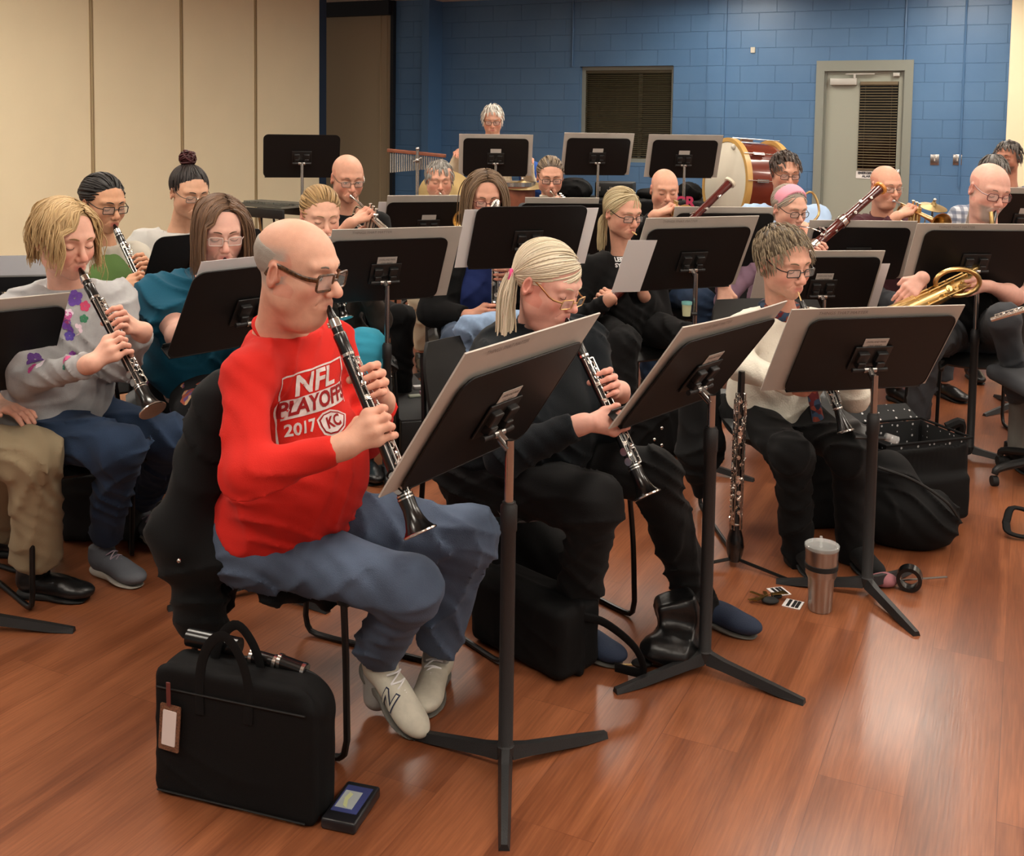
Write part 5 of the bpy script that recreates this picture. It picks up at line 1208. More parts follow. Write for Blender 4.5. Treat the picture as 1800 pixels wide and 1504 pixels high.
mkst('o', 'black music stand between the woman in green and the woman in teal', 374, 474, 366, 880, 54, tau=26, card=False, detail=False); sheet('o', 'white sheet above the desk before the woman in green', .24, .34, .06)
mkst('p', 'tall music stand before the bearded saxophonist', 1706, 461, 1704, 806, 4, tau=26, card=False, W=.53); fold('p', 'grey folder before the bearded saxophonist', w_=.62, h_=.35, dx=0); sheet('p', 'white sheet corner above the folder before the bearded saxophonist', .14, .345, .2)
mkst('q', 'music stand with label card right behind the oboe player', 1448, 506, 1440, 790, 8, tau=27); fold('q', 'grey folder right behind the oboe player', w_=.60, h_=.35, dx=-.03, txt=None); sheet('q', 'white sheet right of the folder behind the oboe player', .14, .27, .25)
mkst('r', 'music stand before the trumpet player in maroon', 1500, 448, 1500, 735, 3, tau=27, card=False, detail=False); fold('r', 'grey folder before the trumpet player in maroon', w_=.56, h_=.355, dx=0, txt=None); sheet('r', 'white sheet right of the folder before the trumpet player in maroon', .12, .27, .235)
mkst('s', 'music stand behind the desk of the bassoonist in black', 1262, 424, 1262, 740, 6, tau=27, card=False, detail=False); fold('s', 'grey folder peeking above the desk of the bassoonist in black', w_=.51, h_=.35, dx=-.01, txt=None)
mkst('t', 'music stand before the trumpet player in a turtleneck', 992, 404, 990, 705, 6, tau=27, card=False, detail=False); fold('t', 'grey folder before the trumpet player in a turtleneck', w_=.40, h_=.35, dx=-.03, txt=None)
mkst('u', 'music stand at the right edge behind the bearded saxophonist', 1794, 388, 1790, 720, 2, tau=25, detail=False); fold('u', 'grey folder at the right edge behind the bearded saxophonist', w_=.58, h_=.35, dx=-.02, txt=None)
# ---------------------------------------------------------------- middle and back rows
def bassoon(label, a, b, band=(.56,), ring='c98a4a', seed=9, r0=.026, r1=.019, low=None):
    a, b = V(a), V(b); d = (b - a).normalized(); L = (b - a).length; t = thing('bassoon', label, 'bassoon', a, group='bassoons being played'); n = perp(d, V((0, -1, .3))); s = d.cross(n)
    m = MB(); m.lathe(a, d, [(0, r0 * 1.1), (.01, r0 * 1.25), (L * .3, r0 * 1.15), (L * .31, r0), (L * .55, r0 * .95), (L * .56, r0 * 1.1), (L * .62, r0 * 1.1), (L * .63, r1), (L * .9, r1 * .95), (L - .02, r1 * 1.15), (L, r1 * 1.2)], 22); m.out('body', M_MAROON, t, smooth=True)
    m = MB()
    for z, r in ((L * .3, r0 * 1.2), (L * .58, r0 * 1.15)): m.lathe(a + d * z, d, [(-.016, r), (-.015, r * 1.04), (.015, r * 1.04), (.016, r)], 22)
    m.out('bands', M_SILVER, t, smooth=True)
    m = MB(); m.lathe(b, d, [(-.012, r1 * 1.2), (-.010, r1 * 1.6), (.002, r1 * 1.65), (.004, r1 * 1.2)], 22); m.out('bell_ring', mat('ring_' + ring, ring, .35), t, smooth=True)
    m = MB(); keywork(m, a, d, n, s, r0 * 1.05, .04, L * .95, L, step=.08, seed=seed, rr=1.3, rods=0); m.out('keys', M_SILVER, t, smooth=True)
    return t
GW = dict(m=G_WIRE, r=.0016, w=.022, h=.014, rad=.008); GB = dict(m=G_BLACK, r=.0018, w=.023, h=.015, rad=.006); GR = dict(m=mat('red_acetate', '5a2024', .3), r=.0018, w=.023, h=.014, rad=.006)
CG = cloth('oatmeal_cardigan', 'b9b4a8')
# woman in green with cardigan
hd = (181, 357, 4.42); fy, pt = 52, 12; M0 = mouth_at(hd, fy, pt); bell = P(276, 556, 4.15); f = fdir(45); r = V((f.y, -f.x, 0)); A_, nf = clar_set(M0, bell, f, r, .48, .68, 55)
q = person('black haired woman with glasses in a green top and pale cardigan playing clarinet', hd, 42, fy, pt, near=1, shirt=CG, pants=C_JEAN, w=.98, fem=True, cloth_name='cardigan',
    head=dict(skin='c49272', rosy='b87a60', hair='bun', hair_col='15110f', gather=(0, -.10, .02), bunr=.035, brow='1c1613', lip='a8504a', seed=11, eyes='down', glasses=dict(GB, m=G_BLACK)), arms=A_, J=dict(S=P(180, 442, 4.46)))
blob('top', [ell(q['S'] - q['U'] * .14 + q['f'] * .045, (.118, .108, .158), Matrix((q['r'], q['f'], q['U'])).transposed(), k=.04), ell(q['S'] - q['U'] * .30 + q['f'] * .055, (.13, .125, .15), k=.05)], .008, C_GREEN, q['root'], wr=.006)
clarinet('black clarinet played by the woman in green', M0, bell, nf, 51)
# woman with a bun
hd = (333, 338, 4.85); f = fdir(35); r = V((f.y, -f.x, 0))
q = person('woman with a dark red topknot bun and glasses in a pale grey tee', hd, 30, 40, 14, near=1, shirt=C_TEE, sleeve='short', pants=C_JEAN, w=1.1, fem=True, armr=1.15,
    head=dict(skin='c99b80', rosy='b98068', hair='bun', hair_col='1f1614', bun_col='3c1418', gather=(0, -.045, .125), bunr=.036, brow='241a16', lip='a55c54', seed=12, glasses=dict(GW)), J=dict(S=P(316, 418, 4.92)))
m = MB(); S_, U_, f_, r_ = q['S'], q['U'], q['f'], q['r']
m.tube(bez([S_ - f_ * .06 + Z3 * .05, S_ + r_ * -.06 + Z3 * .05 + f_ * .02, S_ + f_ * .12 - r_ * .02 - Z3 * .06, S_ + f_ * .16 + r_ * .02 - Z3 * .24]), .016, 8, flat=(f_, .3)); m.out('neck_strap', M_NYLON, q['root'], smooth=True)
# woman behind the man in red
hd = (563, 378, 4.80); fy, pt = 26, 15; M0 = mouth_at(hd, fy, pt, 0, 1.07); bell = P(606, 560, 4.62); f = fdir(25); r = V((f.y, -f.x, 0)); A_, nf = clar_set(M0, bell, f, r, .48, .68, 30)
person('woman with blond hair pinned back in a brown top and bright cyan trousers playing clarinet', hd, 25, fy, pt, near=1, hs=1.07, shirt=C_BROWN, pants=C_CYAN, w=1.02, fem=True,
    head=dict(skin='d8a68f', rosy='cc8271', hair='tail', hair_col='8d6d44', hair_col2='b08f5e', gather=(0, -.11, .03), length=.05, brow='8a6a4a', lip='b8645c', seed=13), arms=A_, J=dict(S=P(562, 458, 4.87), P=P(580, 615, 4.95), RK=P(590, 640, 4.52), LK=P(640, 612, 4.55), kr=1.3))
clarinet('black clarinet played by the woman with pinned blond hair', M0, bell, nf, 61)
def trp(label, tl, hd, by, fy, pt, aim, metal, near=2, up=Z3, kw={}, side=(.24, .24), nopl=False, head={}, Lr=.0):
    "a trumpet player; aim = pixel and depth of the middle of the bell"
    hs = kw.get('hs', 1.0); M0 = mouth_at(hd, fy, pt, 0, hs); b_ = P(*aim); d = (b_ - M0).normalized(); f = fdir(by); r = V((f.y, -f.x, 0)); u = perp(d, up); x = d.cross(u)
    vc = M0 + d * .235 - u * .05
    arms = {'R': dict(G=vc + u * .035, a=-d, s=(x if x.dot(r) > 0 else -x) * .8 - u * .5, n=u, rt=.012), 'L': dict(G=vc - u * .03, a=-d, s=(-x if x.dot(r) > 0 else x), n=d * .2 - u * .5 + (x if x.dot(r) > 0 else -x) * .2, rt=.016)}
    arms['L']['n'] = (x if x.dot(r) > 0 else -x)
    arms['L']['s'] = -u; arms['L']['a'] = -d
    o = person(label, hd, by, fy, pt, near=near, arms=arms, head=head, **kw); trumpet(tl, M0, d, u, metal); return o
HD = dict(skin='cf9a82', rosy='c87c68', purse=.6)
trp('bald man with wire glasses in a black shirt playing a silver trumpet', 'silver trumpet of the bald man in black', (611, 313, 5.5), 28, 24, 14, (676, 398, 5.16), M_SILVER, near=1,
    kw=dict(shirt=C_BLK, sleeve='short', pants=C_BLK2, w=1.0, J=dict(S=P(612, 384, 5.6))), head=dict(HD, hair='fringe', hair_col='6e5a4c', top=.0, brow='6b5446', glasses=dict(GW), seed=14, w=1.02, eyes='open', stub=('b08a78', .03)))
trp('grey haired man in a teal plaid shirt playing trumpet', 'brass trumpet of the man in plaid, pointing at the viewer', (772, 315, 6.8), 12, 10, 12, (800, 366, 6.45), M_BRASS,
    kw=dict(shirt=C_PLTEAL, pants=C_CREAMP, w=1.05, J=dict(RA=P(742, 612, 6.55), LA=P(775, 612, 6.75), RK=P(738, 525, 6.4), LK=P(790, 525, 6.4)), shoes=(SH_BLK, SOLE_BLK, 0)), head=dict(HD, hair='short', hair_col='6f6a64', hair_col2='8d8982', brow='6a625c', fat=.7, w=1.06, seed=15))
# standing percussionist
person('white haired man with glasses in a cream shirt standing at the back', (866, 210, 8.9), 0, 0, 16, near=2, shirt=C_CREAM, pants=C_CHAR, w=1.05, standing=True,
    head=dict(HD, hair='short', hair_col='c4beb4', hair_col2='ded9d0', vol=1.3, brow='b0a89c', seed=16, glasses=dict(GB)), shoes=(SH_BLK, SOLE_BLK, 0), J=dict(RW=P(806, 268, 8.85), LW=P(930, 280, 8.85)))
# long haired woman with the bass clarinet
hd = (853, 345, 5.1); M0 = mouth_at(hd, 10, 16)
BA = P(872, 400, 4.92); BB = P(868, 700, 4.86); ad = (BA - BB).normalized(); f = fdir(8); r = V((f.y, -f.x, 0))
q13 = person('woman with long brown hair and red glasses in a dark jacket playing bass clarinet', hd, 8, 10, 16, near=1, shirt=C_BLUE, pants=C_JEAN, w=1.08, fem=True, cloth_name='shirt',
    head=dict(skin='cd967f', rosy='c57a68', hair='long', hair_col='4d3a2a', hair_col2='7a6045', length=.34, brow='5c4636', lip='b0665c', seed=17, glasses=dict(GR)),
    arms={'L': dict(G=P(870, 478, 4.90), a=ad, s=-r, n=f, rt=.016), 'R': dict(G=P(869, 548, 4.89), a=ad, s=r, n=f, rt=.016)}, J=dict(S=P(850, 435, 5.15)))
def jacket(q_, m, name='jacket', open_=.1, arms_=True, h=.011):
    S, U, f, r, E, W = q_['S'], q_['U'], q_['f'], q_['r'], q_['E'], q_['W']; R3 = Matrix((r, f, U)).transposed(); pr = []
    for sd, s in (('R', 1), ('L', -1)):
        pr += [ell(S - U * .15 + r * s * .10, (.105, .15, .20), R3, k=.04), ell(S - U * .34 + r * s * .12, (.105, .17, .20), R3, k=.05), cone(S + r * s * .17 - U * .02, E[sd], .072, .070, k=.05), cone(E[sd], E[sd].lerp(W[sd], .94), .070, .046, k=.03, cut=True)]
    pr.append(ell(S + f * .17 - U * .2, (open_, .10, .34), R3, k=.02, op='s'))
    return blob(name, pr, h, m, q_['root'], wr=.01)
jk = jacket(q13, C_BLK, 'jacket', .12)
lastp = lambda: [o for o in COL.objects if o.name.startswith('person') and o.type == 'EMPTY'][-1]
pp_ = [o for o in COL.objects if o.get('label', '').startswith('woman with long brown')][0]
t = thing('bass_clarinet', 'bass clarinet with silver keys held upright by the long haired woman', 'bass clarinet', BB)
m = MB(); m.lathe(BA, -ad, [(0, .0155), (.03, .018), (.04, .0165), (.35, .0175), (.36, .021), (.39, .021), (.40, .018), ((BA - BB).length, .019)], 18); m.out('body', M_EBONY, t, smooth=True)
m = MB(); kd = V((0, -1, .05)); keywork(m, BA, -ad, perp(ad, kd), perp(ad, X3), .0175, .05, (BA - BB).length - .02, 1, step=.03, seed=4, rr=1.7); m.out('keys', M_SILVER, t, smooth=True)
m = MB(); m.tube(bez([M0 + V((0, -.05, -.02)), M0 + V((.005, -.10, .015)), P(874, 352, 4.93), P(874, 372, 4.92), BA], 18), [.010] * 19, 12); m.out('neck', M_SILVER, t, smooth=True)
m = MB(); m.lathe(M0, V((.0, -.06, -.02)), [(0, .005), (.03, .011), (.055, .014), (.06, .014)], 14); m.out('mouthpiece', M_EBONY, t, smooth=True)
trp('woman with hair tied back in a cream turtleneck and dark sweater playing trumpet', 'silver trumpet of the woman in the cream turtleneck', (967, 310, 6.6), 5, 4, 14, (998, 368, 6.2), M_SILVER,
    kw=dict(shirt=C_CHAR, pants=C_BLK2, fem=True, w=1.0, collar=cloth('cream_knit', 'c8c0b0'), J=dict(S=P(965, 366, 6.68))), head=dict(HD, hair='tail', hair_col='5a4a3c', hair_col2='8a7860', gather=(0, -.11, .03), length=.04, brow='5a4638', seed=18, glasses=dict(GB)))
lp = lastp(); S_ = P(965, 362, 6.66); m = MB()
for i in range(5): m.lathe(S_ + V((0, -.015, .0 + i * .014)), V((0, 0, 1)), [(0, .062 - i * .001), (.005, .066 - i * .001), (.010, .064 - i * .001), (.014, .061 - i * .001)], 22)
m.out('turtleneck', cloth('cream_knit', 'c8c0b0'), lp, smooth=True)
# bassoonist in black
hd = (1094, 374, 5.15); M0 = mouth_at(hd, 30, 12); f = fdir(25); r = V((f.y, -f.x, 0)); A0, B0 = P(1040, 556, 4.98), P(1284, 320, 5.35); bd = (B0 - A0).normalized()
q15 = person('woman with blond low ponytail and dark glasses in a black sweatshirt playing bassoon', hd, 22, 30, 12, near=1, shirt=C_BLK, pants=C_BLK2, w=1.15, fem=True, belly=.4, cloth_name='sweatshirt',
    head=dict(skin='c9957e', rosy='c07a68', hair='tail', hair_col='a08c66', hair_col2='cdbd98', gather=(.03, -.10, -.05), taild=(0, -.7, -.6), length=.16, spread=.02, brow='8a7458', lip='ac625a', seed=19, glasses=dict(GB), vol=1.4),
    arms={'L': dict(G=A0 + bd * .30, a=bd, s=-r, n=f, rt=.026), 'R': dict(G=A0 + bd * .10, a=bd, s=r, n=-f * .2 + r * .6, rt=.028)}, J=dict(S=P(1094, 458, 5.22)))
bassoon('maroon bassoon held by the woman in the black sweatshirt', A0, B0, seed=21, ring='d8cdb8')
m = MB(); tb = thing('bassoon_bocal_reed', 'tan reed in the mouth of the bassoonist in black', 'reed', M0); m.tube([M0, M0 + V((.02, -.03, -.012))], [.004, .003], 8); m.out('reed', mat('reed_cane', 'd8b27a', .6), tb, smooth=True)
trp('old bald man in a red and black jacket playing trumpet', 'brass trumpet of the old man in red and black', (1168, 333, 6.25), 6, 4, 12, (1196, 372, 5.85), M_BRASS,
    kw=dict(shirt=C_BLK, pants=C_JEAN2, w=1.0, J=dict(S=P(1166, 392, 6.33))), head=dict(HD, hair='fringe', hair_col='b0a8a0', top=.02, brow='9a8c80', fat=.3, seed=20, stub=('a89c90', .04)))
lp = lastp(); S_ = P(1166, 392, 6.33)
blob('red_yoke', [ell(S_ + V((.09, -.05, -.10)), (.055, .085, .11), k=.03), ell(S_ + V((-.10, -.05, -.10)), (.055, .085, .11), k=.03)], .012, C_RED, lp)
# man in sky blue with horn
hd = (1380, 303, 6.35); f = fdir(4); r = V((f.y, -f.x, 0))
person('young man with brown hair and glasses in a sky blue tee playing horn', hd, 4, 4, 12, near=2, shirt=C_SKY, sleeve='short', pants=C_BLK2, w=1.25, belly=.4, armr=1.15,
    head=dict(HD, hair='short', hair_col='2e2119', hair_col2='43322a', vol=1.5, fwd=.4, brow='33251d', seed=22, fat=.3, glasses=dict(GW, m=G_BLACK), stub=('3a2a22', .06)), J=dict(S=P(1378, 372, 6.45), RW=P(1352, 412, 6.1), LW=P(1412, 398, 6.1)))
hn = thing('french_horn', 'brass horn mouthpiece and tubing at the lips of the young man in blue', 'horn', P(1382, 360, 6.15)); M0 = mouth_at(hd, 4, 12)
m = MB(); m._lathe(M0, V((.05, -1, -.35)).normalized(), [(0, .012), (.01, .011), (.03, .005), (.08, .004)], 12); m.tube(bez([M0 + V((0, -.07, -.03)), M0 + V((0, -.14, -.10)), M0 + V((.06, -.16, -.2)), M0 + V((.14, -.14, -.14)), M0 + V((.1, -.12, -.02)), M0 + V((.0, -.12, -.08))], 24), .007, 8); m.out('tubing', M_BRASS, hn, smooth=True)
m = MB(); m._lathe(M0 + V((.0, -.1, -.3)), V((-.6, .5, -.2)).normalized(), [(0, .012), (.1, .02), (.18, .045), (.24, .11), (.26, .14), (.262, .138), (.235, .1), (.17, .04)], 26); m.out('bell', M_BRASS, hn, smooth=True)
# bassoonist with the pink headband
hd = (1387, 366, 5.6); M0 = mouth_at(hd, 22, 14); f = fdir(15); r = V((f.y, -f.x, 0)); A0, B0 = P(1380, 478, 5.3), P(1548, 330, 5.62); bd = (B0 - A0).normalized()
q18 = person('woman wearing a wide pink headband and glasses in a mauve top playing bassoon', hd, 15, 22, 14, near=1, shirt=C_LAV, pants=C_BLK2, w=1.1, fem=True,
    head=dict(skin='d2a18c', rosy='c98272', hair='tail', hair_col='8d8074', hair_col2='b0a394', gather=(0, -.10, -.03), length=.06, brow='8a7868', lip='b86a66', purse=.6, seed=23, glasses=dict(GB, rad=.012)),
    arms={'L': dict(G=A0 + bd * .22, a=bd, s=-r, n=f, rt=.026), 'R': dict(rest=1, W=P(1272, 500, 5.35), d=V((.05, -.3, -1)), n=V((0, -1, .3)), s=V((1, 0, 0)), curl=.3)}, J=dict(S=P(1384, 445, 5.68)))
HM = q18['HM']; hbm = blob('headband', [ell((0, -.010, .047), (.083, .101, .082)), half((0, .030, .048), (0, 1, -.42), k=.006), half((0, -.062, .0), (0, -1, .35), k=.006), half((0, 0, .004), (0, .3, -1), k=.006)], .005, C_PINK, None)
hbm.data.transform(HM); hbm.parent = q18['root']; hbm.location = -V(q18['root'].location)
bassoon('red maroon bassoon with an orange bell ring', A0, B0, seed=25, ring='d98a3a', r0=.027, r1=.022)
bc = thing('bocal', 'curved silver bocal at the lips of the woman with the pink headband', 'bocal', M0); m = MB(); m.tube(bez([M0, M0 + V((.05, -.05, -.005)), M0 + V((.1, -.08, -.02)), P(1440, 400, 5.4), P(1452, 404, 5.38), P(1449, 420, 5.4)], 20), .0042, 8); m.out('bocal_tube', M_SILVER, bc, smooth=True)
# maroon shirt
hd = (1557, 327, 6.25)
trp('bald man with glasses in a maroon shirt playing a brass trumpet held sideways', 'bright brass trumpet with its bell turned to the right', hd, 20, 14, 8, (1618, 374, 5.90), M_BRASS, near=1,
    kw=dict(shirt=C_MAR, pants=C_CHAR, w=1.12, belly=.4, J=dict(S=P(1550, 388, 6.33))), head=dict(HD, hair='fringe', hair_col='8a7d70', top=.01, brow='7a6656', fat=.5, w=1.03, seed=26, glasses=dict(GW), stub=('b0988a', .03)))
# bearded saxophonist
hd = (1738, 334, 5.1); M0 = mouth_at(hd, 6, 16, -6, 1.06); f = fdir(-2); r = V((f.y, -f.x, 0))
q20 = person('bald man with grey goatee and red brown glasses in a black shirt playing tenor saxophone', hd, -2, 6, 16, tilt=-6, near=1, hs=1.06, shirt=C_BLK, sleeve='short', pants=C_CHAR, w=1.2, belly=.5, armr=1.15,
    head=dict(skin='d8a594', rosy='cc8576', hair='fringe', hair_col='9a8a80', top=-.01, brow='7a6458', fat=.5, w=1.02, seed=27, beard=('8a8078', .045), stub=('b59a8c', .03), glasses=dict(GR, rad=.012, h=.017)),
    arms={'R': dict(rest=1, W=P(1622, 488, 4.80), d=V((-.7, -.3, -.6)), n=V((-.2, -1, .5)), s=V((-.6, 0, .7)), curl=.45), 'L': dict(G=P(1690, 505, 4.85), a=V((-.2, 0, 1)), s=-r, n=f, rt=.02)}, J=dict(S=P(1728, 428, 5.18), RA=P(1612, 735, 4.85), RK=P(1630, 600, 4.75), LA=P(1790, 700, 4.8), LK=P(1765, 560, 4.6)),
    shoes=(SH_BLK, SOLE_BLK, 0), socks=mat('striped_sock', '6a6660', .9), chairlab='black chair under the bearded saxophonist')
sx = thing('tenor_saxophone', 'brass tenor saxophone across the lap of the bearded man', 'saxophone', P(1660, 540, 4.8)); T0, T1 = P(1706, 492, 4.86), P(1562, 560, 4.70); d = (T1 - T0).normalized()
m = MB(); m.lathe(M0, (P(1743, 398, 4.98) - M0), [(0, .006), (.04, .012), (.075, .014), (.08, .014)], 14); m.out('mouthpiece', M_EBONY, sx, smooth=True)
m = MB(); m.tube(bez([P(1742, 372, 4.96), P(1744, 398, 4.95), P(1744, 430, 4.98), P(1735, 462, 4.95)], 14), [.009 + .0004 * i for i in range(15)], 12); m.out('neck', M_BRASS, sx, smooth=True)
m = MB(); m.tube([P(1735, 462, 4.95), P(1700, 478, 4.9), T0, T0.lerp(T1, .5), T1], [.016, .020, .032, .042, .052], 20); m.out('body', M_BRASS, sx, smooth=True)
m = MB(); kn = perp(d, V((0, -1, .6))); keywork(m, T0, d, kn, d.cross(kn), .036, .03, (T1 - T0).length, 1, step=.03, seed=8, rr=2.4); m.out('keys', M_BRASS, sx, smooth=True)
m = MB(); cc = P(1683, 496, 4.78); m.tube([cc + X3 * .098 * math.cos(t_) + V((0, .2, -1)).normalized() * .062 * math.sin(t_) for t_ in np.linspace(0, 6.283, 33)[:-1]], .011, 10, closed=True); m.out('bow_ring', M_BRASS, sx, smooth=True)
m = MB(); S_ = q20['S']; m.tube(bez([S_ + V((-.11, .02, .02)), S_ + V((-.12, -.12, -.08)), S_ + V((-.10, -.17, -.2))]), .022, 8, flat=((0, -1, 0), .25)); m.out('neck_strap', M_NYLON, q20['root'], smooth=True)
person('grey haired man in a white plaid shirt hidden behind the bearded saxophonist', (1746, 306, 6.8), -8, -8, 24, near=2, shirt=C_PLWHITE, pants=C_BLK2, w=1.1, head=dict(HD, hair='short', hair_col='5a5652', hair_col2='7d7974', seed=28))
person('dark haired bearded man in a plaid shirt beside the cream partition at the right edge', (1771, 277, 7.6), -35, -45, 6, near=2, shirt=C_PLWHITE, pants=C_JEAN2, head=dict(HD, skin='b98068', rosy='a86a55', hair='short', hair_col='2c2622', hair_col2='6a625c', beard=('5a4a40', .03), seed=29))
# ---------------------------------------------------------------- prints and trims on clothing
bpy.context.view_layer.update()
def bvh_of(o):
    me = o.data; loc = rootloc(o); return BVHTree.FromPolygons([v.co + loc for v in me.vertices], [tuple(p.vertices) for p in me.polygons])
def child(root, name):
    for o in COL.objects:
        if o.parent is root and o.name.split('.')[0] == name: return o
def decal(target, bvh, polys, org, R, m, name='print', step=.01, lift=.0016, reach=.3):
    "polys: (verts, faces) flat shapes, wrapped on to the target along -z of R"
    bm = bmesh.new(); vs = [bm.verts.new(v) for v in polys[0]]
    for f in polys[1]:
        try: bm.faces.new([vs[i] for i in f])
        except ValueError: pass
    xs = [v.co.x for v in bm.verts]; ys = [v.co.y for v in bm.verts]
    for ax, lo, hi in ((0, min(xs), max(xs)), (1, min(ys), max(ys))):
        k = lo + step
        while k < hi:
            co = V((0, 0, 0)); co[ax] = k; no = V((0, 0, 0)); no[ax] = 1
            bmesh.ops.bisect_plane(bm, geom=list(bm.verts) + list(bm.edges) + list(bm.faces), plane_co=co, plane_no=no, dist=1e-5); k += step
    n = R @ V((0, 0, 1)); out = []; bad = set()
    bm.verts.index_update()
    for v in bm.verts:
        p = org + R @ v.co; h = bvh.ray_cast(p + n * reach, -n, reach * 2)
        if h[0] is None: bad.add(v.index); out.append(p)
        else: out.append(h[0] + (h[1] if h[1].dot(n) > 0 else -h[1]) * lift)
    for e in bm.edges:
        i, j = e.verts[0].index, e.verts[1].index
        if (out[i] - out[j]).length > e.calc_length() * 2.2 + .002: bad.add(i); bad.add(j)
    fs = [tuple(v.index for v in f.verts) for f in bm.faces if not any(v.index in bad for v in f.verts)]
    bm.free(); return mesh_obj(name, out, fs, m, target, smooth=False)
def mv(p, dx, dy, rot=0.0, s=1.0):
    c, s_ = math.cos(rot), math.sin(rot); return ([V(((v.x * c - v.y * s_) * s + dx, (v.x * s_ + v.y * c) * s + dy, 0)) for v in map(V, p[0])], p[1])
def poly(pts): return ([V((x, y, 0)) for x, y in pts], [tuple(range(len(pts)))])
def join(*ps):
    vs = []; fs = []
    for v, f in ps: o = len(vs); vs += list(v); fs += [tuple(i + o for i in q) for q in f]
    return vs, fs
sh = child(p1['root'], 'shirt'); B_ = bvh_of(sh); M_PW = cloth('print_silver', 'cfc6c4', var=.15, vscale=60); M_PR = cloth('print_dark_red', '8c1a1c')
cam0 = V((0, 0, CAMH))
def chit(px, py, B): d = (P(px, py, 3) - cam0).normalized(); return B.ray_cast(cam0, d, 30)
h = chit(558, 708, B_); nn = (fdir(50) + Z3 * .05).normalized(); uu = V((-nn.y, nn.x, 0)).normalized() * 1.0
if uu.x < 0: uu = -uu
tz = perp(nn, Z3); ca, sa_ = math.cos(math.radians(3)), math.sin(math.radians(3)); R = Matrix((uu * ca + tz * sa_, tz * ca - uu * sa_, nn)).transposed()
O_ = h[0]
fw, fh = .112, .086; bar = lambda x0, y0, x1, y1: poly([(x0, y0), (x1, y0), (x1, y1), (x0, y1)])
decal(sh, B_, join(bar(-fw, fh - .004, fw, fh), bar(-fw, -fh * .9, -fw + .004, fh), bar(fw - .004, -fh * .5, fw, fh), bar(-fw + .01, -.020, fw - .01, .026)), O_, R, M_PW)
decal(sh, B_, mv(text_mesh('NFL', .066, bold=.0018, shear=.15, width=1.2), 0, .052), O_, R, M_PW, name='lettering')
decal(sh, B_, mv(text_mesh('PLAYOFFS', .050, bold=.0016, shear=.15, width=.98), 0, .003), O_, R, M_PR, name='lettering', lift=.003)
decal(sh, B_, mv(text_mesh('2017', .038, bold=.001, shear=.15, width=1.0), -.058, -.047), O_, R, M_PW, name='lettering')
decal(sh, B_, poly([(-.012, -.038), (.008, -.026), (.034, -.024), (.062, -.034), (.088, -.050), (.064, -.072), (.034, -.082), (.010, -.080), (-.006, -.072), (-.012, -.055)]), O_, R, M_PW, name='arrowhead_emblem')
decal(sh, B_, poly([(-.007, -.040), (.009, -.030), (.034, -.028), (.060, -.037), (.081, -.050), (.061, -.069), (.034, -.078), (.012, -.076), (-.002, -.069), (-.007, -.055)]), O_, R, M_PR, name='arrowhead_emblem', lift=.0024)
decal(sh, B_, poly([(-.003, -.042), (.010, -.033), (.034, -.031), (.058, -.040), (.075, -.050), (.058, -.066), (.034, -.074), (.013, -.073), (.001, -.066), (-.003, -.055)]), O_, R, M_PW, name='arrowhead_emblem', lift=.0032)
decal(sh, B_, mv(text_mesh('KC', .034, bold=.0012, shear=.1), .032, -.053), O_, R, M_PR, name='lettering', lift=.004)
# N on the white sneaker
best = None
for so_ in [o for o in COL.objects if o.parent is p1['root'] and o.name.startswith('shoe')]:
    b1 = bvh_of(so_); h1 = chit(682, 1232, b1)
    if h1[0] is not None and (best is None or h1[0].y < best[1][0].y): best = (so_, h1, b1)
so, h, Bs = best if best else (None, (None,), None)
if so: so['label'] = 'white leather sneaker with a navy N'
if h[0]:
    n_ = (h[1] if h[1].dot(V((0, -1, 0))) > 0 else -h[1]); n_ = (n_ + V((-.2, -.6, .1))).normalized(); x_ = perp(n_, V((.95, 0, -.35))); R = Matrix((x_, n_.cross(x_), n_)).transposed()
    if (R @ V((0, 1, 0))).z < 0: R = Matrix((-x_, -(n_.cross(x_)), n_)).transposed()
    M_NAVY = mat('navy_suede', '1f2740', .8); decal(so, Bs, text_mesh('N', .056, bold=.0035), h[0], R, M_NAVY, name='letter_emblem', step=.006); decal(so, Bs, text_mesh('N', .056, bold=.0006), h[0], R, SH_WHITE, name='letter_emblem', step=.006, lift=.0028)
# flowers on the grey sweatshirt
sw = child(p4['root'], 'sweatshirt'); Bw = bvh_of(sw)
def petals(r, n=5, w_=.55):
    ps = []
    for i in range(n):
        a = 2 * math.pi * i / n + .3; ps.append(poly([(math.cos(a) * r * .55 + math.cos(t) * r * w_ * .85, math.sin(a) * r * .55 + math.sin(t) * r * w_ * .85) for t in np.linspace(0, 6.28, 9)[:-1]]))
    return join(*ps)
for px, py, r_, c in ((131, 524, .026, '6a4aa0'), (149, 538, .018, 'c2486a'), (112, 558, .024, 'b4508c'), (126, 572, .028, '7a4fa8'), (121, 550, .014, 'dcc8d8'), (137, 578, .018, 'd8c0cc'), (147, 560, .014, '3f7a5c'), (122, 590, .017, '5a4a9a'), (62, 632, .026, '5a3a78'), (72, 640, .018, 'ded2dc'), (56, 646, .017, 'b0407c'), (116, 630, .014, 'c85a88'), (127, 622, .011, '8a4aa0'), (113, 645, .009, '3f7a6a'), (181, 489, .016, '4c4a9c'), (176, 484, .011, 'd0704a'), (83, 585, .010, '5a6a8a')):
    h = chit(px, py, Bw)
    if h[0] is None: continue
    n_ = h[1] if h[1].dot(cam0 - h[0]) > 0 else -h[1]; x_ = perp(n_, X3); decal(sw, Bw, petals(r_), h[0], Matrix((x_, n_.cross(x_), n_)).transposed(), cloth('flower_' + c, c), name='embroidered_flower', step=.012, reach=.06)
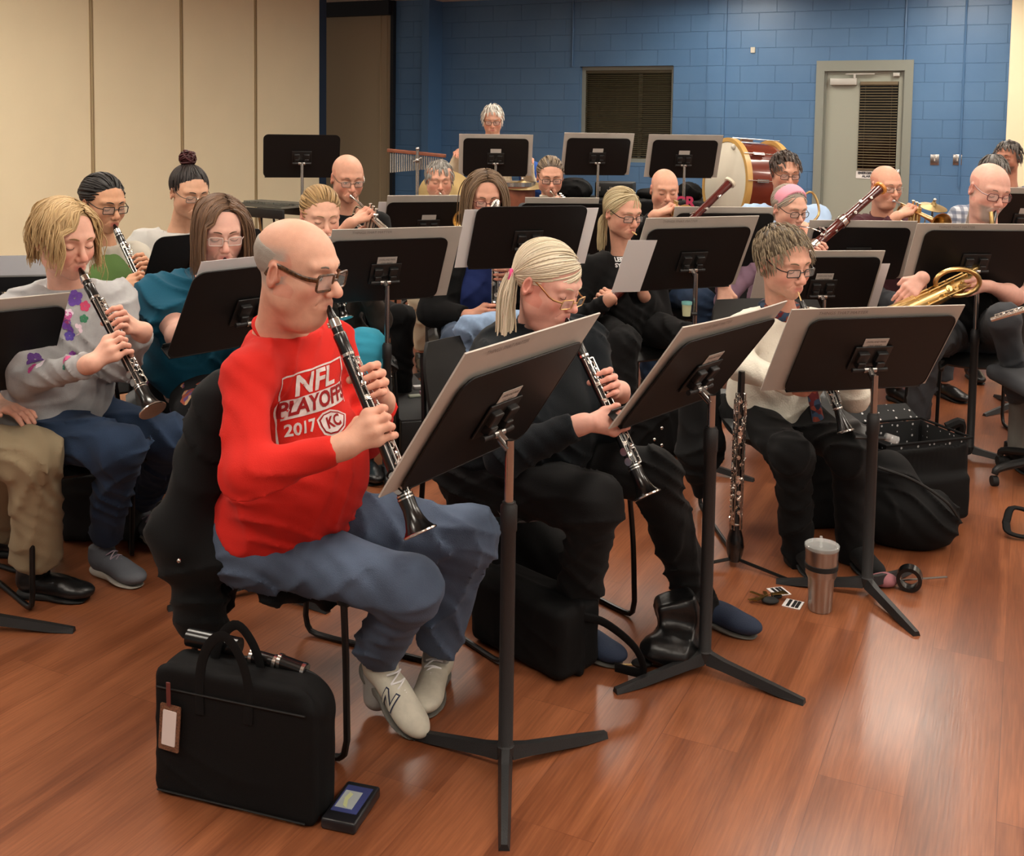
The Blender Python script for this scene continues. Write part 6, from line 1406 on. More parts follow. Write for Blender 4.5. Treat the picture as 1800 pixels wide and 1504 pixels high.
# sweatshirt lettering
s15 = child(q15['root'], 'sweatshirt'); B15 = bvh_of(s15); h = chit(1092, 462, B15)
if h[0]:
    n_ = (fdir(25)).normalized(); x_ = V((-n_.y, n_.x, 0)); x_ = x_ if x_.x > 0 else -x_; R = Matrix((x_, Z3, n_)).transposed(); M_WP = cloth('print_white', 'd8d8d8')
    decal(s15, B15, join(mv(text_mesh("LEE'S", .026, bold=.001), 0, .014), mv(text_mesh('SYMPHONY', .026, bold=.001), .038, -.012)), h[0], R, M_WP, name='lettering')
# oboe player's scarf, hair tie, belt details
def voro(n, c0, cols, sc_=60):
    m = cloth(n, c0); nt = m.node_tree; N = nt.nodes.new; L = nt.links.new; g = N('ShaderNodeTexCoord'); v = N('ShaderNodeTexVoronoi'); v.inputs['Scale'].default_value = sc_; L(g.outputs['Object'], v.inputs[0])
    cr = N('ShaderNodeValToRGB'); cr.color_ramp.interpolation = 'CONSTANT'; e = cr.color_ramp.elements; e[0].color = (*lin(c0), 1); e[1].position = .75; e[1].color = (*lin(cols[0]), 1)
    for i, c in enumerate(cols[1:]): x = e.new(.3 + .2 * i); x.color = (*lin(c), 1)
    sp = N('ShaderNodeSeparateColor'); L(v.outputs['Color'], sp.inputs[0]); L(sp.outputs[0], cr.inputs[0]); L(cr.outputs[0], nt.nodes['Principled BSDF'].inputs['Base Color']); return m
M_SCARF = voro('patterned_scarf', '1b2433', ['5a1f22', '7d3a2c', '31435a'])
S_, C_ = p3['S'], p3['C']; f_, r_ = p3['f'], p3['r']; nb = S_ + Z3 * .035
pr = []
for i in range(14):
    a = 2 * math.pi * i / 14; a2 = 2 * math.pi * (i + 1) / 14; g_ = lambda t: nb + r_ * math.cos(t) * .060 + f_ * (math.sin(t) * .066 + .01) - Z3 * (.020 * (1 + math.sin(t)) - .02); pr.append(cone(g_(a), g_(a2), .019, k=.01))
pr += [cone(nb + f_ * .075 - Z3 * .02 - r_ * .02, nb + f_ * .12 - Z3 * .17 - r_ * .03, .022, .024, flat=(f_, 1.6)), cone(nb + f_ * .12 - Z3 * .17 - r_ * .03, nb + f_ * .20 - Z3 * .42 - r_ * .05, .024, .026, flat=(f_, 1.6))]
blob('scarf', pr, .006, M_SCARF, p3['root'], wr=.008)
hb = P(1345, 400, 3.6); m = MB(p3['HM']); 
for s_ in (-1, 1): m.tube([V((s_ * .079, -.006, -.036)) + V((0, math.cos(t) * .006, math.sin(t) * .007 - .005)) for t in np.linspace(0, 6.28, 9)[:-1]], .0014, 5, closed=True)
m.out('earrings', M_SILVER, p3['root'], smooth=True)
m = MB(p2['HM']); g_ = V((.072, -.075, -.005)); m.tube([g_ + V((.004, -.004, 0)) + V((math.cos(t) * .010, math.cos(t) * .010, math.sin(t) * .015)) for t in np.linspace(0, 6.28, 15)[:-1]], .0055, 7, closed=True); m.out('hair_tie', mat('pink_elastic', 'c83a78', .6), p2['root'], smooth=True)
# ---------------------------------------------------------------- things on the floor and chairs
def soft(name, lab, cat, loc, prims, h=.008, m=None, wr=.01, **k):
    t = thing(name, lab, cat, (loc[0], loc[1], 0)); o = blob(k.get('part', 'body'), prims, h, m or M_NYLON, t, wr=wr, seed=k.get('seed', 2)); return t, o
def axes(p, q): d = (V(q) - V(p)); d.z = 0; d.normalize(); n = V((-d.y, d.x, 0)); return d, n
# black coat on the chair of the man in red
cf = fdir(66); cr_ = V((cf.y, -cf.x, 0)); cb = V((-.47, 2.75, 0)) - cf * .215 - cr_ * .02
pr = []
for i in range(9):
    u = -1 + i / 4; top = cb + cr_ * u * .21 + Z3 * (.84 - .03 * u * u); bot = cb + cr_ * u * .27 - cf * (.05 + .03 * math.sin(i * 2.1)) + Z3 * (.30 - .07 * u + .03 * math.sin(i * 1.7)); pr.append(cone(top, bot, .038, .045, k=.04))
pr += [cone(cb + cr_ * .20 + Z3 * .80, cb + cr_ * .30 - cf * .02 + Z3 * .48, .05, .075, k=.05), cone(cb + cr_ * .30 - cf * .02 + Z3 * .48, cb + cr_ * .22 + cf * .02 + Z3 * .17, .07, .035, k=.05), cone(cb + cr_ * .26 + cf * .06 + Z3 * .45, cb + cr_ * .2 + cf * .2 + Z3 * .38, .07, .05, k=.05),
       cone(cb + cr_ * .2 + cf * .2 + Z3 * .38, cb + cr_ * .05 + cf * .30 + Z3 * .31, .05, .045, k=.05), cone(cb - cr_ * .2 + Z3 * .75, cb - cr_ * .27 + Z3 * .35, .05, .06, k=.04), ell(cb + cf * .03 + Z3 * .83, (.05, .05, .03), k=.04), cone(cb + cr_ * .18 + Z3 * .84, cb - cr_ * .18 + Z3 * .84, .035, k=.03)]
ct, o = soft('coat', 'black coat draped over the back of the chair of the man in red', 'coat', cb, pr, .010, cloth('black_canvas', '0e0f10'), .014)
m = MB(); m.sph(P(315, 985, 2.50), .006, 6); m.out('snap_button', M_CHROME, ct, smooth=True)
# soft instrument case in front
a, b = F(272, 1392), F(560, 1460); d, n = axes(a, b); L = (b - a).length; H = .305; W = .105
t = thing('instrument_case', 'upright black nylon case with a luggage tag, nearest thing on the floor', 'case', (a + b) / 2 + n * W / 2)
R = Matrix((d, n, Z3)).transposed(); c = (a + b) / 2 + n * W / 2 + Z3 * H / 2
blob('body', [rbx(c + n * .004, (L / 2, W / 2 - .012, H / 2), .03, R), rbx(c - n * (W / 2 - .016) + Z3 * -.003 - d * .006, (L / 2 - .004, .017, H / 2 - .002), .016, R, k=.006), ell(b + Z3 * (H + .005), (.035, .2, .035), R, k=.04, op='s'), ell(a + Z3 * (H + .01), (.02, .2, .02), R, k=.03, op='s')], .005, M_NYLON, t, wr=.002)
for zz in (.012, H - .055): m = MB(); m.tube([a - n * .004 + d * .01 + Z3 * zz, b - n * .004 - d * .03 + Z3 * (zz - .002)], .0022, 6); m.out('piping', M_RUBBER, t, smooth=True)
m = MB(); tp = a + n * W * .5 + Z3 * (H + .008); m.tube(bez([b + n * W * .78 - d * .01 + Z3 * .02, b + n * W * .78 - d * .008 + Z3 * H * .6, b + n * W * .75 - d * .03 + Z3 * (H - .03), b + n * W * .7 - d * .09 + Z3 * (H + .003), b + n * W * .7 - d * .25 + Z3 * (H + .004)], 24), .0035, 6); m.out('zip', M_RUBBER, t, smooth=True)
for off in (0, .055):
    m = MB(); q0, q1 = a + d * .12 + n * (.0 + off), a + d * .24 + n * (.0 + off); m.tube(bez([q0 + Z3 * (H - .10) - n * .003, q0 + Z3 * (H - .01), q0 + d * .02 + Z3 * (H + .055), (q0 + q1) / 2 + Z3 * (H + .085), q1 - d * .02 + Z3 * (H + .045), q1 + Z3 * (H - .02), q1 - n * .003 + Z3 * (H - .10)], 30), .012, 8, flat=(n, .25)); m.out('handle', M_NYLON, t, smooth=True)
pk = thing('clarinet_case_roll', 'glossy black roll lying on top of the nearest case', 'roll', a + d * .1 + n * .07); m = MB(); m.cyl(a + d * .035 + n * .085 + Z3 * (H + .022), a + d * .165 + n * .085 + Z3 * (H + .018), .021, n=16); m.out('roll', mat('glossy_black', '0c0c0d', .25), pk, smooth=True)
for k_, (x0, x1) in enumerate(((.20, .27), (.27, .34))):
    cj = thing('clarinet_joint', ('black clarinet barrel with silver ring in the open case' if k_ == 0 else 'black clarinet joint with keys by the zip of the open case'), 'clarinet joint', a + d * x0 + n * .06); m = MB(); m.cyl(a + d * x0 + n * .075 + Z3 * (H + .010), a + d * x1 + n * .075 + Z3 * (H + .004 - .006 * k_), .015, n=14); m.out('joint', M_EBONY, cj, smooth=True)
    m = MB(); m.cyl(a + d * (x0 + .002) + n * .075 + Z3 * (H + .010), a + d * (x0 + .010) + n * .075 + Z3 * (H + .0095), .0165, n=16); m.cyl(a + d * (x1 - .010) + n * .075 + Z3 * (H + .005 - .006 * k_), a + d * (x1 - .002) + n * .075 + Z3 * (H + .004 - .006 * k_), .0165, n=16); m.out('ring', M_SILVER, cj, smooth=True)
lg = thing('luggage_tag', 'luggage tag with a tortoise border and white card hanging on the nearest case', 'tag', a + d * .045 - n * .012); R2 = Matrix((d, Z3, -n)).transposed(); tc_ = P(306, 1265, 2.385); tc_ = a + d * .048 - n * .010 + Z3 * .165
R2 = R2 @ Matrix.Rotation(math.radians(-4), 3, 'Z'); m = MB(); m.plate(rrect(.026, .053, .004), .003, R2, tc_); m.out('border', mat('leopard_print', '6a4632', .6, var=.6, vscale=260), lg); m = MB(); m.plate(rrect(.017, .040, .002), .002, R2, tc_ - n * .0024); m.out('card', mat('tag_card', 'd8ccc8', .6), lg)
m = MB(); m.tube([tc_ + Z3 * .052 - n * .003, tc_ + Z3 * .105 - n * .004], .006, 6, flat=(n, .3)); m.out('strap', mat('red_brown_leather', '5f2a26', .5), lg, smooth=True)
# small tuner box on the floor
q = [F(568, 1448), F(622, 1470), F(665, 1405), F(612, 1392)]; ce = sum(q, V()) / 4; d, n = axes(q[1], q[2]); R = Matrix((n, d, Z3)).transposed()
t = thing('tuner', 'small dark case with a clear lid on the floor beside the nearest case', 'tuner', ce); m = MB(); m.box(ce + Z3 * .013, (.040, .070, .013), R, bev=.006); o = m.out('body', mat('dark_plastic', '17171b', .35), t, smooth=True)
m = MB(); m.box(ce + Z3 * .0265 + d * .006, (.030, .046, .0008), R); m.out('blue_label', mat('blue_label', '3c4478', .4), o); m = MB(); m.box(ce + Z3 * .0275 + d * .002 + n * .006, (.020, .030, .0006), R); m.out('white_label', mat('silver_label', 'a9b2b4', .4), o)
m = MB(); m.plate([(x * .009 + .004, y * .026) for x, y in ((-1, -1), (.2, -.8), (1, .2), (.6, 1), (-.4, .8), (-.1, 0))], .001, R, ce + Z3 * .0285 + n * .004); m.out('reed_picture', mat('pale_green', 'c4cc98', .5), o)
# black case and backpack under the ponytail woman
a, b = F(832, 1132), F(968, 1203); d, n = axes(a, b); R = Matrix((d, n, Z3)).transposed(); tl_ = Matrix.Rotation(math.radians(0), 3, 'X'); L = (b - a).length
t, o = soft('instrument_case', 'black rounded case with a small gold mark under the ponytail woman', 'case', (a + b) / 2 + n * .1, [rbx((a + b) / 2 + n * .09 + Z3 * .105, (L / 2 + .03, .085, .10), .03, R), rbx((a + b) / 2 + n * .09 + Z3 * .105, (L / 2 + .034, .012, .104), .01, R, k=.004)], .006, M_NYLON, .003)
m = MB(); m.box(P(908, 1103, 2.93), (.004, .002, .010)); m.out('gold_mark', M_BRASS, t)
m = MB(); bb = b + n * .09 + d * .02; m.tube(bez([bb + Z3 * .17, bb + d * .05 + Z3 * .15 + n * .05, bb + d * .13 + Z3 * .10 + n * .08, bb + d * .14 + n * .10 + Z3 * .03, bb + d * .06 + n * .08 + Z3 * .02]), .013, 8, flat=(n, .3)); m.out('strap', M_NYLON, t, smooth=True)
c = F(905, 1075); soft('backpack', 'slumped black backpack behind the rounded case under the ponytail woman', 'backpack', c, [ell(c + V((0, .1, .13)), (.17, .11, .15), k=.05), ell(c + V((.08, .08, .12)), (.13, .1, .11), k=.05), ell(c + V((-.08, .05, .10)), (.10, .09, .10), k=.05)], .009, M_NYLON, .014)
# denim jacket and its chair
cc = V((F(905, 1040).x + .03, 3.22, 0)); cf = fdir(38); cr_ = V((cf.y, -cf.x, 0)); cb = cc - cf * .27
t, o = soft('denim_jacket', 'light blue denim jacket hanging on the chair back of the ponytail woman', 'jacket', cb, [cone(cb + cr_ * .02 + Z3 * .86, cb - cr_ * .16 + Z3 * .86, .032, k=.03), cone(cb + cr_ * .02 + Z3 * .85 - cf * .02, cb + cr_ * .0 + Z3 * .60 - cf * .04, .035, .04, k=.04), cone(cb - cr_ * .08 + Z3 * .85 - cf * .02, cb - cr_ * .10 + Z3 * .45 - cf * .04, .04, .05, k=.04), cone(cb - cr_ * .16 + Z3 * .83, cb - cr_ * .2 + Z3 * .22 - cf * .03, .04, .04, k=.04)], .008, cloth('light_denim', '7c93b0', var=.2, vscale=30), .010)
# long flat case with things on it, water bottle
ca_, cb_ = V((-.36, 4.82, 0)), V((-.66, 5.74, 0)); d, n = axes(ca_, cb_); R = Matrix((n, d, Z3)).transposed(); t = thing('instrument_case', 'long black hard case on the floor behind the water bottle', 'case', (ca_ + cb_) / 2)
c = (ca_ + cb_) / 2; m = MB(); m.box(c + Z3 * .08, (.13, .47, .08), R, bev=.008); m.out('body', mat('case_vinyl', '131313', .5, bump=.4, bscale=300), t, smooth=True)
m = MB(); m.box(ca_ + Z3 * .10 - d * .01, (.02, .004, .014), R); m.box(c - n * .0 + Z3 * .163, (.128, .465, .002), R); m.out('lid_trim', mat('case_grey', '2a2a2c', .6), t)
for px, py, nm, lab, mm, sz in ((737, 683, 'reed_case', 'white reed case lying on the long black case', M_PAPER, (.03, .02, .008)), (729, 697, 'reed_pack', 'pale green packet lying on the long black case', mat('pale_pack', 'b8c0b0', .6), (.03, .018, .005)), (748, 697, 'cloth_pouch', 'pink and black pouch lying on the long black case', mat('pink_pouch', 'b08a98', .6), (.025, .035, .012)), (690, 662, 'metal_clip', 'small steel clip at the far end of the long black case', M_CHROME, (.03, .02, .004))):
    p_ = F(px, py, .165); m = MB(); m.box(p_ + Z3 * sz[2], sz, R, bev=.003); tag(m.out(nm, mm, smooth=True), lab, nm.split('_')[-1])
bt = F(768, 727, .166); t = thing('water_bottle', 'clear plastic water bottle with a blue label behind the man in red', 'bottle', bt); m = MB(); m.lathe(bt, Z3, [(0, .03), (.005, .034), (.08, .034), (.085, .032), (.14, .032), (.145, .034), (.19, .034), (.225, .016), (.24, .013)], 20); m.out('body', M_CLEAR, t, smooth=True)
m = MB(); m.lathe(bt + Z3 * .085, Z3, [(0, .0335), (.06, .0335)], 20); m.out('label', mat('blue_wrap', '2c4a9a', .4), t, smooth=True); m = MB(); m.lathe(bt + Z3 * .238, Z3, [(0, .015), (.02, .015), (.022, .012)], 16); m.out('cap', M_PAPER, t, smooth=True)
# studded black case behind the ponytail woman
c = F(1152, 812) + V((0, .14, 0)); R = Matrix.Rotation(math.radians(20), 3, 'Z'); t, o = soft('instrument_case', 'soft black case with steel studs between the ponytail woman and the oboe player', 'case', c, [rbx(c + Z3 * .13, (.17, .12, .125), .05, R), cone(c + Z3 * .26 + V((-.1, 0, 0)), c + Z3 * .25 + V((.1, 0, 0)), .02, .02, k=.04)], .008, M_NYLON, .008)
m = MB()
for px, py in ((1196, 722), (1197, 741), (1163, 752), (1150, 772), (1163, 782), (1127, 765)): m.sph(P(px, py, c.y - .14), .009, 6)
m.out('studs', M_SILVER, t, smooth=True)
# coat on the oboe player's chair
c = P(1243, 780, 3.80); soft('jacket', 'black jacket hanging from the chair of the oboe player', 'jacket', c, [cone(P(1215, 690, 3.95), P(1222, 800, 3.92), .05, .065, k=.05), cone(P(1248, 690, 4.0), P(1248, 800, 3.95), .045, .05, k=.05), cone(P(1222, 800, 3.92), P(1226, 868, 3.92), .055, .02, k=.05), cone(P(1248, 780, 3.95), P(1240, 840, 3.95), .045, .02, k=.04)], .009, C_BLK, .014)
# cor anglais on its peg stand
A0, B0 = P(1304, 652, 3.62), P(1291, 985, 3.62); oboe('black cor anglais with dense silver keys standing beside the oboe player', A0, B0, V((0, -1, 0)), cor=True, seed=14)
t = thing('peg_stand', 'small folding peg stand under the cor anglais', 'instrument stand', (B0.x, B0.y, 0)); m = MB(); m.cyl(V((B0.x, B0.y, .02)), V((B0.x, B0.y, .07)), .010, n=10); m.out('peg', mat('pale_peg', 'b09a78', .6), t, smooth=True)
for ang in (195, 320, 80): m = MB(); dd = V((math.cos(math.radians(ang)), math.sin(math.radians(ang)), 0)); m.tube([V((B0.x, B0.y, .028)), V((B0.x, B0.y, .008)) + dd * .21], .006, 8); m.sph(V((B0.x, B0.y, .010)) + dd * .215, .010, 6); m.out('leg', M_FRAME, t, smooth=True)
# open rolling bag with dotted lining
a, b = F(1548, 935), F(1702, 915); d, n = axes(a, b); L = (b - a).length; R = Matrix((d, n, Z3)).transposed(); c = (a + b) / 2 + n * .14; H = .33
t = thing('rolling_bag', 'large open black bag with white dotted lining behind the stand of the oboe player', 'bag', c)
blob('body', [rbx(c + Z3 * H / 2, (L / 2, .15, H / 2), .04, R), rbx(c - n * .15 + Z3 * .11 + d * .02, (L / 2 - .04, .03, .09), .025, R, k=.02), rbx(c + d * (L / 2) + Z3 * .13, (.03, .10, .10), .025, R, k=.02), rbx(c + Z3 * (H + .02), (L / 2 - .012, .138, .14), .03, R, op='s')], .007, M_NYLON, t, wr=.006)
def dots():
    m = mat('dotted_lining', '0d0e10', .8); nt = m.node_tree; N = nt.nodes.new; L_ = nt.links.new; g = N('ShaderNodeTexCoord'); v = N('ShaderNodeTexVoronoi'); v.inputs['Scale'].default_value = 42; v.inputs['Randomness'].default_value = .25; L_(g.outputs['Object'], v.inputs[0])
    lt2 = N('ShaderNodeMath'); lt2.operation = 'LESS_THAN'; lt2.inputs[1].default_value = .2; L_(v.outputs['Distance'], lt2.inputs[0]); mx = N('ShaderNodeMix'); mx.data_type = 'RGBA'; L_(lt2.outputs[0], mx.inputs[0]); mx.inputs[6].default_value = (*lin('0d0e10'), 1); mx.inputs[7].default_value = (*lin('b8b8b8'), 1); L_(mx.outputs[2], nt.nodes['Principled BSDF'].inputs['Base Color']); return m
m = MB(); hw, hd_ = L / 2 - .016, .132; zt, zb = H - .005, .2
for (p0, p1_) in (((-hw, -hd_), (hw, -hd_)), ((hw, -hd_), (hw, hd_)), ((hw, hd_), (-hw, hd_)), ((-hw, hd_), (-hw, -hd_))):
    A_, Bq = c + R @ V((*p0, 0)), c + R @ V((*p1_, 0)); m.add([A_ + Z3 * zb, Bq + Z3 * zb, Bq + Z3 * zt, A_ + Z3 * zt], [(0, 1, 2, 3)])
m.add([c + R @ V((x, y, zb)) for x, y in ((-hw, -hd_), (hw, -hd_), (hw, hd_), (-hw, hd_))], [(0, 1, 2, 3)])
q1 = [c + R @ V((x, y, z)) for x, y, z in ((-hw, hd_ + .01, H), (hw, hd_ + .01, H), (hw - .02, hd_ + .07, H + .05), (-hw + .03, hd_ + .07, H + .055))]; m.add(q1, [(0, 1, 2, 3)]); m.out('lining', dots(), t)
m = MB(); m.tube([c + R @ V((x * (L / 2 - .006), y * .145, H)) for x, y in ((-1, -1), (0, -1), (1, -1), (1, 0), (1, 1), (0, 1), (-1, 1), (-1, 0))], .005, 6, closed=True); m.tube(bez([c + R @ V((L / 2, .0, H)), c + R @ V((L / 2 + .05, -.02, H + .02)), c + R @ V((L / 2 + .06, .0, H - .06))], 8), .02, 8); m.out('rim', M_NYLON, t, smooth=True)
c = F(1625, 985) + V((0, .16, 0)); t, o = soft('tote_bag', 'soft black tote bag with a zip slumped in front of the dotted bag', 'bag', c, [ell(c + V((-.02, 0, .10)), (.17, .13, .12), k=.06), ell(c + V((-.07, .03, .18)), (.11, .10, .16), k=.06), ell(c + V((.06, .0, .08)), (.11, .12, .09), k=.06), half(c + Z3 * .003, -Z3)], .008, M_NYLON, .016)
m = MB(); m.tube(bez([c + V((-.14, -.06, .30)), c + V((-.03, -.11, .27)), c + V((.08, -.12, .20)), c + V((.15, -.08, .12))]), .005, 6); m.out('zip', M_CHROME if False else M_RUBBER, t, smooth=True)
c = F(1490, 960) + V((0, .25, 0)); t, o = soft('instrument_case', 'black case with a yellow sticker behind the legs of the oboe player', 'case', c, [rbx(c + Z3 * .17, (.14, .10, .17), .03, None or Matrix.Rotation(.1, 3, 'Z'))], .008, M_NYLON, .005)
m = MB(); m.box(P(1511, 838, c.y - .112), (.019, .002, .019)); m.out('yellow_sticker', mat('yellow_sticker', 'c8d84a', .6), t); m = MB(); m.sph(P(1514, 904, c.y - .112), .008, 6); m.sph(P(1540, 905, c.y - .112), .006, 6); m.out('latches', M_SILVER, t, smooth=True)
# tumbler, keys, cards
c = F(1446, 1079) + V((0, .03, 0)); t = thing('tumbler', 'stainless steel tumbler with a clear lid and straw on the floor', 'tumbler', c); m = MB(); m.lathe(c, Z3, [(0, .033), (.004, .036), (.10, .040), (.115, .047), (.118, .048), (.20, .0505)], 32); m.out('cup', mat('brushed_steel', 'a8a098', .32, 1.0), t, smooth=True)
m = MB(); m.lathe(c + Z3 * .135, Z3, [(0, .0485), (.001, .0505), (.016, .051), (.017, .049)], 32); m.out('band', M_RUBBER, t, smooth=True); m = MB(); m.lathe(c + Z3 * .198, Z3, [(0, .051), (.003, .053), (.012, .053), (.014, .050), (.008, .02)], 32); m.out('lid', M_CLEAR, t, smooth=True); m = MB(); m.tube([c + Z3 * .02, c + V((-.004, 0, .236))], .0045, 10); m.out('straw', M_CLEAR, t, smooth=True)
c = F(1358, 1058); t = thing('key_bunch', 'bunch of keys with a black fob on the floor beside the tumbler', 'keys', c); m = MB(); m.sph(c + V((-.01, -.01, .010)), (.028, .02, .010), 8); m.sph(c + V((.02, .03, .008)), (.018, .014, .008), 8); m.out('fob', M_RUBBER, t, smooth=True)
m = MB(); q = random.Random(3)
for i in range(7): a_ = q.uniform(0, 6.28); m.box(c + V((.04 * math.cos(a_) - .015, .03 * math.sin(a_) + .01, .006 + .003 * i)), (.025, .006, .0012), Matrix.Rotation(a_, 3, 'Z')); m.tube([c + V((-.01, .015, .012)) + V((math.cos(z) * .016, math.sin(z) * .012, .004 * math.sin(2 * z))) for z in np.linspace(0, 6.28, 13)[:-1]], .0012, 5, closed=True)
m.out('keys', mat('key_brass', 'a88a50', .35, 1.0), t, smooth=True)
for px, py, r_, lab in ((1369, 1040, .3, 'white card with black bars on the floor above the keys'), (1394, 1062, -.5, 'black and white loyalty card on the floor right of the keys')):
    c = F(px, py); R = Matrix.Rotation(r_, 3, 'Z'); t = thing('card', lab, 'card', c); m = MB(); m.box(c + Z3 * .0015, (.028, .030, .001), R); m.out('card_body', M_PAPER, t); m = MB(); [m.box(c + R @ V((x, 0, .003)), (.005, .026, .0004), R) for x in (-.012, .004, .016)]; m.out('bars', M_RUBBER, t)
c = F(1562, 1040) + V((0, .05, 0)); m = MB(); m.sph(c + Z3 * .02, (.045, .04, .022), 10); tag(m.out('powder_puff', mat('pink_felt', '8f5a60', .9), smooth=True), 'dusty pink pad on the floor behind the stand base of the oboe player', 'pad')
c = F(1596, 1040) + V((0, .02, 0)); m = MB(); 
m = MB(); m.ring(c + V((-.0, -.025, .040)), V((.45, 1, 0)), [(0, .028), (0, .040), (.045, .040), (.045, .028)], 28); tag(m.out('tape_roll', mat('glossy_black', '0c0c0d', .25), smooth=True), 'roll of black tape standing on edge behind the stand base', 'tape')
m = MB(); m.tube([F(1580, 1030) + Z3 * .02, F(1664, 1024) + Z3 * .02], .004, 8); tag(m.out('metal_rod', M_CHROME, smooth=True), 'thin metal rod lying behind the stand base of the oboe player', 'rod')
# clip with clear tube on the stand of the oboe player
c = P(1528, 766, 3.42); t = thing('mute_holder', 'clip with a clear ribbed tube on the pole before the oboe player', 'clip', (c.x, c.y, 0)); m = MB(); m.tube([c + V((-.05, -.015, 0)), c + V((.06, -.02, -.002))], .006, 8); m.out('arm', M_BASE, t, smooth=True); m = MB(); m.tube([c + V((.045, -.02, .004)), c + V((.085, -.02, -.008))], .013, 12); m.out('tube', M_CLEAR, t, smooth=True)
# pouch and keys at the second stand
c = F(1185, 1192) + V((0, .09, 0)); soft('pouch', 'black leather pouch spilling open behind the base of the second stand', 'pouch', c, [ell(c + V((.0, -.02, .05)), (.085, .07, .05), k=.04), rbx(c + V((.035, .05, .10)), (.06, .05, .075), .02, Matrix.Rotation(-.3, 3, 'Y'), k=.04)], .006, mat('soft_black_leather', '0d0d0e', .35, bump=.5, bscale=60), .012)
c = F(1128, 1172); t = thing('key_bunch', 'small bunch of dark keys on the floor left of the leather pouch', 'keys', c); m = MB(); m.sph(c + Z3 * .012, (.03, .02, .012), 8); m.sph(c + V((.02, .02, .015)), (.02, .02, .012), 8); m.out('fob', M_RUBBER, t, smooth=True); m = MB(); m.box(c + V((-.045, 0, .006)), (.025, .004, .0015)); m.out('key', M_BRASS, t)
m = MB(); m.tube([P(1106, 741, 2.93), P(1138, 731, 2.95)], .0035, 6); tag(m.out('pencil', mat('yellow_paint', 'c89a3a', .5), smooth=True), 'yellow pencil on the ledge of the second stand', 'pencil')
# cup on the pole by the bassoonist
c = P(1207, 543, 4.62); t = thing('reed_cup', 'small cup with a turquoise lid on the pole behind the ponytail woman', 'cup', (c.x, c.y, 0)); m = MB(); m.lathe(c - Z3 * .03, Z3, [(0, .017), (.05, .021)], 16); m.out('cup', mat('milky_cup', 'b8bc98', .4), t, smooth=True); m = MB(); m.lathe(c + Z3 * .02, Z3, [(0, .023), (.012, .023), (.013, .02)], 16); m.out('lid', mat('turquoise_lid', '7ab8b4', .4), t, smooth=True)
m = MB(); m.tube([c + V((.02, 0, -.02)), c + V((.045, .0, -.02))], .008, 8); m.out('clip', M_BASE, t, smooth=True)
# flute at the right edge, swivel chair foot, strap
A0, B0 = P(1742, 562, 4.3), P(1900, 516, 4.15); t = thing('flute', 'end of a silver flute reaching in from the right edge', 'flute', A0); m = MB(); m.lathe(A0, B0 - A0, [(0, .0095), (.09, .0095), (.091, .0115), (.11, .0115), (.111, .0095), ((B0 - A0).length, .0095)], 16); m.out('body', M_SILVER, t, smooth=True)
m = MB(); dd = (B0 - A0).normalized(); keywork(m, A0, dd, perp(dd, V((0, -.6, 1))), perp(dd, V((0, -1, 0))), .0095, .02, .32, 1, step=.02, seed=3, rr=1.1); m.out('keys', M_SILVER, t, smooth=True)
c = F(1850, 850); t = thing('swivel_chair', 'black swivel chair foot with casters at the right edge', 'chair', c); m = MB(); m.cyl(c + Z3 * .05, c + Z3 * .40, .03, n=16); m.out('column', M_BLACK, t, smooth=True)
m = MB(); m.box(c + Z3 * .44, (.22, .22, .035), bev=.03); m.out('seat', C_CHAR, t, smooth=True)
for i in range(5):
    a_ = math.radians(188 + 72 * i); dd = V((math.cos(a_), math.sin(a_), 0)); m = MB(); m.tube(bez([c + Z3 * .10, c + dd * .12 + Z3 * .10, c + dd * .25 + Z3 * .075, c + dd * .27 + Z3 * .05], 10), [.022, .021, .02, .019, .018, .018, .017, .017, .016, .015, .014], 10); o = m.out('leg', M_BLACK, t, smooth=True); m = MB(); m.cyl(c + dd * .27 + V((-.012, 0, .022)), c + dd * .27 + V((.012, 0, .022)), .022, n=14); m.out('caster', M_RUBBER, o, smooth=True)
c = F(1795, 940); m = MB(); m.tube(bez([c + V((-.05, .02, .04)), c + V((-.06, -.03, .02)), c + V((0, -.05, .012)), c + V((.08, -.02, .02)), c + V((.1, .04, .05)), c + V((0, .07, .08)), c + V((-.05, .02, .04))], 28), .014, 8, flat=(Z3, .5)); tag(m.out('strap_loop', M_NYLON, smooth=True), 'black strap looped on the floor at the right edge', 'strap')
# bag behind the khaki trousers, backpack by the vibraphone
c = F(140, 985) + V((0, .25, 0)); t, o = soft('bag', 'grey and black bag with pink straps under the chair behind the khaki trousers', 'bag', c, [rbx(c + Z3 * .13, (.15, .1, .13), .03)], .009, mat('dark_grey_canvas', '2a2b2c', .8), .008); m = MB(); m.tube(bez([c + V((-.07, -.1, .26)), c + V((-.03, -.12, .31)), c + V((.04, -.12, .29)), c + V((.08, -.1, .25))]), .008, 8); m.out('straps', mat('pink_webbing', 'b08a88', .7), t, smooth=True)
c = P(445, 425, 6.3); c.z = 0; soft('backpack', 'black backpack beside the vibraphone legs', 'backpack', c, [ell(c + Z3 * .74, (.10, .08, .13), k=.05), ell(c + V((-.02, 0, .62)), (.12, .1, .14), k=.05), ell(c + V((0, 0, .3)), (.12, .1, .3), k=.05)], .012, M_NYLON, .014)
# ---------------------------------------------------------------- percussion and the back of the room
M_ROSE = mat('rosewood', '7c4630', .4, var=.2, vscale=20); M_SHELL = mat('red_drum_shell', '6a2a1c', .22, coat=.6, var=.15, vscale=3); M_HEAD = mat('drum_head', 'd8d2c2', .6, var=.05, vscale=3); M_HOOP = mat('maple_hoop', 'c39a58', .35); M_CYM = mat('cymbal_bronze', '9a8358', .45, .8, bump=.2, bscale=60)
